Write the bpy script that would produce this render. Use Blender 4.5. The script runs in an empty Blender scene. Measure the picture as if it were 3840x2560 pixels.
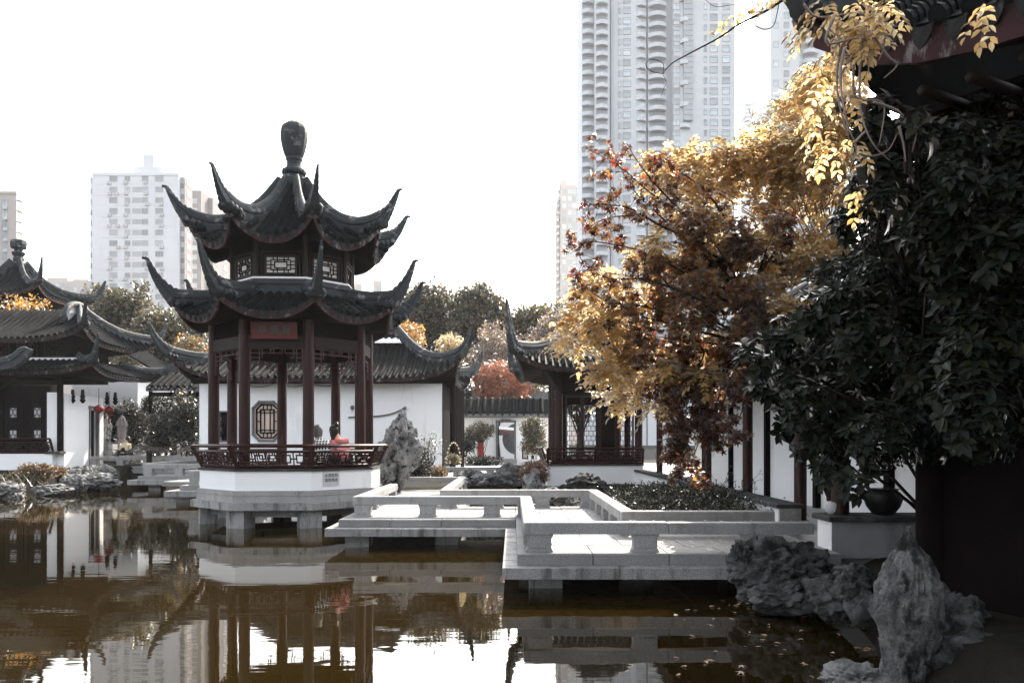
import bpy, bmesh, math, random
import numpy as np
from mathutils import Vector, Matrix, Euler, noise

random.seed(7)
rng = np.random.default_rng(7)
scene = bpy.context.scene
COL = scene.collection
R = math.radians
SX, SZ = Vector((1,0,0)), Vector((0,0,1))

# ------------------------------------------------------------------ camera
cam_data = bpy.data.cameras.new('camera')
cam_data.sensor_width = 36.0
cam_data.lens = 28.0
cam_data.shift_x = -0.0009
cam_data.shift_y = 0.0965
cam_data.clip_start = 0.1
cam_data.clip_end = 5000.0
cam = bpy.data.objects.new('camera', cam_data)
cam.location = (0.0, 0.0, 1.88)
cam.rotation_euler = (R(90), 0.0, 0.0)
COL.objects.link(cam)
scene.camera = cam

# ------------------------------------------------------------------ light
SUN_EL, SUN_AZ = 39.0, 22.0            # azimuth from +Y towards +X
world = bpy.data.worlds.new('World')
scene.world = world
world.use_nodes = True
nt = world.node_tree
nt.nodes.clear()
w_out = nt.nodes.new('ShaderNodeOutputWorld')
w_bg = nt.nodes.new('ShaderNodeBackground')
w_sky = nt.nodes.new('ShaderNodeTexSky')
w_sky.sky_type = 'NISHITA'
w_sky.sun_disc = False
w_sky.sun_elevation = R(SUN_EL)
w_sky.sun_rotation = R(SUN_AZ)
w_sky.air_density = 1.0
w_sky.dust_density = 4.0
w_sky.ozone_density = 1.0
w_hs = nt.nodes.new('ShaderNodeHueSaturation')
w_hs.inputs['Saturation'].default_value = 0.25
nt.links.new(w_sky.outputs[0], w_hs.inputs['Color'])
nt.links.new(w_hs.outputs[0], w_bg.inputs['Color'])
w_bg.inputs['Strength'].default_value = 0.12
nt.links.new(w_bg.outputs[0], w_out.inputs[0])

sun_data = bpy.data.lights.new('sun', 'SUN')
sun_data.energy = 2.4
sun_data.angle = R(0.55)
sun_data.color = (1.0, 0.89, 0.73)
sun = bpy.data.objects.new('sun', sun_data)
_sd = Vector((math.sin(R(SUN_AZ)) * math.cos(R(SUN_EL)), math.cos(R(SUN_AZ)) * math.cos(R(SUN_EL)), math.sin(R(SUN_EL))))
sun.rotation_euler = _sd.to_track_quat('Z', 'Y').to_euler()
sun.location = (20, 60, 60)
COL.objects.link(sun)

vs = scene.view_settings
vs.view_transform = 'Standard'
vs.look = 'None'
vs.exposure = 2.45
vs.gamma = 1.0
vs.use_curve_mapping = False
scene.render.engine = 'CYCLES'
cy = scene.cycles
cy.use_denoising = True
cy.denoiser = 'OPENIMAGEDENOISE'
cy.max_bounces = 6
cy.diffuse_bounces = 3
cy.glossy_bounces = 3
cy.transmission_bounces = 4
cy.transparent_max_bounces = 6
cy.volume_bounces = 1
cy.caustics_reflective = False
cy.caustics_refractive = False
cy.sample_clamp_indirect = 6.0

# ------------------------------------------------------------------ helpers
FPX, CXP, HYP, EYE = 1829.0, 1178.0, 1011.0, 1.88

def W(x, y, Y):
    """point at distance Y on the sight line through plate coordinates measured on the photograph"""
    return Vector(((x - CXP) / FPX * Y, Y, EYE - (y - HYP) / FPX * Y))

def WX(x, Y):
    return (x - CXP) / FPX * Y

def WZ(y, Y):
    return EYE - (y - HYP) / FPX * Y

def lerp(a, b, t):
    return a + (b - a) * t

def interp(tab, x):
    if x <= tab[0][0]:
        return tab[0][1]
    for (x0, y0), (x1, y1) in zip(tab, tab[1:]):
        if x <= x1:
            return y0 + (y1 - y0) * (x - x0) / (x1 - x0)
    return tab[-1][1]

def smooth_interp(tab, x):
    """Catmull-Rom through (x, y) knots"""
    n = len(tab)
    if x <= tab[0][0]:
        return tab[0][1]
    if x >= tab[-1][0]:
        return tab[-1][1]
    for i in range(n - 1):
        if x <= tab[i + 1][0]:
            x0, y0 = tab[i]
            x1, y1 = tab[i + 1]
            m0 = (y1 - y0) / (x1 - x0) if i == 0 else (y1 - tab[i - 1][1]) / (x1 - tab[i - 1][0])
            m1 = (y1 - y0) / (x1 - x0) if i == n - 2 else (tab[i + 2][1] - y0) / (tab[i + 2][0] - x0)
            h = x1 - x0
            t = (x - x0) / h
            return ((2*t**3 - 3*t*t + 1) * y0 + (t**3 - 2*t*t + t) * h * m0 + (-2*t**3 + 3*t*t) * y1 + (t**3 - t*t) * h * m1)

def spline(pts, n):
    """Catmull-Rom through points"""
    pts = [Vector(p) for p in pts]
    out = []
    for i in range(len(pts) - 1):
        p0 = pts[max(i - 1, 0)]; p1 = pts[i]; p2 = pts[i + 1]; p3 = pts[min(i + 2, len(pts) - 1)]
        for k in range(n):
            t = k / n
            out.append(0.5 * ((2 * p1) + (p2 - p0) * t + (2 * p0 - 5 * p1 + 4 * p2 - p3) * t * t + (3 * p1 - p0 - 3 * p2 + p3) * t ** 3))
    out.append(pts[-1])
    return out

class MB:
    """collects geometry for ONE mesh object (world coordinates)"""
    def __init__(s):
        s.v = []; s.f = []; s.mi = []; s.cur = 0
    def add(s, vs_, fs_):
        o = len(s.v)
        s.v.extend([tuple(p) for p in vs_])
        for f in fs_:
            s.f.append(tuple(i + o for i in f)); s.mi.append(s.cur)
        return s
    def box(s, lo, hi):
        (a, b, c), (d, e, f) = lo, hi
        return s.add([(a,b,c),(d,b,c),(d,e,c),(a,e,c),(a,b,f),(d,b,f),(d,e,f),(a,e,f)],
                     [(0,3,2,1),(4,5,6,7),(0,1,5,4),(1,2,6,5),(2,3,7,6),(3,0,4,7)])
    def cbox(s, lo, hi, c=0.012):
        """box with chamfered top and vertical edges"""
        (x0,y0,z0),(x1,y1,z1) = lo, hi
        def ring(i, z):
            return [(x0+i+c,y0+i,z),(x1-i-c,y0+i,z),(x1-i,y0+i+c,z),(x1-i,y1-i-c,z),(x1-i-c,y1-i,z),(x0+i+c,y1-i,z),(x0+i,y1-i-c,z),(x0+i,y0+i+c,z)]
        v = ring(0, z0) + ring(0, z1 - c) + ring(c, z1)
        f = [tuple(reversed(range(8)))]
        for k in range(2):
            for i in range(8):
                j = (i + 1) % 8
                f.append((k*8+i, k*8+j, k*8+8+j, k*8+8+i))
        f.append(tuple(range(16, 24)))
        return s.add(v, f)
    def obox(s, c, ex, ey, ez):
        """box given centre and three half-axis vectors"""
        c, ex, ey, ez = map(Vector, (c, ex, ey, ez))
        v = [c + i*ex + j*ey + k*ez for k in (-1,1) for j in (-1,1) for i in (-1,1)]
        return s.add(v, [(0,2,3,1),(4,5,7,6),(0,1,5,4),(1,3,7,5),(3,2,6,7),(2,0,4,6)])
    def bar(s, a, b, w, h, up=(0,0,1)):
        a, b = Vector(a), Vector(b)
        d = b - a
        if d.length < 1e-6: return s
        t = d.normalized()
        up = Vector(up)
        sd = t.cross(up)
        if sd.length < 1e-4: sd = t.cross(Vector((1,0,0)))
        sd.normalize(); u = sd.cross(t)
        return s.obox((a+b)/2, d/2, sd*w/2, u*h/2)
    def tube(s, pts, r, n=6, cap=True):
        pts = [Vector(p) for p in pts]
        m = len(pts)
        rs = r if isinstance(r, (list, tuple)) else [r]*m
        vs_ = []; fs_ = []
        ref = None
        for i, p in enumerate(pts):
            t = (pts[min(i+1,m-1)] - pts[max(i-1,0)])
            t = t.normalized() if t.length > 1e-9 else Vector((0,0,1))
            if ref is None:
                ref = t.orthogonal().normalized()
            ref = ref - t * ref.dot(t)
            ref = ref.normalized() if ref.length > 1e-6 else t.orthogonal().normalized()
            b = t.cross(ref)
            for k in range(n):
                a = 2*math.pi*k/n
                vs_.append(p + rs[i]*(math.cos(a)*ref + math.sin(a)*b))
        for i in range(m-1):
            for k in range(n):
                j = (k+1) % n
                fs_.append((i*n+k, i*n+j, (i+1)*n+j, (i+1)*n+k))
        if cap:
            fs_.append(tuple(reversed(range(n)))); fs_.append(tuple(range((m-1)*n, m*n)))
        return s.add(vs_, fs_)
    def sweep(s, pts, prof, scales, cap=True):
        """profile [(lateral, vertical)] carried along a path lying in a vertical plane"""
        pts = [Vector(p) for p in pts]; m = len(pts); n = len(prof)
        vs_ = []; fs_ = []
        d = pts[-1] - pts[0]; d.z = 0
        side = Vector((d.y, -d.x, 0)).normalized()
        for i, p in enumerate(pts):
            t = (pts[min(i+1,m-1)] - pts[max(i-1,0)]).normalized()
            u = side.cross(t).normalized()
            sc = scales[i]
            sw, sh = sc if isinstance(sc, tuple) else (sc, sc)
            for (a, b) in prof:
                vs_.append(p + side*a*sw + u*b*sh)
        for i in range(m-1):
            for k in range(n):
                j = (k+1) % n
                fs_.append((i*n+k, i*n+j, (i+1)*n+j, (i+1)*n+k))
        if cap:
            fs_.append(tuple(reversed(range(n)))); fs_.append(tuple(range((m-1)*n, m*n)))
        return s.add(vs_, fs_)
    def lathe(s, prof, n, c, phase=0.0, sx=1.0, sy=1.0):
        c = Vector(c); vs_ = []; fs_ = []; m = len(prof)
        for (r, z) in prof:
            for k in range(n):
                a = phase + 2*math.pi*k/n
                vs_.append((c.x + r*math.cos(a)*sx, c.y + r*math.sin(a)*sy, c.z + z))
        for i in range(m-1):
            for k in range(n):
                j = (k+1) % n
                fs_.append((i*n+k, i*n+j, (i+1)*n+j, (i+1)*n+k))
        fs_.append(tuple(reversed(range(n)))); fs_.append(tuple(range((m-1)*n, m*n)))
        return s.add(vs_, fs_)
    def prism(s, poly, z0, z1):
        n = len(poly)
        v = [(x,y,z0) for x,y in poly] + [(x,y,z1) for x,y in poly]
        f = [tuple(reversed(range(n))), tuple(range(n,2*n))]
        for i in range(n):
            j = (i+1) % n
            f.append((i,j,n+j,n+i))
        return s.add(v, f)
    def grid(s, P, nu, nv):
        """P[i][j] points, quads"""
        vs_ = [P[i][j] for i in range(nu) for j in range(nv)]
        fs_ = [(i*nv+j, (i+1)*nv+j, (i+1)*nv+j+1, i*nv+j+1) for i in range(nu-1) for j in range(nv-1)]
        return s.add(vs_, fs_)
    def mesh(s, name, mats, origin=(0,0,0), smooth=False):
        me = bpy.data.meshes.new(name)
        o = Vector(origin)
        me.from_pydata([(x-o.x, y-o.y, z-o.z) for x,y,z in s.v], [], s.f)
        for m in (mats if isinstance(mats, (list, tuple)) else [mats]):
            me.materials.append(m)
        if any(s.mi):
            me.polygons.foreach_set('material_index', s.mi)
        if smooth:
            me.polygons.foreach_set('use_smooth', [True]*len(s.f))
        me.update()
        return me

def root_of(o):
    while o.parent is not None:
        o = o.parent
    return o

def tag(o, label=None, cat=None, group=None, kind=None):
    if label: o['label'] = label
    if cat: o['category'] = cat
    if group: o['group'] = group
    if kind: o['kind'] = kind
    return o

def thing(name, label, cat, loc, group=None):
    o = bpy.data.objects.new(name, None)
    o.empty_display_size = 0.2
    o.location = loc
    COL.objects.link(o)
    return tag(o, label, cat, group)

def put(name, mb, mats, parent=None, smooth=False, kind=None, flat_angle=None):
    """one mesh object out of a builder; under a thing its vertices become local to that thing"""
    org = root_of(parent).location if parent is not None else Vector((0,0,0))
    me = mb.mesh(name, mats, org, smooth) if isinstance(mb, MB) else mb
    o = bpy.data.objects.new(name, me)
    if parent is not None:
        o.parent = parent
    if kind: o['kind'] = kind
    COL.objects.link(o)
    if flat_angle is not None:
        auto_smooth(me, flat_angle)
    return o

def auto_smooth(me, ang):
    """smooth shading with sharp edges above an angle"""
    bm = bmesh.new(); bm.from_mesh(me)
    for e in bm.edges:
        e.smooth = not (len(e.link_faces) == 2 and e.calc_face_angle(0) > ang)
    for f in bm.faces: f.smooth = True
    bm.to_mesh(me); bm.free()

def inst(name, me, parent, loc, rot=None, scale=None, kind=None):
    """an object sharing a mesh; loc in world coordinates, parent (chain) unrotated"""
    o = bpy.data.objects.new(name, me)
    loc = Vector(loc)
    if parent is not None:
        o.parent = parent
        p = parent; acc = Vector((0,0,0))
        while p is not None:
            acc += p.location; p = p.parent
        loc = loc - acc
    o.location = loc
    if rot is not None:
        o.rotation_euler = rot.to_euler() if isinstance(rot, Matrix) else rot
    if scale is not None:
        o.scale = scale if isinstance(scale, (tuple, list, Vector)) else (scale,)*3
    if kind: o['kind'] = kind
    COL.objects.link(o)
    return o

def frame_rot(ex, ey, ez):
    return Matrix((ex, ey, ez)).transposed()

def copy_tree(o, parent=None):
    c = o.copy()
    COL.objects.link(c)
    if parent is not None: c.parent = parent
    for ch in list(o.children):
        copy_tree(ch, c)
    return c
# ------------------------------------------------------------------ materials
def new_mat(name):
    m = bpy.data.materials.new(name)
    m.use_nodes = True
    m.node_tree.nodes.clear()
    return m

class N:
    """tiny node-tree writer"""
    def __init__(s, m):
        s.t = m.node_tree
    def n(s, typ, **kw):
        nd = s.t.nodes.new(typ)
        for k, v in kw.items():
            if k.startswith('i_'):
                nd.inputs[k[2:].replace('_', ' ')].default_value = v
            else:
                setattr(nd, k, v)
        return nd
    def l(s, a, b):
        s.t.links.new(a, b)
    def coord(s, scale=(1,1,1), kind='geo'):
        if kind == 'geo':
            src = s.n('ShaderNodeNewGeometry').outputs['Position']
        else:
            src = s.n('ShaderNodeTexCoord').outputs['Object']
        mp = s.n('ShaderNodeMapping')
        mp.inputs['Scale'].default_value = scale
        s.l(src, mp.inputs['Vector'])
        return mp.outputs[0]
    def noise(s, vec, scale, detail=4, rough=0.55):
        nd = s.n('ShaderNodeTexNoise')
        nd.inputs['Scale'].default_value = scale
        nd.inputs['Detail'].default_value = detail
        nd.inputs['Roughness'].default_value = rough
        s.l(vec, nd.inputs['Vector'])
        return nd.outputs['Fac']
    def ramp(s, fac, stops):
        nd = s.n('ShaderNodeValToRGB')
        el = nd.color_ramp.elements
        while len(el) > 1: el.remove(el[0])
        el[0].position = stops[0][0]; el[0].color = (*stops[0][1], 1)
        for p, c in stops[1:]:
            e = el.new(p); e.color = (*c, 1)
        s.l(fac, nd.inputs[0])
        return nd.outputs[0]
    def mix(s, fac, a, b, mode='MIX'):
        nd = s.n('ShaderNodeMix', data_type='RGBA', blend_type=mode)
        for sock, v in ((nd.inputs[0], fac), (nd.inputs[6], a), (nd.inputs[7], b)):
            if isinstance(v, (int, float)): sock.default_value = v
            elif isinstance(v, tuple): sock.default_value = (*v, 1)
            else: s.l(v, sock)
        return nd.outputs[2]
    def bump(s, h, strength, dist=0.02):
        nd = s.n('ShaderNodeBump')
        nd.inputs['Strength'].default_value = strength
        nd.inputs['Distance'].default_value = dist
        s.l(h, nd.inputs['Height'])
        return nd.outputs[0]
    def principled(s, color, rough=0.7, spec=0.3, bump=None):
        p = s.n('ShaderNodeBsdfPrincipled')
        if isinstance(color, tuple): p.inputs['Base Color'].default_value = (*color, 1)
        else: s.l(color, p.inputs['Base Color'])
        if isinstance(rough, (int, float)): p.inputs['Roughness'].default_value = rough
        else: s.l(rough, p.inputs['Roughness'])
        p.inputs['Specular IOR Level'].default_value = spec
        if bump is not None: s.l(bump, p.inputs['Normal'])
        return p
    def out(s, sh):
        o = s.n('ShaderNodeOutputMaterial')
        s.l(sh, o.inputs['Surface'])

def worn(name, c0, c1, scale=3.0, stain=None, stain_lo=0.55, stain_hi=0.7, stain_scale=(2,2,2), rough=0.7, spec=0.3,
         grain=0.0, grain_scale=120, bump=0.25, bump_scale=25, bdist=0.015):
    m = new_mat(name); k = N(m)
    v = k.coord()
    col = k.ramp(k.noise(v, scale, 6), [(0.3, c0), (0.7, c1)])
    if grain:
        g = k.ramp(k.noise(v, grain_scale, 2, 0.7), [(0.35, (1-grain,)*3), (0.65, (1+grain*0.5,)*3)])
        col = k.mix(1.0, col, g, 'MULTIPLY')
    if stain:
        f = k.ramp(k.noise(k.coord(stain_scale), 1.0, 8, 0.65), [(stain_lo, (0,0,0)), (stain_hi, (1,1,1))])
        col = k.mix(f, col, stain)
    b = k.bump(k.noise(v, bump_scale, 6, 0.65), bump, bdist)
    k.out(k.principled(col, rough, spec, b).outputs[0])
    return m

M = {}
M['granite'] = worn('granite', (0.27,0.27,0.27), (0.38,0.375,0.37), 1.3, stain=(0.10,0.098,0.095), stain_lo=0.54, stain_hi=0.80,
                    stain_scale=(4.5,4.5,1.0), grain=0.42, grain_scale=90, bump=0.15, bump_scale=60, rough=0.75)
M['granite_wet'] = worn('granite_stained', (0.22,0.22,0.22), (0.34,0.335,0.33), 1.3, stain=(0.05,0.05,0.046), stain_lo=0.5, stain_hi=0.68,
                    stain_scale=(6,6,0.9), grain=0.42, grain_scale=90, bump=0.2, bump_scale=60, rough=0.75)
M['plaster_shaded'] = worn('plaster_shaded', (0.26,0.27,0.275), (0.36,0.365,0.37), 1.4, stain=(0.16,0.165,0.16), stain_lo=0.5, stain_hi=0.75,  # front of the low wall: tree shade put into the plaster colour
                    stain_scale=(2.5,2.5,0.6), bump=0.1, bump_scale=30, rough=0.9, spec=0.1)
M['granite_deck_dimmed'] = worn('granite_deck_dimmed', (0.20,0.2,0.2), (0.27,0.268,0.265), 1.3, stain=(0.15,0.148,0.145), stain_lo=0.56, stain_hi=0.78,  # same granite as the bridge, darkened in colour against the sun on it
                    stain_scale=(1.6,1.6,1.1), grain=0.3, grain_scale=90, bump=0.12, bump_scale=60, rough=0.8)
M['rock_mid'] = worn('bank_stone', (0.075,0.075,0.075), (0.24,0.24,0.235), 2.6, stain=(0.028,0.028,0.027), stain_lo=0.48, stain_hi=0.66,
                    stain_scale=(4,4,5), grain=0.25, grain_scale=60, rough=0.85, bump=0.6, bump_scale=18, bdist=0.04)
M['granite_dark'] = worn('granite_dark', (0.19,0.19,0.19), (0.28,0.28,0.275), 1.5, stain=(0.08,0.08,0.075), stain_lo=0.5, stain_hi=0.75,
                    stain_scale=(3,3,1.2), grain=0.45, grain_scale=90, bump=0.2, bump_scale=60, rough=0.8)
M['plaster'] = worn('plaster', (0.84,0.85,0.86), (0.88,0.885,0.89), 0.9, stain=(0.56,0.55,0.53), stain_lo=0.58, stain_hi=0.85,
                    stain_scale=(2.2,2.2,0.3), bump=0.06, bump_scale=30, rough=0.85, spec=0.15)
M['plaster_stained'] = worn('plaster_stained', (0.84,0.845,0.85), (0.88,0.88,0.88), 0.9, stain=(0.5,0.37,0.35), stain_lo=0.58, stain_hi=0.8,
                    stain_scale=(0.6,0.6,0.9), bump=0.1, bump_scale=30, rough=0.85, spec=0.15)
M['coping'] = worn('coping', (0.022,0.025,0.026), (0.045,0.048,0.048), 4, stain=(0.16,0.16,0.15), stain_lo=0.6, stain_hi=0.8,
                    stain_scale=(4,4,4), rough=0.8, bump=0.3)
M['tile'] = worn('roof_tile_clay', (0.0065,0.008,0.009), (0.0145,0.0165,0.018), 2.2, stain=(0.055,0.052,0.044), stain_lo=0.6, stain_hi=0.8,
                    stain_scale=(3,3,3), rough=0.75, spec=0.08, bump=0.35, bump_scale=40)
M['tile_edge'] = worn('roof_tile_edge', (0.011,0.0135,0.015), (0.026,0.029,0.030), 5, stain=(0.13,0.13,0.125), stain_lo=0.56, stain_hi=0.75,
                    stain_scale=(7,7,7), rough=0.65, spec=0.35, bump=0.5, bump_scale=45)
M['ridge'] = worn('ridge_mortar', (0.017,0.021,0.0235), (0.034,0.040,0.043), 2.5, stain=(0.26,0.26,0.25), stain_lo=0.56, stain_hi=0.70,
                    stain_scale=(3.2,3.2,4.5), rough=0.7, spec=0.3, bump=0.3, bump_scale=35)
M['fascia'] = worn('fascia_paint', (0.045,0.010,0.012), (0.028,0.009,0.010), 4, stain=(0.22,0.2,0.195), stain_lo=0.56, stain_hi=0.66,
                    stain_scale=(6,6,2.2), rough=0.75, bump=0.3)
M['red_wood'] = worn('red_wood', (0.030,0.0065,0.0062), (0.018,0.0052,0.0052), 3, stain=(0.075,0.042,0.036), stain_lo=0.58, stain_hi=0.75,
                    stain_scale=(9,9,1.2), rough=0.5, spec=0.22, bump=0.15, bump_scale=30)
M['dark_wood'] = worn('dark_wood', (0.004,0.0034,0.0036), (0.008,0.005,0.005), 4, rough=0.85, spec=0.05, bump=0.2, bump_scale=30)
M['brown_wood'] = worn('brown_wood', (0.022,0.013,0.011), (0.013,0.008,0.0075), 4, rough=0.65, spec=0.18, bump=0.2, bump_scale=30)
M['rock'] = worn('garden_rock', (0.15,0.15,0.15), (0.40,0.40,0.39), 4.0, stain=(0.03,0.03,0.029), stain_lo=0.52, stain_hi=0.60,  # dark spots imitate the shade inside pits by colour
                    stain_scale=(7,7,7), grain=0.25, grain_scale=60, rough=0.85, bump=0.6, bump_scale=18, bdist=0.04)
M['rock_dark'] = worn('shore_rock', (0.022,0.024,0.025), (0.12,0.121,0.12), 4.5, stain=(0.012,0.013,0.013), stain_lo=0.48, stain_hi=0.6,
                    stain_scale=(5,5,5), grain=0.25, grain_scale=60, rough=0.85, bump=0.7, bump_scale=16, bdist=0.05)
M['rock_stand'] = worn('standing_rock', (0.05,0.051,0.052), (0.22,0.22,0.216), 5.5, stain=(0.02,0.021,0.021), stain_lo=0.49, stain_hi=0.6,
                    stain_scale=(6,6,5), grain=0.3, grain_scale=60, rough=0.85, bump=1.0, bump_scale=26, bdist=0.04)
M['soil'] = worn('garden_soil', (0.008,0.0072,0.006), (0.018,0.016,0.0125), 1.2, stain=(0.02,0.022,0.012), stain_lo=0.5, stain_hi=0.7,
                    stain_scale=(0.8,0.8,0.8), rough=0.95, spec=0.1, bump=0.6, bump_scale=6, bdist=0.06)
M['paving'] = worn('paving', (0.36,0.35,0.34), (0.45,0.44,0.43), 0.8, rough=0.85, grain=0.2, bump=0.1)
M['bark'] = worn('bark', (0.016,0.012,0.010), (0.035,0.027,0.021), 8, rough=0.9, spec=0.15, bump=0.6, bump_scale=25)
M['pale_vine'] = worn('pale_vine', (0.22,0.18,0.16), (0.35,0.29,0.26), 10, rough=0.8, spec=0.2)
M['paper'] = worn('window_paper', (0.62,0.58,0.54), (0.68,0.64,0.6), 1.0, rough=0.9, spec=0.1, bump=0.02)
M['tan_panel'] = worn('tan_panel', (0.66,0.52,0.45), (0.70,0.56,0.49), 1.0, rough=0.9, spec=0.1, bump=0.02)
M['grey_paint'] = worn('grey_paint', (0.10,0.11,0.115), (0.14,0.15,0.155), 4, rough=0.6)
M['orange_board'] = worn('orange_board', (0.11,0.026,0.014), (0.07,0.02,0.012), 6, rough=0.6, bump=0.1)
M['red_post'] = worn('red_post', (0.30,0.04,0.022), (0.24,0.035,0.02), 5, rough=0.6)
M['maroon'] = worn('maroon', (0.05,0.008,0.010), (0.04,0.007,0.009), 5, rough=0.5)
M['glyph_green'] = worn('glyph_green', (0.05,0.085,0.09), (0.07,0.1,0.105), 30, rough=0.6)
M['white_paint'] = worn('white_paint', (0.7,0.7,0.7), (0.78,0.78,0.78), 8, rough=0.6, bump=0.02)
M['black_ink'] = worn('black_ink', (0.02,0.02,0.022), (0.03,0.03,0.032), 8, rough=0.6, bump=0.02)
M['red_cloth'] = worn('red_cloth', (0.17,0.008,0.010), (0.12,0.006,0.008), 9, rough=0.7)
M['clay_pot'] = worn('clay_pot', (0.005,0.005,0.005), (0.009,0.008,0.008), 9, rough=0.5)
M['white_pot'] = worn('white_pot', (0.5,0.5,0.5), (0.6,0.6,0.6), 9, rough=0.4)
M['canvas'] = worn('canvas', (0.2,0.19,0.19), (0.27,0.255,0.255), 5, rough=0.9)
# towers: walls made paler, distance haze put into their colour
M['conc_white'] = worn('tower_white_hazed', (0.62,0.64,0.66), (0.67,0.685,0.7), 0.06, stain=(0.55,0.57,0.59), stain_lo=0.55, stain_hi=0.8,
                    stain_scale=(0.35,0.35,0.05), rough=0.9, spec=0.1, bump=0.0)
M['conc_beige'] = worn('tower_beige', (0.46,0.41,0.38), (0.52,0.47,0.44), 0.06, rough=0.9, spec=0.1, bump=0.0)
M['conc_grey'] = worn('tower_grey_hazed', (0.62,0.635,0.65), (0.67,0.68,0.695), 0.05, stain=(0.56,0.575,0.59), stain_lo=0.5, stain_hi=0.8,
                    stain_scale=(0.2,0.2,0.03), rough=0.9, spec=0.1, bump=0.0)
M['conc_side_dimmed'] = worn('tower_side_dimmed', (0.20,0.185,0.178), (0.225,0.207,0.2), 0.06, rough=0.9, spec=0.1, bump=0.0)  # beige panels, colour also darkened to offset sun on the side faces
M['lattice_brown'] = worn('lattice_brown', (0.085,0.05,0.045), (0.06,0.036,0.033), 6, rough=0.6, spec=0.2, bump=0.1)
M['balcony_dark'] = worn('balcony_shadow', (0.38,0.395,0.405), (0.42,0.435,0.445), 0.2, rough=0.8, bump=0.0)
M['ac_white'] = worn('ac_white', (0.5,0.5,0.5), (0.6,0.6,0.6), 0.5, rough=0.6, bump=0.0)
M['win_frame'] = worn('window_frame_metal', (0.35,0.36,0.37), (0.42,0.43,0.44), 0.5, rough=0.5, bump=0.0)
def glass_mat(name, c, rough=0.12):
    m = new_mat(name); k = N(m)
    rnd = k.n('ShaderNodeObjectInfo').outputs['Random']
    col = k.ramp(rnd, [(0.0, tuple(x*0.7 for x in c)), (0.5, c), (1.0, tuple(min(1, x*1.5) for x in c))])
    p = k.principled(col, rough, 0.5)
    k.out(p.outputs[0])
    return m
M['glass'] = glass_mat('window_glass_hazed', (0.32,0.35,0.365), .4)  # panes lightened too, haze contrast loss put into the glass colour
M['glass_green'] = glass_mat('window_glass_green_hazed', (0.46,0.51,0.525), .4)

def leaf_mat(name, cols, trans=0.45, gloss=0.12, rough=0.4, noise_var=0.0, tcols=None):
    """cols: ramp over a random value per leaf; translucent so that back light glows through"""
    m = new_mat(name); k = N(m)
    g = k.n('ShaderNodeNewGeometry')
    oi = k.n('ShaderNodeObjectInfo')
    ad = k.n('ShaderNodeMath', operation='ADD')
    k.l(g.outputs['Random Per Island'], ad.inputs[0]); k.l(oi.outputs['Random'], ad.inputs[1])
    fr = k.n('ShaderNodeMath', operation='FRACT'); k.l(ad.outputs[0], fr.inputs[0])
    n = len(cols)
    col = k.ramp(fr.outputs[0], [(i/(n-1) if n > 1 else 0, c) for i, c in enumerate(cols)])
    if tcols:
        tc = k.ramp(fr.outputs[0], [(i/(len(tcols)-1), c) for i, c in enumerate(tcols)])
    else:
        tc = k.mix(1.0, col, (1.6, 1.5, 1.1), 'MULTIPLY')
    df = k.n('ShaderNodeBsdfDiffuse'); k.l(col, df.inputs['Color'])
    tr = k.n('ShaderNodeBsdfTranslucent'); k.l(tc, tr.inputs['Color'])
    mx = k.n('ShaderNodeMixShader'); mx.inputs[0].default_value = trans
    k.l(df.outputs[0], mx.inputs[1]); k.l(tr.outputs[0], mx.inputs[2])
    gl = k.n('ShaderNodeBsdfGlossy'); gl.inputs['Roughness'].default_value = rough
    gl.inputs['Color'].default_value = (0.8, 0.8, 0.8, 1)
    fz = k.n('ShaderNodeFresnel'); fz.inputs['IOR'].default_value = 1.0 + gloss * 4
    m2 = k.n('ShaderNodeMixShader'); k.l(fz.outputs[0], m2.inputs[0])
    k.l(mx.outputs[0], m2.inputs[1]); k.l(gl.outputs[0], m2.inputs[2])
    k.out(m2.outputs[0])
    return m
M['lf_evergreen'] = leaf_mat('leaf_evergreen', [(0.006,0.010,0.0075),(0.011,0.016,0.011),(0.007,0.012,0.009),(0.022,0.022,0.010),(0.008,0.012,0.009),(0.013,0.017,0.012)], 0.15, 0.055, 0.32)
M['lf_camphor'] = leaf_mat('leaf_camphor', [(0.036,0.044,0.028),(0.056,0.06,0.035),(0.10,0.078,0.036),(0.04,0.047,0.032),(0.15,0.105,0.045)], 0.42, 0.06, 0.5)
M['lf_olive'] = leaf_mat('leaf_olive', [(0.09,0.085,0.045),(0.16,0.12,0.05),(0.07,0.075,0.045),(0.2,0.14,0.05)], 0.4, 0.1, 0.45)
M['lf_yellow'] = leaf_mat('leaf_yellow', [(0.48,0.29,0.085),(0.55,0.36,0.12),(0.36,0.2,0.055),(0.6,0.44,0.19),(0.42,0.27,0.07)], 0.58, 0.06, 0.5,
                          tcols=[(0.88,0.6,0.25),(0.92,0.7,0.36),(0.78,0.44,0.14),(0.95,0.82,0.52),(0.85,0.62,0.22)])
M['lf_amber'] = leaf_mat('leaf_amber', [(0.12,0.05,0.02),(0.2,0.095,0.03),(0.07,0.03,0.017),(0.28,0.15,0.05),(0.15,0.04,0.022)], 0.5, 0.06, 0.45,
                          tcols=[(0.5,0.2,0.06),(0.7,0.36,0.1),(0.32,0.12,0.05),(0.85,0.52,0.18),(0.5,0.11,0.06)])
M['lf_gold'] = leaf_mat('leaf_gold', [(0.4,0.22,0.05),(0.45,0.25,0.06),(0.35,0.17,0.04)], 0.5, 0.08, 0.45)
M['lf_cream'] = leaf_mat('leaf_cream', [(0.5,0.4,0.24),(0.55,0.46,0.3),(0.45,0.33,0.18)], 0.5, 0.08, 0.45)
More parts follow.
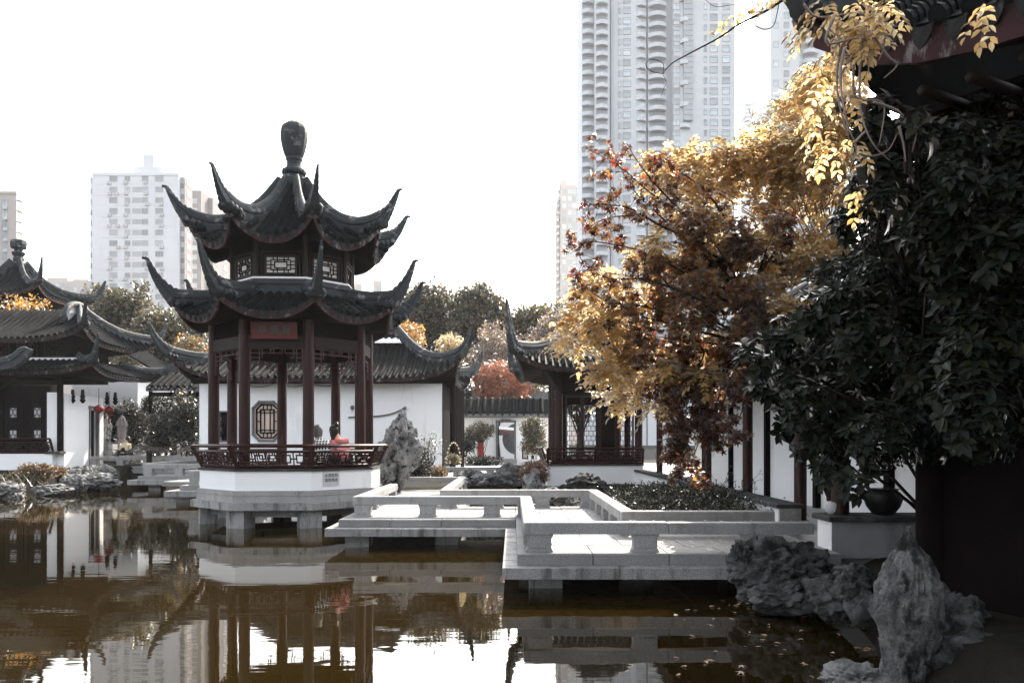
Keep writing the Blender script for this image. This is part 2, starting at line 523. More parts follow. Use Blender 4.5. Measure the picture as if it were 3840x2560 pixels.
M['lf_maple'] = leaf_mat('leaf_maple', [(0.022,0.012,0.013),(0.034,0.015,0.012),(0.055,0.013,0.013),(0.035,0.02,0.012),(0.09,0.042,0.014),(0.025,0.014,0.015)], 0.42, 0.07, 0.4,
                         tcols=[(0.14,0.05,0.03),(0.26,0.085,0.035),(0.34,0.05,0.035),(0.34,0.15,0.045),(0.62,0.34,0.08),(0.16,0.06,0.04)])
M['lf_orange'] = leaf_mat('leaf_orange', [(0.30,0.09,0.04),(0.35,0.12,0.05),(0.24,0.07,0.035),(0.33,0.15,0.07)], 0.45, 0.08, 0.45)
M['lf_drypink'] = leaf_mat('leaf_drypink', [(0.2,0.15,0.13),(0.27,0.21,0.18),(0.15,0.115,0.10),(0.22,0.17,0.13)], 0.4, 0.06, 0.5)
M['lf_shrub'] = leaf_mat('leaf_shrub', [(0.013,0.017,0.012),(0.022,0.026,0.017),(0.042,0.036,0.018),(0.009,0.013,0.010)], 0.3, 0.10, 0.28)
M['lf_dark'] = leaf_mat('leaf_dark', [(0.009,0.012,0.011),(0.014,0.018,0.015),(0.02,0.022,0.015)], 0.25, 0.05, 0.5)
M['lf_dry'] = leaf_mat('dry_grass', [(0.07,0.058,0.036),(0.11,0.09,0.055),(0.04,0.042,0.024),(0.026,0.032,0.017)], 0.35, 0.05, 0.5)
M['lf_mound'] = leaf_mat('mound_grass', [(0.02,0.023,0.014),(0.034,0.034,0.02),(0.014,0.018,0.012),(0.055,0.046,0.027)], 0.3, 0.03, 0.5)
M['lf_rust'] = leaf_mat('leaf_rust', [(0.17,0.085,0.026),(0.09,0.058,0.024),(0.26,0.13,0.036),(0.05,0.044,0.022)], 0.45, 0.08, 0.45)
M['lf_redtip'] = leaf_mat('leaf_redtip', [(0.28,0.07,0.06),(0.2,0.1,0.07),(0.32,0.15,0.11),(0.12,0.1,0.05)], 0.4, 0.08, 0.45)
M['lf_fallen'] = leaf_mat('leaf_fallen', [(0.5,0.24,0.06),(0.55,0.36,0.16),(0.36,0.13,0.05),(0.5,0.42,0.33)], 0.2, 0.1, 0.4)

# pond water: murky brown body under a reflecting, gently rippled skin
def water_mat():
    m = new_mat('pond_water'); k = N(m)
    v1 = k.coord((0.8, 2.6, 1)); v2 = k.coord((2.4, 7.0, 1))
    h = k.n('ShaderNodeMath', operation='ADD')
    a = k.n('ShaderNodeMath', operation='MULTIPLY'); k.l(k.noise(v1, 0.9, 2, 0.5), a.inputs[0]); a.inputs[1].default_value = 1.0
    b = k.n('ShaderNodeMath', operation='MULTIPLY'); k.l(k.noise(v2, 1.1, 2, 0.5), b.inputs[0]); b.inputs[1].default_value = 0.28
    k.l(a.outputs[0], h.inputs[0]); k.l(b.outputs[0], h.inputs[1])
    bp = k.bump(h.outputs[0], 0.11, 0.016)
    df = k.n('ShaderNodeBsdfDiffuse'); df.inputs['Color'].default_value = (0.0125, 0.0078, 0.0014, 1)
    gl = k.n('ShaderNodeBsdfGlossy'); gl.inputs['Roughness'].default_value = 0.015
    gl.inputs['Color'].default_value = (1, 0.985, 0.96, 1)
    k.l(bp, gl.inputs['Normal'])
    fz = k.n('ShaderNodeFresnel'); fz.inputs['IOR'].default_value = 1.95
    k.l(bp, fz.inputs['Normal'])
    mx = k.n('ShaderNodeMixShader'); k.l(fz.outputs[0], mx.inputs[0])
    k.l(df.outputs[0], mx.inputs[1]); k.l(gl.outputs[0], mx.inputs[2])
    k.out(mx.outputs[0])
    return m
M['water'] = water_mat()

def plaid_mat():
    m = new_mat('plaid_shirt'); k = N(m)
    tc = k.n('ShaderNodeTexCoord').outputs['Object']
    sp = k.n('ShaderNodeSeparateXYZ'); k.l(tc, sp.inputs[0])
    col = (0.015, 0.022, 0.03)
    fac = None
    for ax in ('X', 'Z'):
        mu = k.n('ShaderNodeMath', operation='MULTIPLY'); k.l(sp.outputs[ax], mu.inputs[0]); mu.inputs[1].default_value = 19.0
        fr = k.n('ShaderNodeMath', operation='FRACT'); k.l(mu.outputs[0], fr.inputs[0])
        lt = k.n('ShaderNodeMath', operation='LESS_THAN'); k.l(fr.outputs[0], lt.inputs[0]); lt.inputs[1].default_value = 0.2
        if fac is None: fac = lt.outputs[0]
        else:
            ad = k.n('ShaderNodeMath', operation='ADD'); k.l(fac, ad.inputs[0]); k.l(lt.outputs[0], ad.inputs[1]); fac = ad.outputs[0]
    c = k.ramp(fac, [(0.0, col), (0.49, col), (0.5, (0.36, 0.44, 0.47)), (1.0, (0.8, 0.84, 0.84))])
    k.out(k.principled(c, 0.85, 0.1).outputs[0])
    return m
M['plaid'] = plaid_mat()
M['pink'] = worn('pink_cloth', (0.62,0.22,0.21), (0.55,0.19,0.185), 12, rough=0.9, spec=0.1)
M['skin'] = worn('skin', (0.5,0.31,0.23), (0.54,0.34,0.26), 12, rough=0.6)
M['grey_hair'] = worn('grey_hair', (0.09,0.09,0.085), (0.2,0.2,0.19), 40, rough=0.7, bump=0.5, bump_scale=90)
M['black_hair'] = worn('black_hair', (0.008,0.008,0.008), (0.016,0.014,0.013), 40, rough=0.4)
M['dark_cloth'] = worn('dark_cloth', (0.016,0.018,0.022), (0.025,0.027,0.03), 12, rough=0.9)
M['cream_cloth'] = worn('cream_cloth', (0.62,0.54,0.36), (0.68,0.6,0.44), 12, rough=0.9)
M['pale_cloth'] = worn('pale_cloth', (0.5,0.5,0.52), (0.58,0.58,0.6), 12, rough=0.9)
# ------------------------------------------------------------------ roof and lattice builders
class Facet:
    def __init__(s, O, ang, w, rm, zm, dout, dz, p):
        s.O = Vector((O[0], O[1], 0)); s.out = Vector((math.cos(ang), math.sin(ang), 0)); s.lat = Vector((-s.out.y, s.out.x, 0))
        s.w, s.rm, s.zm, s.dout, s.dz, s.p = w, rm, zm, dout, dz, p
    def P(s, u, v):
        k = abs(2*u - 1) ** s.p
        return s.O + s.out*(s.rm(v) + s.dout(v)*k) + s.lat*((u - .5)*s.w(v)) + Vector((0, 0, s.zm(v) + s.dz(v)*k))
    def frame(s, u, v):
        e = 1e-3
        T = (s.P(u, min(v+e, 1.0)) - s.P(u, max(v-e, 0.0))).normalized()
        L = (s.P(min(u+e, 1), v) - s.P(max(u-e, 0), v)).normalized()
        n = T.cross(L).normalized()
        return T, n.cross(T).normalized(), n
    def u_at(s, x0, v):
        return .5 + x0 / s.w(v)

def drip_mesh(name, w=0.17, h=0.15):
    hw = w/2
    out = [(-hw,0),(-hw*.95,-h*.33),(-hw*.55,-h*.7),(0,-h),(hw*.55,-h*.7),(hw*.95,-h*.33),(hw,0),(hw*.5,-h*.12),(0,-h*.16),(-hw*.5,-h*.12)]
    mb = MB()
    def pt(x, z, t): return (x, t - 0.22*abs(x)/hw*abs(x)*1.0 - 0.16*(-z), z)
    n = len(out)
    v = [pt(x, z, 0.006) for x, z in out] + [pt(x, z, -0.008) for x, z in out]
    c = [(0, 0.004 - .16*h*.5 + .006, -h*.5)]
    f = []
    for i in range(n):
        j = (i+1) % n
        f.append((i, 2*n, j)); f.append((i, j, n+j, n+i))
    f.append(tuple(range(2*n-1, n-1, -1)))
    mb.add(v + c, f)
    return mb.mesh(name, M['tile_edge'])

DRIP = drip_mesh('drip_tile')
DRIP_SMALL = drip_mesh('drip_tile_small', 0.19, 0.17)

RIDGE_PROF = [(.10,-.06),(.10,.07),(.072,.08),(.072,.115),(.098,.125),(.098,.185),(.068,.195),(.068,.23),(.05,.275),(.018,.30),
              (-.018,.30),(-.05,.275),(-.068,.23),(-.068,.195),(-.098,.185),(-.098,.125),(-.072,.115),(-.072,.08),(-.10,.07),(-.10,-.06)]

def tile_row_mb(F, x0, r=0.062, step=0.085, nphi=5, margin=0.07, v_top=0.0):
    # where the row starts under the hip ridge
    vt = v_top
    while F.w(vt)/2 - margin < abs(x0) and vt < 1: vt += 0.01
    if vt > 0.93: return None
    vs_ = [lerp(vt, 1.0, i/24) for i in range(25)]
    pts = [F.P(F.u_at(x0, v), v) for v in vs_]
    L = [0.0]
    for a, b in zip(pts, pts[1:]): L.append(L[-1] + (b-a).length)
    n = max(3, int(round(L[-1]/step)))
    tab = list(zip(L, vs_))
    mb = MB(); rings = []
    jit = random.uniform(-.006, .006)
    for i in range(n):
        for q, rr in ((0, r*0.90), (1, r*1.14)):
            v = interp(tab, L[-1]*(i+q)/n)
            u = F.u_at(x0, v)
            T, S, Nn = F.frame(u, v)
            p = F.P(u, v) + S*jit
            w = random.uniform(-.004, .004)
            ring = []
            for k in range(nphi+1):
                a = math.pi*(-0.06 + 1.12*k/nphi)
                ring.append(p + S*math.cos(a)*rr + Nn*(math.sin(a)*(rr*1.25) + 0.012 + w))
            rings.append(ring)
    mb.grid(rings, len(rings), nphi+1)
    m = len(rings)
    mb.f.append(tuple((m-1)*(nphi+1)+k for k in range(nphi+1))); mb.mi.append(0)
    return mb

def roof_facet(F, roof, pitch=0.2, drip=DRIP, fascia_h=0.16, body=None, step=0.085, nphi=5, r=0.062, fascia_mat='fascia', rows=True, v_top=0.0, eave_in=0.05):
    """tile rows, drip tiles, fascia and soffit of one facet, all under the roof part"""
    wl = F.w(1.0)
    n = int((wl - 0.16)/pitch)
    xs = [(i - (n-1)/2)*pitch for i in range(n)]
    if rows:
        for x0 in xs:
            mb = tile_row_mb(F, x0, r, step, nphi, v_top=v_top)
            if mb: put('tile_row', mb, M['tile'], roof)
    for i in range(n+1):
        x0 = (i - n/2)*pitch
        u = F.u_at(x0, 1.0)
        if not 0.005 < u < 0.995: continue
        T, S, Nn = F.frame(u, 1.0)
        o = (T + Vector((0,0,-0.15)))
        ey = (F.out*0.9 + Vector((0,0,-0.25))); ey = (ey - S*ey.dot(S)).normalized()
        ez = S.cross(ey)
        inst('drip_tile', drip, roof, F.P(u, 1.0) + T*0.015 + Nn*0.012, frame_rot(-S, ey, -ez) @ Matrix.Rotation(random.uniform(-.07,.07), 3, 'Y'))
    # fascia: a curved board under the tiles
    nu = 25
    mb = MB(); rows_ = []
    for i in range(nu):
        u = i/(nu-1)
        p = F.P(u, 1.0) - F.out*eave_in
        a = p - F.out*0.045
        rows_.append([p + Vector((0,0,-0.012)), p + Vector((0,0,-fascia_h)), a + Vector((0,0,-fascia_h)), a + Vector((0,0,-0.012))])
    mb.grid([r_ + [r_[0]] for r_ in rows_], nu, 5)
    put('fascia', mb, M[fascia_mat], roof, smooth=False)
    if body is not None:
        rb, zb = body
        mb = MB(); g = []
        for i in range(nu):
            u = i/(nu-1)
            e = F.P(u, 1.0) - F.out*(eave_in + 0.02) + Vector((0,0,-fascia_h + 0.01))
            lat = (u-.5)*F.w(1.0)*(rb/F.rm(1.0) if isinstance(rb, float) else 1)
            if not isinstance(rb, float): rbv, lat = rb[0], (u-.5)*2*rb[1]
            else: rbv = rb
            q = F.O + F.out*rbv + F.lat*lat + Vector((0,0,zb))
            row = []
            for j in range(6):
                t = j/5
                c = e.lerp(q, t); c.z = lerp(e.z, zb, t**1.4)
                row.append(c)
            g.append(row)
        mb.grid(g, nu, 6)
        put('soffit', mb, M['dark_wood'], roof, smooth=True)

def bed_mb(F, mb, nu=25, nv=14, drop=0.0):
    mb.grid([[F.P(i/(nu-1), j/(nv-1)) + Vector((0,0,-drop)) for j in range(nv)] for i in range(nu)], nu, nv)

ORN = MB().lathe([(0.01,-1),(.55,-.5),(.75,0.0),(.5,.45),(0.15,.75)], 7, (0,0,0), 0, 1.0, 0.8).mesh('ridge_ornament', M['ridge'], (0,0,0), True)
def hip_ridge(F, roof, horn, v0=0.0, scale=1.0, nh=6, name='hip_ridge', end=1, drop=0.03, profile=RIDGE_PROF, top_scale=1.0, lift=0.0):
    """ridge along the hip at u=end, running on into an upswept horn"""
    pts = []
    for i in range(15):
        v = lerp(v0, 1.0, i/14)
        pts.append(F.P(float(end), v) + Vector((0,0,-drop + lift)))
    d = pts[-1] - pts[-3]; d.z = 0; d.normalize()
    sc = [lerp(top_scale, 1.0, min(1, i/8))*scale for i in range(15)]
    base = pts[-1]
    # horn: smooth spline through (out, up, scale)
    kn = [(0, 0, 1.0)] + list(horn)
    sp = spline([Vector((e, z, s_)) for e, z, s_ in kn], nh)
    last = len(sp) - 1
    for i, q in enumerate(sp[1:], 1):
        saw = (i % 4)/4.0
        s_ = max(q.z, .05)*(1.0 + 0.22*(saw if 2 < i < last-2 else 0))
        pts.append(base + d*q.x + Vector((0,0,q.y))); sc.append(s_*scale)
    mb = MB()
    mb.sweep(pts, profile, sc)
    o = put(name, mb, M['ridge'], roof, flat_angle=0.6)
    # carved leaf tiles at the foot of the horn
    sd = Vector((d.y, -d.x, 0))
    for sgn in (-1, 1):
        for q, (bk, up, s_) in enumerate(((0.02, .03, .11), (-.12, -.01, .10), (-.25, -.03, .085))):
            c = base + d*bk + sd*sgn*(0.115*scale + 0.01*q) + Vector((0,0,up))
            inst('ridge_ornament', ORN, roof, c, Euler((0, 0, random.random()*3)), s_)
    return o

class Panel:
    """a flat frame for bars: local x across, y up, depth outwards"""
    def __init__(s, c, ex, ez, w, h):
        s.c = Vector(c); s.ex = Vector(ex).normalized(); s.ez = Vector(ez); s.ez = (s.ez - s.ex*s.ez.dot(s.ex)).normalized()
        s.ey = s.ex.cross(s.ez); s.w, s.h = w, h
    def pt(s, x, y, d=0.0):
        return s.c + s.ex*x + s.ez*y + s.ey*d
    def bar(s, mb, x0, y0, x1, y1, t=0.025, dep=0.035, off=0.0):
        a = s.pt(x0, y0, off); b = s.pt(x1, y1, off)
        d = (b-a)
        if d.length < 1e-5: return
        dn = d.normalized()
        sd = dn.cross(s.ey).normalized()
        mb.obox((a+b)/2, d/2 + dn*t/2, sd*t/2, s.ey*dep/2)
    def rect(s, mb, x0, y0, x1, y1, t=0.025, dep=0.035, off=0.0):
        s.bar(mb, x0, y0, x1, y0, t, dep, off); s.bar(mb, x0, y1, x1, y1, t, dep, off)
        s.bar(mb, x0, y0, x0, y1, t, dep*0.97, off); s.bar(mb, x1, y0, x1, y1, t, dep*0.97, off)
    def board(s, mb, x0, y0, x1, y1, dep=0.02, off=0.0):
        c = s.pt((x0+x1)/2, (y0+y1)/2, off)
        mb.obox(c, s.ex*(x1-x0)/2, s.ez*(y1-y0)/2, s.ey*dep/2)

def lattice_window(P, mb, t=0.02, dep=0.03):
    """concentric fret with a clear middle field"""
    w, h = P.w/2, P.h/2
    P.rect(mb, -w*.45, -h*.42, w*.45, h*.42, t, dep)
    P.rect(mb, -w*.72, -h*.68, w*.72, h*.68, t, dep*.9)
    for sx in (-1, 1):
        P.bar(mb, sx*w*.45, 0, sx*w, 0, t, dep*.94)
        for q in (-.5, .5): P.bar(mb, sx*w*.72, h*q, sx*w, h*q, t, dep*.94)
        P.bar(mb, sx*w*.25, h*.42, sx*w*.25, h, t, dep*.92); P.bar(mb, sx*w*.25, -h*.42, sx*w*.25, -h, t, dep*.92)
        P.bar(mb, sx*w*.55, h*.68, sx*w*.55, h, t, dep*.92); P.bar(mb, sx*w*.55, -h*.68, sx*w*.55, -h, t, dep*.92)

def lattice_fret(P, mb, n=8, rows=3, t=0.018, dep=0.03, drop=True):
    """hanging fret under a beam: meander bars, lower at both ends"""
    w, h = P.w, P.h
    cw, ch = w/n, h/rows
    X = lambda i: -w/2 + i*cw
    Y = lambda j: h/2 - j*ch
    P.bar(mb, X(0), Y(0), X(n), Y(0), t, dep)
    for j in range(1, rows+1):
        for i in range(n):
            e = min(i, n-1-i)
            if drop and j > 1 + max(0, 2-e): continue
            if (i + j) % 3 == 0 and j < rows: 
                P.bar(mb, X(i), Y(j), X(i+.55), Y(j), t, dep*.96)
            else:
                P.bar(mb, X(i), Y(j), X(i+1), Y(j), t, dep*.96)
    for i in range(n+1):
        e = min(i, n-i)
        jm = rows if not drop else min(rows, 1 + max(0, 3-e))
        for j in range(jm):
            if (i + 2*j) % 2 == 0 or i in (0, n):
                P.bar(mb, X(i), Y(j), X(i), Y(j+1), t, dep*.93)
            else:
                P.bar(mb, X(i)+cw*.5, Y(j), X(i)+cw*.5, Y(j+1) if j+1 < jm else Y(j+.6), t, dep*.93)

def lattice_grid(P, mb, nx=4, ny=9, t=0.014, dep=0.025):
    """staggered brick-like window lattice"""
    w, h = P.w, P.h
    for j in range(ny+1):
        y = -h/2 + h*j/ny
        P.bar(mb, -w/2, y, w/2, y, t, dep)
    for j in range(ny):
        y0 = -h/2 + h*j/ny; y1 = y0 + h/ny
        for i in range(nx+1):
            x = -w/2 + w*(i + (0.5 if j % 2 else 0))/nx
            if x <= w/2 + 1e-4: P.bar(mb, x, y0, x, y1, t, dep*.95)

def lattice_rail(P, mb, n=4, t=0.03, dep=0.03):
    """bench-back lattice: squares tied by short bars"""
    w, h = P.w, P.h
    cw = w/n
    for i in range(n):
        cx = -w/2 + (i+.5)*cw
        a, b = cw*.27, h*.27
        P.rect(mb, cx-a, -b, cx+a, b, t, dep)
        P.bar(mb, cx, b, cx, h/2, t, dep*.95); P.bar(mb, cx, -b, cx, -h/2, t, dep*.95)
        P.bar(mb, cx+a, 0, cx+cw-a if i < n-1 else w/2, 0, t, dep*.93)
        P.bar(mb, cx-cw*.5, h/2, cx-cw*.5, h*.12, t, dep*.9); P.bar(mb, cx-cw*.5, -h/2, cx-cw*.5, -h*.12, t, dep*.9)
    P.bar(mb, -w/2, 0, -w/2 + cw*.23, 0, t, dep*.93)

def text_mesh(name, body, size, mat, extrude=0.004, spacing=1.0, vertical=False):
    """lettering turned into a mesh; x across, y up, centred"""
    if vertical: body = '\n'.join(body)
    cu = bpy.data.curves.new(name, 'FONT')
    cu.body = body; cu.size = size; cu.extrude = extrude
    cu.align_x = 'CENTER'; cu.align_y = 'CENTER'; cu.space_character = spacing
    cu.resolution_u = 2
    tmp = bpy.data.objects.new(name, cu); COL.objects.link(tmp)
    dg = bpy.context.evaluated_depsgraph_get()
    me = bpy.data.meshes.new_from_object(tmp.evaluated_get(dg))
    me.name = name
    bpy.data.objects.remove(tmp); bpy.data.curves.remove(cu)
    me.materials.clear(); me.materials.append(mat)
    return me

def poly_roof(root, ctr, n, theta, tab_r, tab_z, dout1, dz1, dzp, p, horn, body, pitch=0.2, v0=0.0, name='roof', fascia_h=0.16, step=.085, nphi=5, r=.062,
              ridge_scale=1.0, top_scale=1.0, drip=DRIP, margin_v=0.0):
    half = math.pi/n
    fs = []
    for k in range(n):
        a = R(theta) + 2*half*(k + .5)
        rm = lambda v: interp(tab_r, v)
        dout = lambda v: dout1*v*v
        F = Facet(ctr, a, lambda v: 2*math.tan(half)*(rm(v) + dout(v)), rm, lambda v: smooth_interp(tab_z, v), dout, lambda v: dz1*v**dzp, p)
        fs.append(F)
    mb = MB()
    for F in fs: bed_mb(F, mb)
    roof = put(name, mb, M['tile'], root, smooth=True)
    for F in fs:
        roof_facet(F, roof, pitch, drip, fascia_h, body, step, nphi, r, v_top=margin_v)
        hip_ridge(F, roof, horn, v0, ridge_scale, top_scale=top_scale)
    return roof, fs

def rect_roof(root, c, hx, hy, ridge_half, z_eave, z_ridge, corner=0.3, lift=0.8, p=6.0, horn=(), body=None, pitch=0.22, step=0.1, nphi=4, r=0.07,
              name='roof', sides=(0,1,2,3), sag=0.28, drip=DRIP, fascia_h=0.16, fascia_mat='fascia', v_first=0.0, rows_on=(0,1,2,3), ridge_scale=1.0, main_ridge=True, hips=True, dzp=2.0, inner=None):
    """hipped roof over a rectangle; sides 0 east, 1 north, 2 west, 3 south; v_first > 0 leaves the top open (skirt roof)"""
    zt = lambda v: lerp(z_ridge, z_eave, v) - sag*math.sin(math.pi*v)*(z_ridge - z_eave)*0.5
    fs = {}
    ix, iy = inner if inner else (ridge_half, 0.0)
    for k in range(4):
        a = k*math.pi/2
        long_ = k in (1, 3)
        H = hy if long_ else hx
        Wd = hx if long_ else hy
        r0 = iy if long_ else ix
        w0 = ix if long_ else iy
        rm = (lambda H, r0: lambda v: r0 + (H - r0)*v)(H, r0)
        dout = lambda v: corner*v*v
        w = (lambda Wd, w0: lambda v: 2*(w0 + (Wd - w0)*v) + 2*corner*v*v + 1e-3)(Wd, w0)
        pp = p if long_ else p*max(.35, min(1.0, hy/hx))
        fs[k] = Facet(c, a, w, rm, zt, dout, lambda v: lift*v**dzp, pp)
    mb = MB()
    for k in sides: bed_mb(fs[k], mb, 33)
    roof = put(name, mb, M['tile'], root, smooth=True)
    for k in sides:
        b = None
        if body is not None:
            bx, by, zb = body
            b = ((by, bx), zb) if k in (1, 3) else ((bx, by), zb)
        roof_facet(fs[k], roof, pitch, drip, fascia_h, b, step, nphi, r, fascia_mat, rows=k in rows_on)
    if hips:
        for k in range(4):
            if k in sides or (k+1) % 4 in sides:
                hip_ridge(fs[k], roof, horn, 0.0, ridge_scale)
    if main_ridge and inner is None:
        pts = []
        for i in range(21):
            t = -1 + i/10
            pts.append(Vector((c[0] + t*(ridge_half + .15), c[1], z_ridge - .03 + .25*abs(t)**6)))
        m2 = MB().sweep(pts, RIDGE_PROF, [ridge_scale*1.15]*21)
        put('main_ridge', m2, M['ridge'], roof, flat_angle=0.6)
    return roof, fs
# ------------------------------------------------------------------ ground and water
def pond_edge_inside(x, y):
    """signed measure: > 0 on land"""
    d = 1e9
    # pond outline: left bank, far bank, right bank, near bank
    poly = POND
    inside = False
    n = len(poly)
    for i in range(n):
        x0, y0 = poly[i]; x1, y1 = poly[(i+1) % n]
        if (y0 > y) != (y1 > y) and x < (x1-x0)*(y-y0)/(y1-y0) + x0: inside = not inside
        dx, dy = x1-x0, y1-y0
        t = max(0, min(1, ((x-x0)*dx + (y-y0)*dy)/(dx*dx+dy*dy)))
        d = min(d, math.hypot(x-x0-t*dx, y-y0-t*dy))
    return -d if inside else d

POND = [(-30, 2.2), (-26, 20), (-19.5, 27.5), (-17.4, 31.0), (-16.6, 34.5), (-15.5, 39.5), (-9.0, 39.5), (-7.2, 30.0), (-6.3, 24.5), (-3.6, 23.2), (-1.6, 24.2),
        (-1.3, 27.6), (0.55, 27.6), (1.0, 25.6), (1.6, 21.0), (1.9, 17.2), (2.0, 12.1), (4.1, 11.9), (4.1, 10.2), (3.75, 9.4), (3.35, 7.8), (2.95, 6.5), (2.6, 5.0), (2.6, 2.2)]

def ground_z(x, y):
    s = pond_edge_inside(x, y) if (-40 < x < 12 and -2 < y < 45) else 5.0
    if s <= 0: return max(-1.3, s*1.6 - 0.25)
    base = 0.46
    if y > 30 and x < -3.2: base = lerp(0.46, 0.8, min(1, (y-30)/6))
    b = min(1.0, s/0.5)
    z = lerp(-0.25, base, b ** 0.6)
    if 1.9 < x < 4.1 and 12 < y < 20:            # planted bank beside the gallery
        z += 0.28*max(0, 1 - abs((x-3.3)/1.5))*min(1, (y-12)/2)*min(1, (20-y)/4)
    z += 0.05*noise.noise(Vector((x*.7, y*.7, 0)))*min(1, s)
    return z

def axis(parts):
    out = []
    for a, b, st in parts:
        n = max(1, int(round((b-a)/st)))
        out += [a + (b-a)*i/n for i in range(n)]
    return out + [parts[-1][1]]
gx = axis([(-700,-300,200), (-300,-40,50), (-40,12,0.55), (12,60,8), (60,300,60), (300,700,200)])
gy = axis([(-250,-20,60), (-20,1,4), (1,45,0.55), (45,100,9), (100,700,80)])
mb = MB()
mb.grid([[(x, y, ground_z(x, y)) for y in gy] for x in gx], len(gx), len(gy))
g_ = put('ground', mb, M['soil'], smooth=True); g_['kind'] = 'structure'

wmb = MB()
wx = axis([(-34, 6.2, 4)]); wy = axis([(1.5, 41.0, 4)])
wmb.grid([[(x, y, 0.0) for y in wy] for x in wx], len(wx), len(wy))
w_ = put('water', wmb, M['water']); w_['kind'] = 'structure'

# paved court and path behind the pavilion
pv = MB()
pv.box((-2.8, 28.2, 0.40), (9.0, 44.8, 0.60))
p_ = put('path', pv, M['paving']); p_['kind'] = 'structure'
# ------------------------------------------------------------------ city towers
def win_mesh(name, w, h, glass, bars=1, depth=.25):
    """frame and pane meshes, facing -Y, centred"""
    P = Panel((0, -.02, 0), SX, SZ, w, h)
    f = MB(); P.rect(f, -w/2, -h/2, w/2, h/2, .10, .12)
    for i in range(bars):
        x = -w/2 + w*(i+1)/(bars+1); P.bar(f, x, -h/2, x, h/2, .08, .10)
    if h > 1.2: P.bar(f, -w/2, h*.22, w/2, h*.22, .07, .1)
    g = MB(); g.box((-w/2, .0, -h/2), (w/2, .06, h/2))
    return f.mesh(name, M['win_frame']), g.mesh('pane', glass)
def ac_mesh():
    m = MB(); m.cbox((-.42, -.40, -.30), (.42, 0, .30), .03)
    m.lathe([(.24,0),(.24,.02)], 12, (0,0,0)) if False else None
    return m.mesh('air_conditioner', M['ac_white'])
AC = ac_mesh()
fanm = MB(); fanm.add([(.22*math.cos(2*math.pi*k/12) - .08, -.405, .22*math.sin(2*math.pi*k/12)) for k in range(12)], [tuple(range(12))]); FAN = fanm.mesh('fan', M['balcony_dark'])

def add_window(t, pair, x, y, z, rot=0.0, name='window'):
    o = inst(name, pair[0], t, (x, y, z), Euler((0,0,rot)))
    p = bpy.data.objects.new('pane', pair[1]); p.parent = o; COL.objects.link(p)
    return o

# white apartment block on the left: plate coordinates at 215 m
TY = 215.0; k_ = TY/FPX
def tx(x): return WX(x, TY)
def tz(y): return WZ(y, TY)
lt = thing('apartment_tower', 'white twelve-storey apartment tower with air conditioners standing behind the trees on the left', 'tower', (tx(310), TY+9, 0))
body = MB(); body.box((tx(212), TY, 0), (tx(410), TY+6.4, tz(398))).box((tx(202), TY+1.2, 0), (tx(212)-.01, TY+6.4, tz(404)))
put('wall', body, M['conc_white'], lt)
put('wall', MB().box((tx(410)+.01, TY+1.2, 0), (tx(420), TY+6.4, tz(404))), M['conc_side_dimmed'], lt)
put('roof_house', MB().box((tx(304), TY+1, tz(398)+.01), (tx(371), TY+6, tz(380))).box((tx(324), TY+1.2, tz(380)+.01), (tx(348), TY+5, tz(352))), M['conc_white'], lt)
par = MB(); par.box((tx(211), TY-.15, tz(404)), (tx(411), TY-.01, tz(397)))
for j in range(13): par.box((tx(212), TY-.05, tz(423 + 24.6*j)-.05), (tx(410), TY-.002, tz(423 + 24.6*j)+.05))
put('string_course', par, M['conc_white'], lt)
W1 = win_mesh('window', 17.5*k_, 12*k_, M['glass'], 2); W2 = win_mesh('window', 12*k_, 11*k_, M['glass'], 1); W3 = win_mesh('window', 14*k_, 12*k_, M['glass'], 1)
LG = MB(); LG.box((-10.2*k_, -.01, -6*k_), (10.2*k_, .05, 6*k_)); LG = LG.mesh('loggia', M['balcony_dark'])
for j in range(13):
    y = 411 + 24.6*j
    add_window(lt, W1, tx(260.5), TY-.02, tz(y)); add_window(lt, W2, tx(293), TY-.02, tz(y)); add_window(lt, W3, tx(333), TY-.02, tz(y)); add_window(lt, W1, tx(366), TY-.02, tz(y))
    if j > 0: inst('loggia', LG, lt, (tx(314), TY-.03, tz(y)))
    for x, pr_ in ((253, .65), (270, .35), (289, .6), (337, .5), (372, .5)):
        if random.random() < pr_:
            o = inst('air_conditioner', AC, lt, (tx(x + random.uniform(-2,2)), TY-.02, tz(y + 9.5)), scale=(1.25,1.25,1.25))
            f_ = bpy.data.objects.new('fan', FAN); f_.parent = o; COL.objects.link(f_)
# right-hand side face and narrow left edge windows
W4 = win_mesh('window', 2.6, 1.4, M['glass'], 2); W5 = win_mesh('window', .9, 1.4, M['glass'], 0)
for j in range(13):
    y = 412 + 24.6*j
    add_window(lt, W5, tx(415), TY+1.18, tz(y)); add_window(lt, W5, tx(206), TY+1.18, tz(y))
    for yy in (3.8,): add_window(lt, W4, tx(420)+.02, TY+yy, tz(y), math.pi/2)
rear = thing('apartment_tower', 'slim white tower wing showing behind the right flank of the left apartment tower', 'tower', (tx(455), TY+45, 0))
Y2 = TY+35
put('wall', MB().box((WX(437,Y2), Y2, 0), (WX(462,Y2), Y2+28, WZ(437,Y2))), M['conc_side_dimmed'], rear)
put('wall', MB().box((WX(462,Y2)+.01, Y2+6, 0), (WX(472,Y2), Y2+26, WZ(441,Y2))), M['conc_side_dimmed'], rear)
for j in range(11):
    add_window(rear, W3, WX(446,Y2), Y2-.02, WZ(462+21.5*j, Y2))
    for yy in (10, 17): add_window(rear, W4, WX(472,Y2)+.02, Y2+yy, WZ(460+21.5*j, Y2), math.pi/2)

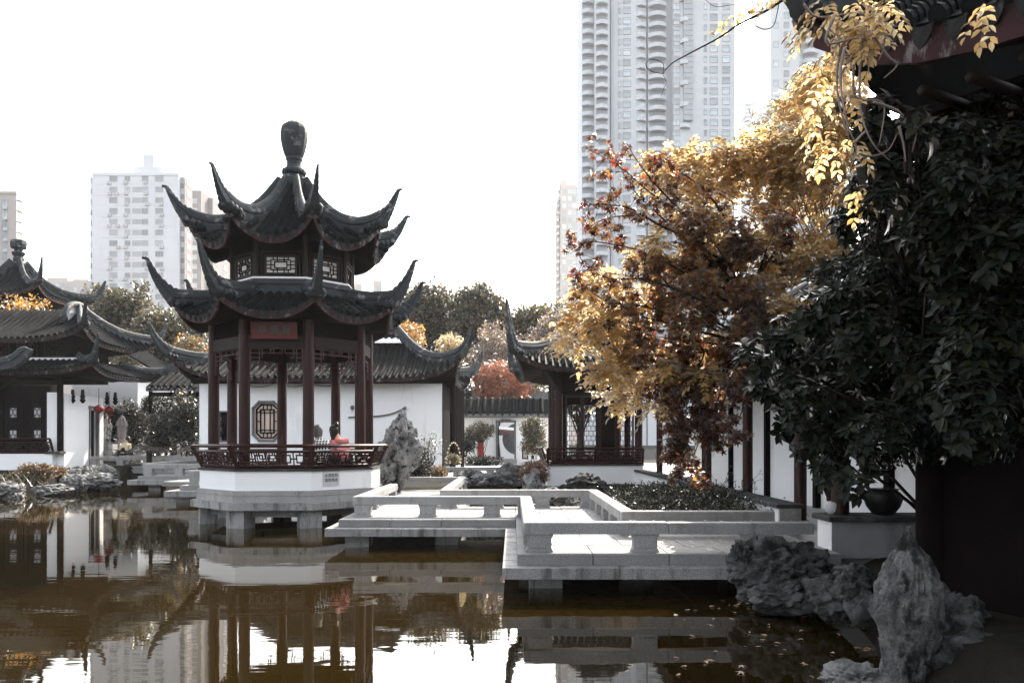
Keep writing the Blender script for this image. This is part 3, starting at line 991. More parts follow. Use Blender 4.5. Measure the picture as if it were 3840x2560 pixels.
# tower at the left edge
Y3 = 170.0
le = thing('apartment_tower', 'beige apartment tower cut off by the left edge of the photo', 'tower', (WX(5,Y3), Y3+9, 0))
put('wall', MB().prism([(WX(-120,Y3), Y3), (WX(38,Y3), Y3), (WX(43,Y3+15), Y3+15), (WX(-120,Y3), Y3+15)], 0, WZ(446,Y3)), M['conc_beige'], le)
put('parapet', MB().prism([(WX(-120,Y3), Y3-.2), (WX(38,Y3)+.2, Y3-.2), (WX(43,Y3+15)+.2, Y3+15), (WX(-120,Y3), Y3+15)], WZ(446,Y3)+.01, WZ(440,Y3)), M['conc_beige'], le)
WL = win_mesh('window', 1.3, 1.7, M['glass'], 1)
hood = MB().box((-1.0,-.9,-.06), (1.0,0,.06)).mesh('hood', M['balcony_dark'])
for j in range(10):
    y = 467 + 24.5*j
    for x in (11, -12, -35): add_window(le, WL, WX(x,Y3), Y3-.02, WZ(y,Y3))
    for x in (14, -9):
        if random.random() < .7:
            o = inst('air_conditioner', AC, le, (WX(x,Y3), Y3-.02, WZ(y+11,Y3)))
    inst('hood', hood, le, (WX(38,Y3), Y3+.6, WZ(y-6,Y3)), Euler((0,0,math.pi/2)))

# pale low blocks in the haze
def block(label, x0, x1, ytop, Y, mat='conc_white', floors=6, cols=4, depth=18, notch=None):
    t = thing('apartment_block', label, 'building', ((WX(x0,Y)+WX(x1,Y))/2, Y+depth/2, 0))
    b = MB().box((WX(x0,Y), Y, 0), (WX(x1,Y), Y+depth, WZ(ytop,Y)))
    put('wall', b, M[mat], t)
    if notch: put('roof_frame', MB().box((WX(notch[0],Y), Y+1, WZ(ytop,Y)+.01), (WX(notch[1],Y), Y+depth-1, WZ(notch[2],Y))), M[mat], t)
    w = (WX(x1,Y)-WX(x0,Y))/cols
    pr_ = win_mesh('window', w*.5, 1.7, M['glass_green'], 1)
    for j in range(floors):
        z = WZ(ytop,Y) - 3.2*(j+1)
        if z < 6: break
        for i in range(cols): add_window(t, pr_, WX(x0,Y) + (i+.5)*w, Y-.02, z)
    return t
block('pale low apartment block in the haze left of the white tower', 152, 208, 645, 300, 'conc_beige', 9, 4, 18, (165,200,640))
block('pale apartment block with a stepped roof far behind the left pavilion roof', 108, 155, 637, 320, 'conc_beige', 9, 3, 18)
block('pale block seen between the two roofs of the octagonal pavilion', 503, 545, 590, 280, 'conc_white', 14, 2)
block('narrow pale block just right of the pavilion body', 800, 812, 640, 320, 'conc_beige', 9, 1)
block('low pale rooftop right of the pavilion body', 816, 831, 651, 320, 'conc_beige', 3, 1)
rf_ = block('pale twin roof tower with two small masts above the lower roof of the pavilion', 857, 876, 644, 320, 'conc_beige', 4, 2)
for x in (861, 874): put('mast', MB().lathe([(.2, WZ(644,320)), (.2, WZ(636,320))], 6, (WX(x,320), 322, 0)), M['grey_paint'], rf_)

# the tall tower with stacked balconies
BY = 222.0; kb = BY/FPX; PIT = 24.0*kb
def bx(x): return WX(x, BY)
bt = thing('high_rise', 'very tall pale high-rise with stacked curved balconies rising out of the frame', 'tower', (bx(1520), BY+15, 0))
ZT = 152.0
put('wall', MB().box((bx(1368), BY, 0), (bx(1400), BY+24, ZT)).box((bx(1400)+.01, BY+3, 0), (bx(1560), BY+26, ZT)).box((bx(1490), BY+1.4, 0), (bx(1531), BY+2.99, ZT))
    .box((bx(1545), BY-1.5, 0), (bx(1684), BY+22, ZT-4)).box((bx(1340), BY+5, 0), (bx(1368)-.01, BY+22, ZT)), M['conc_grey'], bt)
# bowed glass front
arc = []
for i in range(9):
    a = math.pi*(.15 + .7*i/8)
    arc.append((bx(1446) - math.cos(a)*46*kb*1.0, BY + 3.0 - 2.6*math.sin(a)))
put('bow_wall', MB().prism(arc + [(arc[-1][0], BY+3), (arc[0][0], BY+3)], 0, ZT), M['conc_grey'], bt)
nfl = int(ZT/PIT)
def balcony_mesh(w, d, bow=True, mat='conc_white'):
    m = MB(); n = 8
    o = []
    for i in range(n+1):
        t = i/n
        o.append((-w/2 + w*t, -d*(.45 + .55*math.sin(math.pi*t)) if bow else -d))
    m.prism(o + [(w/2, .1), (-w/2, .1)], -.05, .12)
    i_ = [(x*.96, y*.94) for x, y in o]
    m.prism(o + list(reversed(i_)), .121, 1.05)
    return m.mesh('balcony', M[mat])
B1 = balcony_mesh(27*kb, 1.6); B2 = balcony_mesh(40*kb, 2.0); B3 = balcony_mesh(23*kb, 1.4)
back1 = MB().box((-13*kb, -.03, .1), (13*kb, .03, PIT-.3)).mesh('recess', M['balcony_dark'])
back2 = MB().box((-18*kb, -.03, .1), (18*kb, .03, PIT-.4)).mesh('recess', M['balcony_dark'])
Wa = win_mesh('window', 17*kb, 15*kb, M['glass_green'], 0); Wb = win_mesh('window', 6*kb, 13*kb, M['glass_green'], 0); Wc = win_mesh('window', 15*kb, 14*kb, M['glass_green'], 1)
Wd = win_mesh('window', 11*kb, 7*kb, M['glass'], 1); We = win_mesh('window', 20*kb, 9*kb, M['glass_green'], 4)
for j in range(nfl):
    z = j*PIT + .8
    if z < 18: continue
    def bal(me, bk, x, y):
        o = inst('balcony', me, bt, (bx(x), y, z))
        r_ = bpy.data.objects.new('recess', bk); r_.parent = o; COL.objects.link(r_)
    bal(B1, back1, 1354, BY+4.98)
    bal(B1, back1, 1382, BY-.02)
    bal(B2, back2, 1511, BY+1.36)
    o = inst('balcony', B3, bt, (bx(1473), BY+1.2, z)); r_ = bpy.data.objects.new('recess', We[1]); r_.parent = o; r_.location = (0, -.3, 1.6); COL.objects.link(r_)
    add_window(bt, Wd, bx(1412), BY+2.97, z+1.6)
    add_window(bt, Wa, bx(1440), BY+.36, z+1.6)
    add_window(bt, Wb, bx(1424), BY+.7, z+1.6)
    add_window(bt, Wb, bx(1461), BY+.66, z+1.6)
    add_window(bt, Wc, bx(1551), BY-1.53, z+1.6)
    add_window(bt, Wb, bx(1617), BY-1.53, z+1.6)
    add_window(bt, Wa, bx(1636), BY-1.53, z+1.6)
    add_window(bt, Wa, bx(1664), BY-1.53, z+1.6)
    if j % 2 == 0:
        o = inst('balcony', B3, bt, (bx(1586)-2, BY-1.52, z)) if z < 90 else inst('balcony', B3, bt, (bx(1586)-2, BY-1.52, z))
gl = MB().box((bx(1566), BY-2.6, 90), (bx(1586), BY-1.52, ZT-5)); put('glass_bay', gl, M['glass_green'], bt)
gl = MB(); 
for j in range(nfl*2): gl.box((bx(1565.5), BY-2.7, j*PIT/2+90.0), (bx(1586.5), BY-2.605, j*PIT/2+90.12)) if j*PIT/2 < 52 else None
put('glazing_bar', gl, M['win_frame'], bt)
put('fin', MB().box((bx(1684)+.01, BY+1, 0), (bx(1690), BY+16, ZT-6)), M['glass_green'], bt)
# neighbour high-rise at the right
RY = 240.0; kr = RY/FPX
rt = thing('high_rise', 'pale high-rise with balconies partly covered by the golden leaves, right of the tallest tower', 'tower', (WX(1850,RY), RY+15, 0))
put('wall', MB().box((WX(1770,RY), RY, 0), (WX(1835,RY), RY+20, 160)).box((WX(1835,RY)+.01, RY+3, 0), (WX(1960,RY), RY+22, 160)), M['conc_grey'], rt)
Wr = win_mesh('window', 12*kr, 14*kr, M['glass_green'], 0); B4 = balcony_mesh(36*kr, 2.0)
for j in range(18, int(158/PIT)):
    z = j*PIT
    add_window(rt, Wr, WX(1806,RY), RY-.02, z+1.6); add_window(rt, Wr, WX(1782,RY), RY-.02, z+1.6) if j % 2 else None
    o = inst('balcony', B4, rt, (WX(1868,RY), RY+2.98, z)); r_ = bpy.data.objects.new('recess', back2); r_.parent = o; COL.objects.link(r_)
    add_window(rt, Wr, WX(1844,RY), RY+2.97, z+1.6)
# brownish tower left of the tall one, far away
YB = 340.0
bw_ = thing('apartment_tower', 'hazy brownish apartment tower left of the tallest high-rise', 'tower', (WX(1310,YB), YB+12, 0))
put('wall', MB().box((WX(1287,YB), YB, 0), (WX(1342,YB), YB+22, WZ(424,YB))).box((WX(1280,YB), YB+3, 0), (WX(1287,YB)-.01, YB+20, WZ(456,YB))).box((WX(1287,YB)+.1, YB+2, WZ(424,YB)+.01), (WX(1304,YB), YB+14, WZ(408,YB))), M['conc_beige'], bw_)
Wq = win_mesh('window', 1.7, 2.0, M['glass_green'], 1); B5 = balcony_mesh(1.6, 1.2)
for j in range(26):
    z = WZ(440,YB) - 3.0*j
    if z < 40: break
    for x in (1296, 1309, 1318, 1329): add_window(bw_, Wq, WX(x,YB), YB-.02, z)
    inst('balcony', B5, bw_, (WX(1283,YB), YB+2.9, z))
# slim tower between the two high-rises
YS = 420.0
st = thing('distant_tower', 'faint slim tower in the haze between the two high-rises', 'tower', (WX(1738,YS), YS+8, 0))
put('wall', MB().box((WX(1731,YS), YS, 0), (WX(1741,YS), YS+10, WZ(182,YS))), M['conc_grey'], st)
put('base', MB().box((WX(1700,YS), YS-8, 0), (WX(1736,YS), YS-1, WZ(250,YS))), M['conc_white'], st)
bands = MB()
for j in range(20): bands.box((WX(1702,YS), YS-8.1, WZ(255+9*j,YS)), (WX(1734,YS), YS-8.01, WZ(258+9*j,YS)))
put('window_band', bands, M['glass_green'], st)
# ------------------------------------------------------------------ white-walled hall behind the pavilion

hall = thing('hall', 'long white-walled hall with a dark tiled hipped roof directly behind the pavilion', 'hall', (-7.7, 35, .5))
HY = 32.0
# front wall with two openings: square-headed one at the left, eight-sided window in the middle
wx0, wx1, wz0, wz1 = -12.6, -2.85, .45, 4.16
oL = (WX(503,HY), WX(531,HY), WZ(1013,HY), WZ(945,HY))
oC = (WX(583,HY), WX(642,HY), WZ(1010,HY), WZ(924,HY))
wl = MB(); T = .28
def wbox(a, b, c, d): wl.box((a, HY, c), (b, HY+T, d))
wbox(wx0, oL[0], wz0, wz1); wbox(oL[0], oL[1], wz0, oL[2]); wbox(oL[0], oL[1], oL[3], wz1)
wbox(oL[1], oC[0], wz0, wz1); wbox(oC[0], oC[1], wz0, oC[2]); wbox(oC[0], oC[1], oC[3], wz1); wbox(oC[1], wx1, wz0, wz1)
# corner fillets of the eight-sided opening
ch = .24
for sx, xe in ((1, oC[0]), (-1, oC[1])):
    for sz, ze in ((1, oC[2]), (-1, oC[3])):
        v = [(xe, HY, ze), (xe+sx*ch, HY, ze), (xe, HY, ze+sz*ch)]
        wl.add(v + [(x, y+T, z) for x, y, z in v], [(0,1,2),(5,4,3),(0,3,4,1),(1,4,5,2),(2,5,3,0)])
put('wall', wl, M['plaster'], hall)
cxw, czw = (oC[0]+oC[1])/2, (oC[2]+oC[3])/2
Pw = Panel((cxw, HY-.02, czw), SX, SZ, oC[1]-oC[0], oC[3]-oC[2])
def octline(P, mb, w, h, c, t, dep, off=0):
    q = [(-w+c,-h),(w-c,-h),(w,-h+c),(w,h-c),(w-c,h),(-w+c,h),(-w,h-c),(-w,-h+c)]
    for i in range(8):
        (a, b), (d, e) = q[i], q[(i+1) % 8]
        P.bar(mb, a, b, d, e, t, dep*(1 - .015*(i % 2)), off)
wi, hi_ = Pw.w/2, Pw.h/2
m_ = MB(); octline(Pw, m_, wi+.03, hi_+.03, .25, .075, .12)
win = put('window', m_, M['grey_paint'], hall)
m_ = MB(); octline(Pw, m_, wi-.09, hi_-.09, .19, .05, .06, -.1); Pw.rect(m_, -wi*.52, -hi_*.62, wi*.52, hi_*.62, .05, .06, -.1)
for s_ in (-1, 1):
    Pw.bar(m_, s_*wi*.22, -hi_*.62, s_*wi*.22, hi_*.62, .035, .05, -.1); Pw.bar(m_, -wi*.52, s_*hi_*.46, wi*.52, s_*hi_*.46, .035, .049, -.1)
    for q in (-.5, 0, .5): Pw.bar(m_, s_*wi*.52, q*hi_, s_*(wi-.1), q*hi_, .03, .05, -.1); Pw.bar(m_, q*wi*.6, s_*hi_*.62, q*wi*.6, s_*(hi_-.1), .03, .05, -.1)
put('lattice', m_, M['dark_wood'], win)
m_ = MB(); Pw.board(m_, -wi, -hi_, wi, hi_, .01, -.135); put('pane', m_, M['tan_panel'], win)
m_ = MB(); Po = Panel(((oL[0]+oL[1])/2, HY-.02, (oL[2]+oL[3])/2), SX, SZ, 1, 1)
Po.rect(m_, -(oL[1]-oL[0])/2, -(oL[3]-oL[2])/2, (oL[1]-oL[0])/2, (oL[3]-oL[2])/2, .06, .1)
op = put('window', m_, M['grey_paint'], hall)
m_ = MB(); Po.w, Po.h = oL[1]-oL[0], oL[3]-oL[2]; lattice_grid(Po, m_, 3, 6, .025, .04); put('lattice', m_, M['dark_wood'], op)
m_ = MB(); Po.board(m_, -Po.w/2, -Po.h/2, Po.w/2, Po.h/2, .01, -.3); put('pane', m_, M['dark_wood'], op)
# side and back walls, dark post at the right corner, eave beam
put('wall', MB().box((wx0, HY+T+.003, wz0), (wx0+.28, 38, wz1)).box((wx0, 38.003, wz0), (wx1, 38.25, wz1)), M['plaster'], hall)
put('side_screen', MB().box((wx1+.003, HY+.05, wz0), (wx1+.05, 38, wz1)), M['dark_wood'], hall)
for y in (HY+.15, 33.6, 35, 36.6, 37.9):
    put('column', MB().lathe([(.12,.45),(.12,4.3)], 10, (wx1+.42, y, 0)), M['dark_wood'], hall)
put('eave_beam', MB().box((wx0-.3, HY-.10, wz1+.002), (wx1+.55, HY+.3, wz1+.24)), M['dark_wood'], hall)
horn_h = [(.18,.14,.85),(.40,.36,.66),(.60,.66,.47),(.72,.95,.32),(.78,1.12,.2),(.83,1.14,.13)]
rect_roof(hall, (-7.65, 35.0), 5.35, 3.9, 2.4, 4.32, 6.75, .32, .86, 6.5, horn_h, (4.9, 3.0, 4.38), .27, .11, 4, .085, drip=DRIP_SMALL, ridge_scale=1.35, dzp=3.0, sag=.3)
# little white gable end seen over the right slope
gb = MB(); gx_ = -7.65 + 2.4
gb.add([(gx_+.5, 33.6, 6.0), (gx_+.5, 36.4, 6.0), (gx_+.2, 35.0, 6.5), (gx_-.6, 33.6, 6.0), (gx_-.6, 36.4, 6.0), (gx_-.2, 35, 6.5)], [(0,1,2),(5,4,3),(0,3,4,1),(1,4,5,2),(2,5,3,0)])
put('gable', gb, M['plaster'], hall)
# goose-neck lamp and sagging cables on the wall
lampw = thing('wall_lamp', 'thin grey goose-neck conduit on the white hall wall right of the pavilion', 'lamp', tuple(W(930, 937, HY)))
pts = [W(x, y, HY-.06) for x, y in ((800,958),(855,956),(885,953),(908,947),(920,941),(929,936))]
put('conduit', MB().tube(spline(pts, 4), .03, 6), M['grey_paint'], lampw, smooth=True)
put('lamp_head', MB().lathe([(.001,-.06),(.05,-.04),(.06,.02),(.03,.06),(.001,.07)], 8, W(930, 937, HY-.08)), M['grey_paint'], lampw, smooth=True)
put('pull_cord', MB().tube([W(930,939,HY-.08), W(930.5,965,HY-.08)], .012, 5), M['grey_paint'], lampw)
sp_ = thing('wall_socket', 'small round wall fitting on the white hall wall between pavilion columns', 'fitting', tuple(W(809, 936, HY)))
put('bracket', MB().lathe([(.001,-.09),(.07,-.06),(.08,.04),(.03,.1),(.001,.1)], 8, W(809, 936, HY-.06)).tube([W(809,938,HY-.05), W(808.5,946,HY-.05)], .012, 5), M['grey_paint'], sp_, smooth=True)
cab = MB()
for a, b, s_ in ((553,630,9),(640,708,8),(716,778,7)):
    cab.tube([W(lerp(a,b,t), 880 + s_*4*t*(1-t), HY-.05) for t in [i/10 for i in range(11)]], .012, 5)
tag(put('cable', cab, M['dark_wood']), 'dark cable sagging in loops under the hall eave', 'cable')

# ------------------------------------------------------------------ garden wall with a doorway at the back
GY = 45.0
gw = thing('garden_wall', 'white garden wall with a tiled top and a moon-gate courtyard seen through its doorway', 'wall', (0, GY, .7))
gx0, gx1 = WX(1030, GY), WX(1262, GY); gtop = WZ(957, GY); gbase = .5
dx0, dx1, dz1 = WX(1141, GY), WX(1183, GY), WZ(968, GY)
put('wall', MB().box((gx0, GY, gbase), (dx0, GY+.3, gtop)).box((dx1, GY, gbase), (gx1, GY+.3, gtop)).box((dx0, GY, dz1), (dx1, GY+.3, gtop)), M['plaster'], gw)
Pd = Panel(((dx0+dx1)/2, GY-.02, (dz1+.7)/2), SX, SZ, dx1-dx0, dz1-.7)
m_ = MB(); Pd.bar(m_, -Pd.w/2, -Pd.h/2, -Pd.w/2, Pd.h/2, .10, .2); Pd.bar(m_, Pd.w/2, -Pd.h/2, Pd.w/2, Pd.h/2, .10, .2); Pd.bar(m_, -Pd.w/2, Pd.h/2+.005, Pd.w/2, Pd.h/2+.005, .10, .21); Pd.bar(m_, -Pd.w/4, Pd.h/2+.1, Pd.w/4, Pd.h/2+.1, .07, .2)
put('door_frame', m_, M['grey_paint'], gw)
put('step', MB().cbox((dx0-.1, GY-1.3, .5), (dx1+.1, GY-.03, .86)), M['granite'], gw)
zt = WZ(916, GY); ze = WZ(950, GY)
Fw = Facet((0, 0), -math.pi/2, lambda v: gx1-gx0, lambda v: -(GY+.15) + .05 + .85*v, lambda v: lerp(zt, ze, v), lambda v: 0, lambda v: 0, 4)
Fw.O = Vector(((gx0+gx1)/2, 0, 0))
mb = MB(); bed_mb(Fw, mb, 3, 3); 
mb.box((gx0, GY+.1, ze-.05), (gx1, GY+.9, ze+.1))
rf = put('wall_roof', mb, M['tile'], gw)
roof_facet(Fw, rf, .40, DRIP_SMALL, .2, None, .14, 4, .13, 'grey_paint')
put('eave_board', MB().box((gx0, GY-.35, gtop-.02), (gx1, GY-.02, ze-.22)), M['dark_wood'], gw)
# courtyard behind: white wall with a round moon gate
cw = thing('courtyard_wall', 'white courtyard wall with a round moon gate behind the doorway', 'wall', (0, 50, .7))
mgx, mgz, mgr = WX(1190, 50), WZ(1008, 50), 1.0
ring = []
n = 28
ringv = [(mgx + mgr*math.cos(2*math.pi*i/n), 50, mgz + mgr*math.sin(2*math.pi*i/n)) for i in range(n)]
sq = []
for i in range(n):
    a = 2*math.pi*i/n; c_, s_ = math.cos(a), math.sin(a); q = 1/max(abs(c_), abs(s_))
    sq.append((mgx + 3.2*c_*q, 50, mgz + 1.9*s_*q))
m_ = MB(); m_.add(ringv + sq, [(i, (i+1) % n, n+(i+1) % n, n+i) for i in range(n)])
m_.add([(x, 50.3, z) for x, y, z in ringv] + ringv, [(i, n+i, n+(i+1) % n, (i+1) % n) for i in range(n)])
put('wall', m_, M['plaster'], cw)
put('dark_room', MB().box((mgx-3, 51.5, .4), (mgx+3, 51.7, 5)), M['grey_paint'], cw)
aw = thing('awning', 'dark red awning with a pale top edge inside the far doorway', 'awning', tuple(W(1165, 980, 47)))
put('cloth', MB().add([W(1146,985,46.5), W(1180,988,46.5), W(1177,997,46), W(1147,1000,46)], [(0,1,2,3)]), M['maroon'], aw)
put('edge', MB().add([W(1146,978,46.8), W(1180,982,46.8), W(1180,988,46.5), W(1146,985,46.5)], [(0,1,2,3)]), M['white_paint'], aw)

# ------------------------------------------------------------------ waterside pavilion at the right
rp = thing('waterside_pavilion', 'dark lattice-windowed waterside pavilion on a white base, half hidden by yellow leaves', 'pavilion', (3.0, 28.7, .5))
x0, x1, y0, y1 = 1.12, 4.25, 26.0, 32.0
put('foundation', MB().box((x0-.12, y0-.14, -.6), (x1+.2, y1, .40)), M['granite_dark'], rp)
put('base_wall', MB().box((x0, y0, .40), (x1, y1, 1.06)), M['plaster_stained'], rp)
put('coping', MB().cbox((x0-.06, y0-.06, 1.062), (x1+.04, y1, 1.115)), M['coping'], rp)
def bench_side(root, a, b, out, n, h=.50, lean=.20, z=1.12):
    a, b, out = Vector(a), Vector(b), Vector(out)
    b0, b1 = a + SZ*z, b + SZ*z; t0, t1 = a + out*lean + SZ*(z+h), b + out*lean + SZ*(z+h)
    ex = b1-b0; ez = t0-b0
    o = put('bench_back', MB().bar(t0, t1, .07, .05, ez).bar(lerp(b0,t0,.76), lerp(b1,t1,.76), .05, .04, ez).bar(lerp(b0,t0,.06), lerp(b1,t1,.06), .05, .06, ez), M['red_wood'], root)
    Pl = Panel((lerp(b0,t0,.42)+lerp(b1,t1,.42))/2, ex, ez, ex.length-.06, ez.length*.62)
    m_ = MB(); lattice_rail(Pl, m_, n, .028, .03); put('lattice', m_, M['red_wood'], o)
    m = MB()
    for t in (0, .5, 1): m.bar(lerp(b0,b1,t), lerp(t0,t1,t)*.98 + lerp(b0,b1,t)*.02, .07, .07, ex)
    put('rail_post', m, M['red_wood'], o)
    return o
bench_side(rp, (x0, y0+.02, 0), (x1-.02, y0+.02, 0), (0,-1,0), 9)
bench_side(rp, (x0+.02, y1-.3, 0), (x0+.02, y0, 0), (-1,0,0), 12)
put('bench_seat', MB().box((x0+.05, y0+.05, 1.116), (x1-.02, y0+.45, 1.16)), M['red_wood'], rp)
# posts and lattice window leaves
cy_ = y0 + .42
for cx_ in (x0+.40, x1-.08):
    put('column', MB().lathe([(.13,1.1),(.13,4.4)], 12, (cx_, cy_, 0)), M['red_wood'], rp, flat_angle=.7)
for yy in (29.0, 31.6):
    put('column', MB().lathe([(.12,1.1),(.12,4.4)], 12, (x0+.40, yy, 0)), M['red_wood'], rp, flat_angle=.7)
    put('column', MB().lathe([(.12,1.1),(.12,4.4)], 12, (x1-.08, yy, 0)), M['red_wood'], rp, flat_angle=.7)
def leaf_win(cx, w, z0=1.35, z1=3.35, open_=0.0, face='y'):
    if face == 'y':
        P = Panel((cx, cy_+.02, (z0+z1)/2), (math.cos(open_), math.sin(open_), 0), SZ, w, z1-z0)
    else:
        P = Panel((x0+.40, cx, (z0+z1)/2), (0, -1, 0), SZ, w, z1-z0)
    m_ = MB(); P.rect(m_, -w/2, -P.h/2, w/2, P.h/2, .06, .05)
    o = put('window', m_, M['red_wood'], rp)
    P2 = Panel(P.c, P.ex, P.ez, w-.1, P.h-.1)
    m_ = MB(); lattice_grid(P2, m_, 3, 12, .018, .02); put('lattice', m_, M['dark_wood'], o)
sp0, sp1 = x0+.62, x1-.24
nw = 4
for i in range(nw):
    w_ = (sp1-sp0)/nw
    leaf_win(sp0 + (i+.5)*w_, w_-.05)
for i in range(4): leaf_win(cy_+.4 + i*.62, .55, face='x')
put('lintel', MB().box((x0+.3, cy_-.08, 3.42), (x1, cy_+.08, 4.45)).box((x0+.34, cy_+.10, 3.42), (x0+.46, y1-.2, 4.45)), M['dark_wood'], rp)
put('sill', MB().box((x0+.5, cy_-.06, 1.17), (x1-.1, cy_+.06, 1.30)), M['red_wood'], rp)
# partial back wall so that light shows through between the leaves
put('back_wall', MB().box((x0+.3, y1-.2, 1.0), (x0+1.0, y1-.05, 4.4)).box((x0+2.2, y1-.2, 1.0), (x1, y1-.05, 4.4)).box((x0+1.0, y1-.2, 3.3), (x0+2.2, y1-.05, 4.4)), M['dark_wood'], rp)
put('ceiling', MB().box((x0+.3, cy_+.1, 4.45), (x1, y1-.1, 4.5)), M['dark_wood'], rp)
br = MB(); br.bar((x0+.40, cy_-.1, 3.65), (x0-.05, cy_-.55, 4.3), .14, .30); put('bracket', br, M['brown_wood'], rp)
horn_r = [(.14,.20,.86),(.27,.52,.68),(.35,.90,.50),(.40,1.25,.34),(.43,1.50,.22),(.46,1.53,.14)]
rect_roof(rp, (3.05, 28.75), 2.75, 3.45, .6, 4.20, 6.3, .26, .52, 4.0, horn_r, (1.95, 2.6, 4.42), .22, .1, 4, .07, drip=DRIP_SMALL, ridge_scale=1.2, dzp=2.5)

# ------------------------------------------------------------------ covered gallery along the right bank
ga = thing('gallery', 'covered gallery with red-brown columns and a low stone-capped white wall along the right bank', 'gallery', (5, 18, .5))
put('low_wall', MB().box((4.02, 12.0, -.4), (4.30, 26.2, .86)), M['plaster'], ga)
for i in range(10):
    a, b = lerp(11.92, 26.2, i/10), lerp(11.92, 26.2, (i+1)/10)
    put('coping', MB().cbox((3.95, a+.003, .862), (4.37, b-.003, .925), .01), M['coping'], ga)
put('wall_end', MB().box((4.0, 11.93, .5), (4.32, 11.998, .86)), M['granite'], ga)
put('floor', MB().box((4.3, 10.6, -.4), (6.0, 26, .56)), M['paving'], ga)
bw = MB()
bw.box((6.0, 9.0, .3), (6.25, 26.2, 4.0))
put('back_wall', bw, M['plaster'], ga)
for y in (12.6, 15.6, 18.65, 21.75, 24.8):
    put('wall_post', MB().box((5.90, y-.09, .55), (5.998, y+.09, 3.4)), M['dark_wood'], ga)
for y in (12.25, 15.0, 18.1, 21.1, 24.0):
    put('column', MB().lathe([(.095,.55),(.095,3.4)], 12, (4.42, y, 0)), M['red_wood'], ga, flat_angle=.7)
    put('column_base', MB().lathe([(.16,.50),(.16,.60),(.12,.66)], 12, (4.42, y, 0)), M['granite_dark'], ga)
for x in (4.42, 5.95): put('beam', MB().box((x-.07, 9.5, 3.2), (x+.07, 26, 3.42)), M['dark_wood'], ga)
put('rafters', MB().box((4.0, 9.5, 3.44), (6.3, 26.2, 3.50)), M['dark_wood'], ga)
# carved window on the back wall
Pg = Panel((5.97, 16.6, 2.2), (0,-1,0), SZ, .9, 1.0)
m_ = MB(); Pg.rect(m_, -.45,-.5,.45,.5,.09,.1); Pg.rect(m_, -.33,-.38,.33,.38,.05,.08); put('wall_window', m_, M['grey_paint'], ga)
# roof of the gallery
for sgn, ang in ((-1, math.pi), (1, 0)):
    Fg = Facet((5.2, 18.4), ang, lambda v: 17.4, lambda v: 1.75*v, lambda v: lerp(4.45, 3.5, v) - .08*math.sin(math.pi*v), lambda v: 0, lambda v: 0, 4)
    mb = MB(); bed_mb(Fg, mb, 3, 8)
    rf = put('gallery_roof', mb, M['tile'], ga, smooth=True)
    roof_facet(Fg, rf, .24, DRIP_SMALL, .14, None, .12, 4, .075, rows=sgn < 0)
put('ridge', MB().sweep([(5.2, 9.8, 4.42), (5.2, 18, 4.42), (5.2, 27, 4.42)], RIDGE_PROF, [.9]*3), M['ridge'], ga)

# front low wall turning to the right, where the bridge lands
fw = thing('low_wall', 'low white wall with a dark coping at the right end of the zigzag bridge', 'wall', (5.5, 10.2, .4))
put('wall', MB().box((4.01, 10.0, .40), (8.8, 10.46, .86)), M['plaster_shaded'], fw)
put('wall_end', MB().box((4.0, 10.003, .40), (4.008, 10.455, .86)), M['plaster'], fw)
put('plinth', MB().box((4.03, 10.03, -.5), (8.8, 10.44, .398)), M['granite_dark'], fw)
for i in range(5):
    a, b = 3.94 + i*.97, 3.94 + (i+1)*.97
    put('coping', MB().cbox((a+.003, 9.93, .862), (b-.003, 10.53, .93), .012), M['coping'], fw)
for x in (4.2, 7.2):
    put('column', MB().lathe([(.11,.93),(.11,3.6)], 12, (x, 10.22, 0)), M['red_wood'], fw, flat_angle=.7)

# ------------------------------------------------------------------ near building at the right edge: big eave and dark timber front
nb = thing('near_house', 'dark timber house at the right edge whose tiled eave juts in at the upper corner', 'house', (5.0, 7.0, .5))
NO = Vector((-.83, -.56, 0)).normalized(); NL = Vector((-NO.y, NO.x, 0))
ncor = Vector((2.55, 6.65, 0)); nmid = ncor + NL*5.0
A_ = ncor - NO*1.35 + NL*.15
def wall_seg(a, b, z0, z1, t=.15):
    d = (b-a).normalized(); n_ = Vector((-d.y, d.x, 0))
    return MB().obox((a+b)/2 + SZ*(z0+z1)/2, d*(b-a).length/2, n_*t/2, SZ*(z1-z0)/2)
put('wall', wall_seg(A_, A_ + NL*9.6, .2, 4.7), M['dark_wood'], nb)
put('wall', wall_seg(A_ + NL*.08, A_ - NO*4.5 + NL*.08, .2, 4.7), M['dark_wood'], nb)
for k in range(6):
    c = A_ - NO*(.05) + NL*(.1 + k*1.5)
    put('column', MB().lathe([(.13,.2),(.13,4.7)], 12, (c.x + NO.x*.1, c.y + NO.y*.1, 0)), M['dark_wood'], nb, flat_angle=.7)
bk = MB()
for k in range(3):
    c = A_ + NL*(.1 + k*1.5)
    bk.bar(c + SZ*3.7 + NO*.1, c + NO*1.0 + SZ*4.5, .16, .3)
    bk.lathe([(.02,-.25),(.09,-.2),(.12,-.05),(.07,0),(.1,.08),(.1,.5)], 8, c + NO*1.0 + SZ*4.2)
put('bracket', bk, M['brown_wood'], nb)
for k in range(26):                                        # round rafters under the eave
    a = A_ + NL*(k*.36 - .1)
    put('rafter', MB().tube([a + NO*.05 + SZ*4.62, a + NO*1.15 + SZ*(4.54 + (.3*max(0, 1 - k/3))**1.5)], .045, 7), M['brown_wood'], nb, smooth=True)
Fn = Facet((nmid - NO*2.6)[:2], math.atan2(NO.y, NO.x), lambda v: 7.6 + 2.4*v, lambda v: .1 + 2.5*v, lambda v: smooth_interp([(0,6.9),(.5,5.75),(1,4.86)], v), lambda v: .12*v*v, lambda v: .55*v**2.5, 8.5)
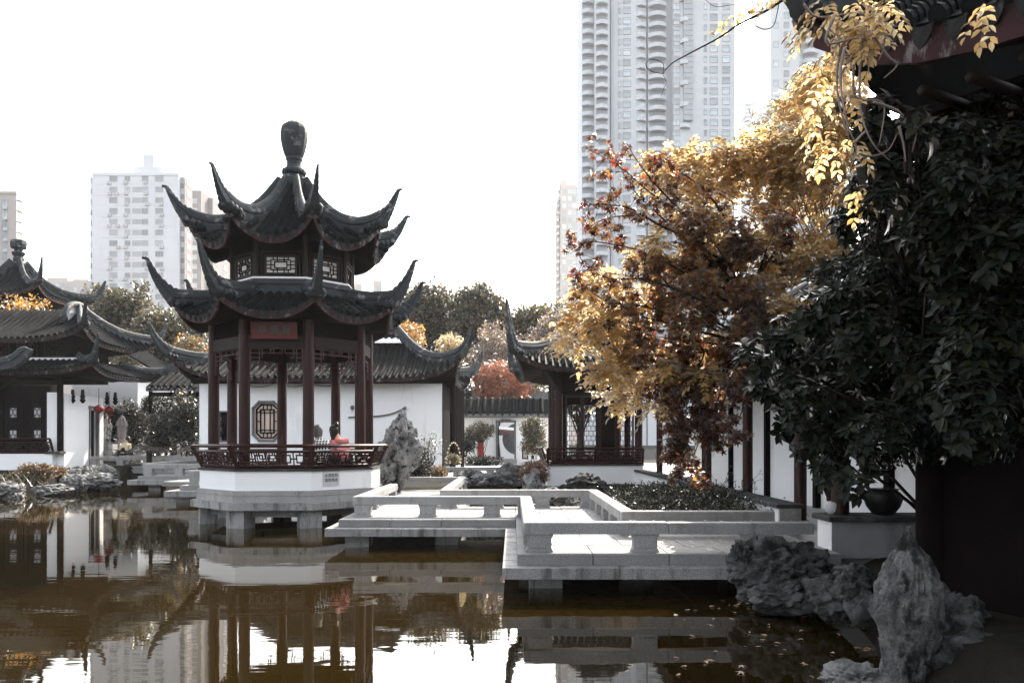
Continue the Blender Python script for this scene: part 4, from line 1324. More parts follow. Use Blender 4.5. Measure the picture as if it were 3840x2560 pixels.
mb = MB(); bed_mb(Fn, mb, 49, 10); rf = put('roof', mb, M['tile'], nb, smooth=True)
NEAR_DRIP = drip_mesh('drip_tile_near', .20, .19)
roof_facet(Fn, rf, .235, NEAR_DRIP, .27, (1.1, 4.72), .1, 6, .075)
hip_ridge(Fn, rf, [(.15,.2,.8),(.3,.5,.6),(.42,.9,.4),(.5,1.2,.25)], end=0)
Fn2 = Facet((ncor + NL*2.5 - NO*2.6)[:2], math.atan2(NO.y, NO.x) - math.pi/2, lambda v: 2.6 + 2.4*v, lambda v: 1.2 + 1.3*v, Fn.zm, lambda v: .12*v*v, lambda v: .55*v**2.5, 4.0)
mb = MB(); bed_mb(Fn2, mb, 15, 8); put('roof', mb, M['tile'], nb, smooth=True)
put('ceiling', MB().prism([tuple((A_ + NO*.3 - NL*.3)[:2]), tuple((A_ + NO*.3 + NL*9.6)[:2]), tuple((A_ - NO*4 + NL*9.6)[:2]), tuple((A_ - NO*4 - NL*.3)[:2])], 4.72, 4.78), M['dark_wood'], nb)
# ------------------------------------------------------------------ the building group on the left bank
lh = thing('lakeside_hall', 'two-tiered dark roofed hall on the left bank with a white doorway wall and red lanterns', 'hall', (-22, 37, .8))
EX = -18.9
# side wall facing the bridge, doorway in it
def xface(mb, y0, y1, z0, z1, x=EX, t=.25): mb.box((x-t, y0, z0), (x, y1, z1))
m_ = MB(); xface(m_, 33.55, 35.55, .55, 3.85); xface(m_, 36.30, 36.75, .55, 3.85); xface(m_, 35.55, 36.30, 3.25, 3.85)
put('wall', m_, M['plaster'], lh)
m_ = MB(); m_.box((EX-.1, 35.5, .6), (EX+.04, 35.6, 3.3)); m_.box((EX-.1, 36.26, .6), (EX+.04, 36.36, 3.3)); m_.box((EX-.1, 35.46, 3.3), (EX+.05, 36.4, 3.42))
put('door_frame', m_, M['grey_paint'], lh)
put('door', MB().box((EX-.24, 35.6, .6), (EX-.18, 36.26, 3.3)), M['dark_wood'], lh)
put('foundation', MB().box((-32, 33.3, -.3), (EX+.1, 37, .60)), M['granite'], lh)
# front: white pier, dark column, lattice doors, leaning bench
FY = 33.5
put('wall', MB().box((WX(108,FY), FY, .6), (WX(134,FY), FY+.2, 3.9)), M['plaster'], lh)
put('column', MB().lathe([(.12,1.43),(.12,4.6)], 12, (WX(142,FY), FY-.12, 0)), M['dark_wood'], lh, flat_angle=.7)
put('wall', MB().box((-32, FY-.3, .6), (EX-.3, FY-.02, 1.32)), M['plaster'], lh)
put('coping', MB().cbox((WX(112,FY), FY-.36, 1.322), (EX+.05, FY+.1, 1.42)), M['coping'], lh)
put('front_screen', MB().box((-32, FY+.25, .6), (WX(108,FY), FY+.4, 4.2)), M['dark_wood'], lh)
for i in range(8):
    cx_ = WX(95, FY) - .3 - i*1.02
    P = Panel((cx_, FY+.2, 2.65), SX, SZ, .8, 2.0)
    m_ = MB(); P.rect(m_, -.42, -1.1, .42, 1.1, .07, .06); o = put('window', m_, M['dark_wood'], lh)
    m_ = MB(); lattice_grid(Panel(P.c, SX, SZ, .7, 1.9), m_, 4, 9, .025, .03); put('lattice', m_, M['dark_wood'], o)
    m_ = MB(); P.board(m_, -.13, -.75, .13, -.35, .01, -.02); put('pane', m_, M['pale_cloth'], o); m_ = MB(); P.board(m_, -.13, .2, .13, .6, .01, -.02); put('pane', m_, M['pale_cloth'], o)
bench_side(lh, (-32, FY-.28, 0), (WX(132,FY), FY-.28, 0), (0,-1,0), 28, .62, .28, 1.33)
put('upper_wall', MB().box((-32, 34.6, 4.5), (-19.1, 37.6, 6.6)), M['dark_wood'], lh)
put('white_strip', MB().box((-32, 34.05, 5.32), (-18.6, 34.10, 5.42)), M['white_paint'], lh)
for i in range(10):
    P = Panel((-19.9 - i*1.2, 34.57, 5.85), SX, SZ, .8, .6)
    m_ = MB(); P.rect(m_, -.42,-.32,.42,.32,.05,.05); o = put('window', m_, M['brown_wood'], lh)
    m_ = MB(); lattice_window(P, m_, .03, .03); put('lattice', m_, M['brown_wood'], o)
horn_l = [(.15,.12,.86),(.30,.30,.70),(.45,.55,.52),(.56,.82,.38),(.62,1.0,.26),(.67,1.02,.14)]
# lower skirt roof and upper hipped roof
rect_roof(lh, (-24.4, 36.0), 7.0, 3.2, 5, 4.72, 5.35, .26, .42, 7.0, horn_l, (5.5, 1.6, 4.6), .26, .11, 4, .08, 'lower_roof', sides=(0,3), drip=DRIP_SMALL, ridge_scale=1.25, inner=(5.7, 1.75), dzp=2.0, sag=.1, hips=True)
rect_roof(lh, (-24.9, 36.2), 6.9, 3.0, 5.2, 6.10, 7.75, .30, .62, 7.0, horn_l, (5.8, 1.6, 6.45), .26, .11, 4, .08, 'upper_roof', sides=(0,1,3), drip=DRIP_SMALL, ridge_scale=1.25, main_ridge=False, dzp=2.2, sag=.2)
# rolled gable at the right end of the upper roof
gp = []
for i in range(13):
    a = math.pi*i/12
    gp.append(Vector((-19.75, 36.2 - 1.15*math.cos(a), 7.05 + .95*math.sin(a)**.8)))
ga_ = MB()
ga_.sweep(gp, [(.16,-.05),(.16,.12),(.08,.2),(-.08,.2),(-.16,.12),(-.16,-.05)], [.85]*13)
put('gable_ridge', ga_, M['ridge'], lh, smooth=True)
put('gable', MB().add(gp, [tuple(range(13))]).add([p + Vector((.06, 0, -.22)) for p in gp[3:10]], [tuple(range(7))]), M['plaster'], lh)
sw = [W(x, y, 33.2) for x, y in ((113,695),(118,712),(128,726),(142,731),(156,725),(165,712),(172,695))]
# hanging carved knobs under the eave
for x in (167, 190):
    put('pendant', MB().lathe([(.015,-.30),(.07,-.25),(.12,-.16),(.07,-.09),(.11,-.02),(.08,.05),(.06,.3)], 10, W(x, 921, 34.2) + SZ*.2), M['dark_wood'], lh, smooth=True)
for x in (246, 265):
    put('pendant', MB().lathe([(.015,-.30),(.07,-.25),(.12,-.16),(.07,-.09),(.11,-.02),(.08,.05),(.06,.3)], 10, W(x, 925, 37.5) + SZ*.2), M['dark_wood'], lh, smooth=True)

# low wing in front at the far left
wg = thing('lakeside_wing', 'low tiled wing with a curled ridge at the left edge of the photo', 'house', (-22.5, 32.4, .8))
Fg = Facet((-25.5, 34.6), -math.pi/2, lambda v: 8.6, lambda v: .2 + 2.0*v, lambda v: lerp(4.75, 3.75, v) - .1*math.sin(math.pi*v), lambda v: 0, lambda v: .0, 4)
mb = MB(); bed_mb(Fg, mb, 3, 8); rf = put('roof', mb, M['tile'], wg, smooth=True)
roof_facet(Fg, rf, .26, DRIP_SMALL, .2, None, .12, 4, .08, 'grey_paint')
put('eave_board', MB().box((-32, 32.7, 3.5), (-21.3, 33.1, 3.62)), M['dark_wood'], wg)
hp = spline([W(x, y, 32.0) for x, y in ((-60,826),(-20,827),(15,824),(40,815),(58,800),(70,785),(72,781))], 5)
mb = MB().sweep([p - SZ*.35 for p in hp], RIDGE_PROF, [1.5]*(len(hp)-9) + [1.4,1.3,1.15,1.0,.85,.7,.55,.4,.25]); put('curled_ridge', mb, M['ridge'], wg, flat_angle=.6)
Fg = Facet((-23.6, 33.9), -math.pi/2, lambda v: 5.2, lambda v: .1 + 1.9*v, lambda v: lerp(5.25, 4.5, v), lambda v: 0, lambda v: .35*v*v, 5)
mb = MB(); bed_mb(Fg, mb, 15, 6); rf = put('roof', mb, M['tile'], wg, smooth=True)
roof_facet(Fg, rf, .26, DRIP_SMALL, .2, None, .12, 4, .08, 'grey_paint')

# square finial pavilion behind
tp = thing('far_pavilion', 'dark pointed pavilion roof with a vase finial rising behind the left hall', 'pavilion', (-27.4, 44.3, .8))
horn_f = [(.18,.18,.86),(.34,.42,.66),(.46,.75,.46),(.55,1.05,.3),(.6,1.2,.18)]
poly_roof(tp, (-27.5, 44.3), 4, 45.0, [(0,.15),(1,2.5)], [(0,11.75),(.2,10.95),(.45,10.35),(.7,9.95),(1,9.65)], .3, .55, 3, 3.0, horn_f, (1.6, 9.75), .28, 0, 'roof', .2, .12, 4, .085, 1.2, .9, DRIP_SMALL)
put('finial', MB().lathe([(.34,11.5),(.36,11.7),(.26,11.8),(.30,11.95),(.24,12.1),(.33,12.2),(.36,12.3),(.20,12.38),(.24,12.5),(.40,12.55),(.44,12.75),(.42,12.95),(.3,13.02),(.001,13.02)], 8, (-27.5, 44.3, 0), .2), M['ridge'], tp)
put('body', MB().box((-29.1, 42.7, .8), (-25.9, 45.9, 9.9)), M['dark_wood'], tp)

# small gallery roof joining the bank to the white hall
sr = thing('link_gallery', 'small tiled gallery roof on thin posts between the left hall and the white hall', 'gallery', (-16.2, 38.5, .8))
xa, xb = WX(338, 38), WX(458, 38)
Fg = Facet(((xa+xb)/2, 39.5), -math.pi/2, lambda v: xb-xa, lambda v: .1 + 1.6*v, lambda v: lerp(WZ(860,39.3), WZ(890,38), v), lambda v: 0, lambda v: 0, 4)
mb = MB(); bed_mb(Fg, mb, 3, 6); rf = put('roof', mb, M['tile'], sr, smooth=True)
roof_facet(Fg, rf, .30, DRIP_SMALL, .18, None, .12, 4, .095, 'grey_paint')
for x in (346, 440): put('post', MB().lathe([(.09,.6),(.09,4.3)], 8, (WX(x, 38.4), 38.4, 0)), M['dark_wood'], sr)
put('beam', MB().box((xa, 38.3, 4.0), (xb, 38.5, 4.2)), M['dark_wood'], sr)
# slanting roof further back
s2 = thing('back_house', 'short slanting tiled roof behind the corner of the left hall', 'house', (-20.5, 43, .8))
mb = MB(); o0 = W(222, 806, 41.5); o1 = W(300, 826, 45); 
Fb = Facet((-21.2, 43.5), 0.0, lambda v: 4.5, lambda v: .1 + 2.2*v, lambda v: lerp(6.9, 5.6, v), lambda v: 0, lambda v: 0, 4)
bed_mb(Fb, mb, 3, 6); rf = put('roof', mb, M['tile'], s2, smooth=True)
roof_facet(Fb, rf, .30, DRIP_SMALL, .2, None, .12, 4, .095, 'grey_paint')
put('wall', MB().box((-23, 41.6, .8), (-19.6, 45.5, 5.6)), M['plaster'], s2)

# lanterns
for i, (x, y, Y, lab) in enumerate(((227, 939, 34.6, 'red lantern with a tassel hanging in front of the white doorway wall'), (251, 942, 36.8, 'red lantern hanging before the dark shrubs right of the doorway'))):
    c = W(x, y, Y)
    t = thing('lantern', lab, 'lantern', tuple(c), 'red lanterns under the left hall eave')
    put('body', MB().lathe([(.08,-.14),(.15,-.12),(.205,-.05),(.215,.0),(.205,.05),(.15,.12),(.08,.14)], 16, c), M['red_cloth'], t, smooth=True)
    put('cap', MB().lathe([(.085,.141),(.085,.175)], 12, c).lathe([(.085,-.175),(.085,-.141)], 12, c), M['orange_board'], t)
    put('tassel', MB().lathe([(.02,-.62),(.035,-.55),(.02,-.35),(.012,-.176)], 8, c), M['red_cloth'], t)
    put('cord', MB().tube([c + SZ*.176, c + SZ*.9], .012, 5), M['dark_wood'], t)

# folded parasol, stone bench and seats on the left terrace
um = thing('parasol', 'folded pale parasol tied with a strap in front of the dark shrubs', 'parasol', tuple(W(280, 1040, 38)))
c = Vector((WX(280, 38), 38, 0)); zt = WZ(955, 38)
pr = [(.05, zt), (.13, zt-.12), (.20, zt-.35), (.22, zt-.48), (.17, zt-.5), (.16, zt-.9), (.17, zt-1.02), (.13, zt-1.06), (.17, zt-1.2), (.20, zt-1.5), (.12, zt-1.52)]
ub = MB(); nn = 16
for i, (r_, z) in enumerate(pr): pass
vv = []; ff = []
for i, (r_, z) in enumerate(pr):
    for k in range(nn):
        a = 2*math.pi*k/nn; q = r_*(1 + (.22 if k % 2 else -.12)*(1 if i not in (0, 7) else .2))
        vv.append((c.x + q*math.cos(a), c.y + q*math.sin(a), z))
for i in range(len(pr)-1):
    for k in range(nn): ff.append((i*nn+k, i*nn+(k+1)%nn, (i+1)*nn+(k+1)%nn, (i+1)*nn+k))
ff.append(tuple(range(nn))); ub.add(vv, ff)
put('canopy', ub, M['canvas'], um)
put('pole', MB().lathe([(.03, .6), (.03, zt+.06)], 8, c), M['grey_paint'], um)
put('base', MB().lathe([(.3, .62), (.3, .72), (.06, .78)], 12, c), M['granite_dark'], um)
tb = thing('stone_table', 'pale stone bench table beside the folded parasol on the left terrace', 'table', tuple(W(300, 1040, 37.6)))
put('top', MB().cbox((WX(267,37.6), 37.4, WZ(1037,37.6)), (WX(330,37.6), 38.0, WZ(1032,37.6))), M['granite'], tb)
for x in (275, 320): put('leg', MB().box((WX(x,37.6)-.12, 37.5, .6), (WX(x,37.6)+.12, 37.9, WZ(1037.2,37.6))), M['granite'], tb)
pb = thing('stone_pedestal', 'blocky pale stone pedestal with a slot at the end of the doorway wall', 'pedestal', tuple(W(250, 1042, 37.2)))
for (a, b, e, f) in ((238,249,1021,1033),(252,263,1020,1032),(238,263,1034,1046)):
    put('block', MB().cbox((WX(a,37.2), 37.0, WZ(f,37.2)), (WX(b,37.2), 37.5, WZ(e,37.2))), M['granite'], pb)
jr = thing('jar', 'small dark jar standing on the coping left of the white pier', 'jar', tuple(W(112, 1008, FY)))
put('body', MB().lathe([(.07,0),(.12,.08),(.12,.26),(.06,.32),(.07,.38)], 12, (WX(112,FY), FY-.2, 1.42)), M['clay_pot'], jr, smooth=True)
# ------------------------------------------------------------------ the octagonal water pavilion
PC = Vector((-5.22, 19.0, 0.0)); PTH = 25.0
def pol(r, deg, z=0.0, c=PC):
    return Vector((c.x + r*math.sin(R(deg)), c.y - r*math.cos(R(deg)), z))
# pol(): 0 degrees points at the camera side (-Y), growing towards +X; vertices at 25 + 45 k
VA = [PTH + 45*k for k in range(8)]
def octo(r, c=PC): return [tuple(pol(r, a, 0, c))[:2] for a in VA]

pav = thing('pavilion', 'two-tiered octagonal pavilion with dark upswept eaves standing on piers in the pond', 'pavilion', (PC.x, PC.y, 0))
# base: piers, stone slab, stone course, white wall, dark coping
for a in VA:
    c = pol(1.92, a)
    e = Vector((math.sin(R(a)), -math.cos(R(a)), 0)); s_ = Vector((-e.y, e.x, 0))
    b = MB().obox((c.x, c.y, -0.35), e*.19, s_*.23, Vector((0,0,.78)))
    put('pier', b, M['granite_wet'], pav)
ties = MB()
for k in range(8):
    a, b = pol(1.86, VA[k], .30), pol(1.86, VA[(k+1) % 8], .30)
    ties.bar(a, b, .16, .16)
put('tie_beam', ties, M['granite_dark'], pav)
def oct_ring(mb, ro, z0, z1, ri=None, c=PC):
    o = octo(ro, c)
    if ri is None: mb.prism(o, z0, z1)
    else:
        i_ = octo(ri, c); n = 8
        v = [(x,y,z) for z in (z0,z1) for x,y in o] + [(x,y,z) for z in (z0,z1) for x,y in i_]
        f = []
        for k in range(n):
            j = (k+1) % n
            f += [(k,j,n+j,n+k), (2*n+j,2*n+k,3*n+k,3*n+j), (n+k,n+j,3*n+j,3*n+k), (j,k,2*n+k,2*n+j)]
        mb.add(v, f)
    return mb
# each side of the slab and the stone courses is a block of its own
for k in range(8):
    a0, a1 = VA[k], VA[(k+1) % 8]
    for (ro, ri, z0, z1, nm) in ((2.30, 1.6, .39, .545, 'slab_stone'), (2.17, 1.6, .545, .685, 'course_stone'), (2.155, 1.6, .69, .80, 'course_stone')):
        p0, p1 = pol(ro, a0), pol(ro, a1); q0, q1 = pol(ri, a0), pol(ri, a1)
        g = 0.003
        d = (p1-p0).normalized()*g
        b = MB().prism([(p0+d)[:2], (p1-d)[:2], (q1-d)[:2], (q0+d)[:2]], z0, z1-.002)
        put(nm, b, M['granite_wet' if nm == 'slab_stone' else 'granite'], pav)
    if k != 3:
        p0, p1 = pol(2.10, a0), pol(2.10, a1); q0, q1 = pol(1.62, a0), pol(1.62, a1)
        put('base_wall', MB().prism([p0[:2], p1[:2], q1[:2], q0[:2]], .80, 1.215), M['plaster'], pav)
        p0, p1 = pol(2.14, a0), pol(2.14, a1); q0, q1 = pol(1.55, a0), pol(1.55, a1)
        put('coping', MB().prism([p0[:2], p1[:2], q1[:2], q0[:2]], 1.217, 1.262), M['coping'], pav)
        put('bench_seat', MB().prism([pol(2.0, a0)[:2], pol(2.0, a1)[:2], q1[:2], q0[:2]], 1.264, 1.30), M['red_wood'], pav)
put('floor', MB().prism(octo(1.6), .56, .86), M['granite'], pav)
# columns
for a in VA:
    c = pol(1.8, a)
    b = MB().lathe([(.125,.80),(.125,2.2),(.118,3.4),(.114,4.5)], 14, (c.x, c.y, 0))
    put('column', b, M['red_wood'], pav, flat_angle=0.7)
# bench backs leaning out over the water
for k in range(8):
    if k == 3: continue
    a0, a1 = VA[k], VA[(k+1) % 8]
    b0, b1 = pol(2.03, a0, 1.29), pol(2.03, a1, 1.29); t0, t1 = pol(2.26, a0, 1.76), pol(2.26, a1, 1.76)
    c = (b0+b1+t0+t1)/4; ex = (b1-b0); ez = ((t0+t1)-(b0+b1))/2
    P = Panel(c, ex, ez, ex.length, ez.length)
    rl = put('bench_back', MB().bar(t0, t1, .075, .05, ez).bar(lerp(b0,t0,.74), lerp(b1,t1,.74), .045, .04, ez).bar(lerp(b0,t0,.06), lerp(b1,t1,.06), .05, .06, ez), M['red_wood'], pav)
    lo, hi = .10, .72
    Pl = Panel(lerp(c - ez/2, c + ez/2, (lo+hi)/2), ex, ez, ex.length-.1, ez.length*(hi-lo))
    m_ = MB(); lattice_rail(Pl, m_, 5, .024, .028); put('lattice', m_, M['red_wood'], rl)
    put('rail_post', MB().bar(lerp(b0,t0,-.02), lerp(b0,t0,.97), .075, .07, ex), M['red_wood'], rl)
    put('rail_post', MB().bar(lerp(b1,t1,-.02), lerp(b1,t1,.97), .073, .068, ex), M['red_wood'], rl)
# beams, friezes with hanging lattice
for k in range(8):
    a0, a1 = VA[k], VA[(k+1) % 8]
    def seg(r, z): return pol(r, a0, z), pol(r, a1, z)
    p, q = seg(1.8, 4.02); d = (q-p).normalized()
    bm_ = put('beam', MB().bar(p+d*.1, q-d*.1, .13, .26), M['brown_wood'], pav)
    p, q = seg(1.8, 4.34)
    put('frieze_board', MB().bar(p+d*.1, q-d*.1, .08, .36), M['dark_wood'], pav)
    p, q = seg(1.8, 0)
    mid = (p+q)/2; mid.z = 3.68
    L = (q-p).length - .27
    P = Panel(mid, d, (0,0,1), L, .40)
    m_ = MB(); lattice_fret(P, m_, 9, 4, .018, .03); put('hanging_lattice', m_, M['lattice_brown'], bm_)
    sid = MB(); P.bar(sid, -L/2-.01, .24, -L/2-.01, -.30, .03, .05); P.bar(sid, L/2+.01, .24, L/2+.01, -.30, .03, .05); P.bar(sid, -L/2, .215, L/2, .215, .03, .05)
    put('lattice_frame', sid, M['lattice_brown'], bm_)
put('ceiling', MB().prism(octo(1.9), 4.52, 4.56), M['dark_wood'], pav)
# upper body
put('upper_wall', MB().prism(octo(1.36), 4.9, 6.45), M['dark_wood'], pav)
put('white_band', oct_ring(MB(), 1.50, 5.46, 5.50, 1.3), M['white_paint'], pav)
put('ridge_band', oct_ring(oct_ring(oct_ring(MB(), 1.53, 5.02, 5.20, 1.3), 1.48, 5.2, 5.34, 1.3), 1.52, 5.34, 5.457, 1.3), M['ridge'], pav)
for k in range(8):
    a0, a1 = VA[k], VA[(k+1) % 8]
    c = pol(1.39, a0)
    put('upper_post', MB().lathe([(.065,5.5),(.065,6.45)], 8, (c.x,c.y,0)), M['brown_wood'], pav)
    p, q = pol(1.365, a0), pol(1.365, a1); d = (q-p).normalized(); mid = (p+q)/2; mid.z = 5.78
    P = Panel(mid + Vector((d.y, -d.x, 0))*0.03, d, (0,0,1), .60, .32)
    P.ey = Vector((d.y, -d.x, 0))
    m_ = MB(); P.rect(m_, -.34,-.20,.34,.20,.05,.05); P.rect(m_, -.42,-.255,.42,.30,.035,.04)
    wn = put('window', m_, M['brown_wood'], pav)
    m_ = MB(); lattice_window(P, m_, .017, .03); put('lattice', m_, M['dark_wood'], wn)
    m_ = MB(); P.board(m_, -.315,-.175,.315,.175,.008,-.022); put('pane', m_, M['paper'], wn)

# roofs: facet k of poly_roof starts at angle theta measured from +X; ours is measured from -Y
TH = -90 + PTH
up_horn = [(.11,.15,.74),(.22,.29,.52),(.31,.45,.38),(.385,.60,.28),(.435,.71,.20),(.475,.735,.13),(.52,.735,.12)]
poly_roof(pav, (PC.x, PC.y), 8, TH, [(0,.15),(1,1.97)], [(0,8.0),(.2,7.42),(.45,6.92),(.7,6.58),(1,6.27)], .22, .56, 3.5, 2.3, up_horn, (1.2, 6.42), name='upper_roof', ridge_scale=1.14, top_scale=.8, r=.07)
lo_horn = [(.12,.14,.80),(.25,.31,.60),(.38,.53,.43),(.48,.76,.30),(.535,.92,.20),(.57,.945,.13),(.62,.945,.12)]
poly_roof(pav, (PC.x, PC.y), 8, TH, [(0,1.32),(1,2.32)], [(0,5.12),(.4,4.91),(1,4.60)], .15, .38, 1.5, 2.3, lo_horn, (1.7, 4.50), name='lower_roof', ridge_scale=1.12, r=.07)
# finial
ph = R(-90 + PTH + 11)
fin = MB()
fin.lathe([(.26,7.98),(.30,8.02),(.31,8.08),(.25,8.11),(.235,8.18),(.275,8.20),(.295,8.25),(.285,8.31),(.20,8.35),(.172,8.43),(.175,8.52),(.20,8.56),(.195,8.61),
           (.225,8.66),(.255,8.74),(.295,8.90),(.32,9.06),(.325,9.18),(.31,9.29),(.27,9.37),(.19,9.42),(.17,9.445),(.001,9.45)], 12, (PC.x, PC.y, 0), ph)
put('finial', fin, M['ridge'], pav)
pt_ = MB()
for k in range(16):
    a = k*22.5
    c = pol(.33, a, 7.93)
    pt_.lathe([(.001,-.10),(.05,-.06),(.065,0),(.045,.05),(.02,.08)], 6, c, 0, 1, .6)
put('finial_petal', pt_, M['ridge'], pav, smooth=True)

# name board over the front side
pa = 2.5
e = Vector((math.sin(R(pa)), -math.cos(R(pa)), 0)); s_ = Vector((-e.y, e.x, 0)) * -1
s_ = Vector((math.cos(R(pa)), math.sin(R(pa)), 0))
brd = thing('name_board', 'orange-red wooden name board with green characters hung under the pavilion eave', 'sign', tuple(pol(1.82, pa, 4.24)))
P = Panel(pol(1.86, pa, 4.245), s_, Vector((0,0,1)) + e*0.16, .93, .31)
m_ = MB(); P.board(m_, -.465,-.155,.465,.155,.03,0); put('board', m_, M['orange_board'], brd)
m_ = MB(); P.rect(m_, -.475,-.165,.475,.165,.03,.045); put('frame', m_, M['orange_board'], brd)
for i, ch in enumerate('亭鴦鴛'):
    me = text_mesh('character', ch, .20, M['glyph_green'], .004)
    inst('character', me, brd, P.pt(-.24 + .25*i, 0, .021), frame_rot(P.ex, P.ez, P.ey))

# warning plate on the white base
pa = 47.5
e = Vector((math.sin(R(pa)), -math.cos(R(pa)), 0)); s_ = Vector((math.cos(R(pa)), math.sin(R(pa)), 0))
c = pol(2.10*math.cos(R(22.5)) + .008, pa, 1.06) + s_*(-.30)
sg = thing('warning_plate', 'small grey warning plate with two lines of black characters on the white pavilion base', 'sign', tuple(c))
P = Panel(c, s_, (0,0,1), .42, .34)
m_ = MB(); P.board(m_, -.21,-.17,.21,.17,.012,0); put('plate', m_, M['tan_panel'] if False else M['pale_cloth'], sg)
for i, ln in enumerate(('水深危险', '请勿戏水')):
    me = text_mesh('lettering', ln, .088, M['black_ink'], .002)
    inst('lettering', me, sg, P.pt(0, .05 - .1*i, .009), frame_rot(P.ex, P.ez, P.ey))
# ------------------------------------------------------------------ zigzag stone bridges
ZD, ZB0, ZB1 = 0.50, 0.722, 0.865
def slab_fill(root, x0, x1, y0, y1, z0, z1, nx, ny, name, mat, stag=True):
    """stone slabs with open joints"""
    g = 0.004
    for j in range(ny):
        a, b = lerp(y0, y1, j/ny), lerp(y0, y1, (j+1)/ny)
        cuts = [x0] + [lerp(x0, x1, (i + (0.5 if stag and j % 2 else 0))/nx) for i in range(0 if stag and j % 2 else 1, nx)] + [x1]
        for c, d in zip(cuts, cuts[1:]):
            if d - c < .05: continue
            dz = random.uniform(-.003, .003)
            put(name, MB().cbox((c+g, a+g, z0), (d-g, b-g, z1+dz), .006), mat, root)

def rail_post_mesh(along, w=.34, h=.222, d=.17):
    """carved block under a rail: waisted with stepped shoulders"""
    mb = MB()
    prof = [(1.0,0),(1.0,.10),(.93,.10),(.93,.16),(.86,.22),(.86,.74),(.93,.82),(.93,.88),(1.0,.88),(1.0,1.0)]
    pts = []
    poly = [(s_*w/2, z*h) for s_, z in prof] + [(-s_*w/2, z*h) for s_, z in reversed(prof)]
    n = len(poly)
    v = [((x, -d/2, z) if along == 'x' else (d/2, x, z)) for x, z in poly] + [((x, d/2, z) if along == 'x' else (-d/2, x, z)) for x, z in poly]
    f = [tuple(range(n)), tuple(reversed(range(n, 2*n)))]
    for i in range(n):
        j = (i+1) % n
        f.append((j, i, n+i, n+j))
    mb.add(v, f)
    # raised panel on the faces
    for s_ in (-1, 1):
        if along == 'x': mb.obox((0, s_*(d/2+.004), h*.5), (w*.31,0,0), (0,.006,0), (0,0,h*.24))
        else: mb.obox((s_*(d/2+.004), 0, h*.5), (.006,0,0), (0,w*.31,0), (0,0,h*.24))
    return mb.mesh('rail_post', M['granite'])
POST = {a: rail_post_mesh(a) for a in 'xy'}
POST_TALL = {a: rail_post_mesh(a, .34, .30, .2) for a in 'xy'}

def rail(root, a, b, zd=ZD, zb0=ZB0, zb1=ZB1, n_stones=None, posts=None, width=.2, post=POST, mat=None):
    """stone rail beam from a to b (centre line, axis aligned), in separate stones over carved posts"""
    (x0, y0), (x1, y1) = a, b
    along = 'x' if abs(x1-x0) > abs(y1-y0) else 'y'
    L = abs(x1-x0) + abs(y1-y0)
    n = n_stones or max(1, int(round(L/2.6)))
    for i in range(n):
        t0, t1 = i/n, (i+1)/n
        g = .0025
        if along == 'x':
            s0, s1 = sorted((lerp(x0,x1,t0), lerp(x0,x1,t1)))
            lo, hi = (s0+g, y0-width/2, zb0), (s1-g, y0+width/2, zb1 + random.uniform(-.002,.002))
        else:
            s0, s1 = sorted((lerp(y0,y1,t0), lerp(y0,y1,t1)))
            lo, hi = (x0-width/2, s0+g, zb0), (x0+width/2, s1-g, zb1 + random.uniform(-.002,.002))
        put('rail_beam', MB().cbox(lo, hi, .012), mat or M['granite'], root)
    if posts is None:
        m = max(2, int(round(L/1.25)) + 1)
        posts = [(.2 + (L-.4)*i/(m-1))/L for i in range(m)]
    for t in posts:
        inst('rail_post', post[along], root, (lerp(x0,x1,t), lerp(y0,y1,t), zd))

def pier(root, x, y, s=.42, top=.225):
    put('pier', MB().box((x-s/2, y-s/2, -1.3), (x+s/2, y+s/2, top)), M['granite_wet'], root)

zb = thing('zigzag_bridge', 'pale granite zigzag bridge with low beam rails crossing the pond in the foreground', 'bridge', (0.9, 13, 0))
G = M['granite']; DS = M['granite_deck_dimmed']; GW = M['granite_wet']
# deck: five runs that do not overlap
slab_fill(zb, 1.9, 4.0, 9.67, 11.75, .362, ZD, 3, 3, 'deck_slab', DS)
slab_fill(zb, 0.05, 1.9, 9.67, 13.9, .362, ZD, 2, 5, 'deck_slab', DS)
slab_fill(zb, 0.05, 1.9, 13.9, 16.65, .362, ZD, 2, 3, 'deck_slab', DS)
slab_fill(zb, -1.25, 0.05, 13.9, 16.65, .362, ZD, 1, 3, 'deck_slab', DS)
slab_fill(zb, -3.05, -1.25, 13.9, 22.3, .362, ZD, 2, 9, 'deck_slab', DS)
slab_fill(zb, -3.62, -3.05, 18.75, 22.3, .362, ZD, 1, 4, 'deck_slab', DS, False)
# the ledge below, a step wider
slab_fill(zb, -.13, 4.1, 9.50, 10.1, .222, .36, 3, 1, 'ledge_stone', GW)
slab_fill(zb, -.13, .55, 10.1, 13.72, .222, .36, 1, 3, 'ledge_stone', GW, False)
slab_fill(zb, .55, 4.1, 10.1, 11.95, .222, .36, 2, 1, 'ledge_stone', GW)
slab_fill(zb, .55, 2.05, 11.95, 13.72, .222, .36, 1, 1, 'ledge_stone', GW)
slab_fill(zb, -3.25, 2.05, 13.72, 14.3, .222, .36, 4, 1, 'ledge_stone', GW)
slab_fill(zb, -3.25, 2.05, 14.3, 16.8, .222, .36, 3, 2, 'ledge_stone', GW)
slab_fill(zb, -3.25, -1.1, 16.8, 22.45, .222, .36, 1, 4, 'ledge_stone', GW)
for x, y in ((.42,10.35),(1.7,11.0),(3.0,11.0),(.35,12.6),(-2.75,14.25),(-1.2,14.6),(.3,14.4),(1.6,15),(-2.7,17.5),(-1.5,18.2),(-2.7,20.8),(-1.5,21.4),(1.6,12.6),(.3,11.2)):
    pier(zb, x, y)
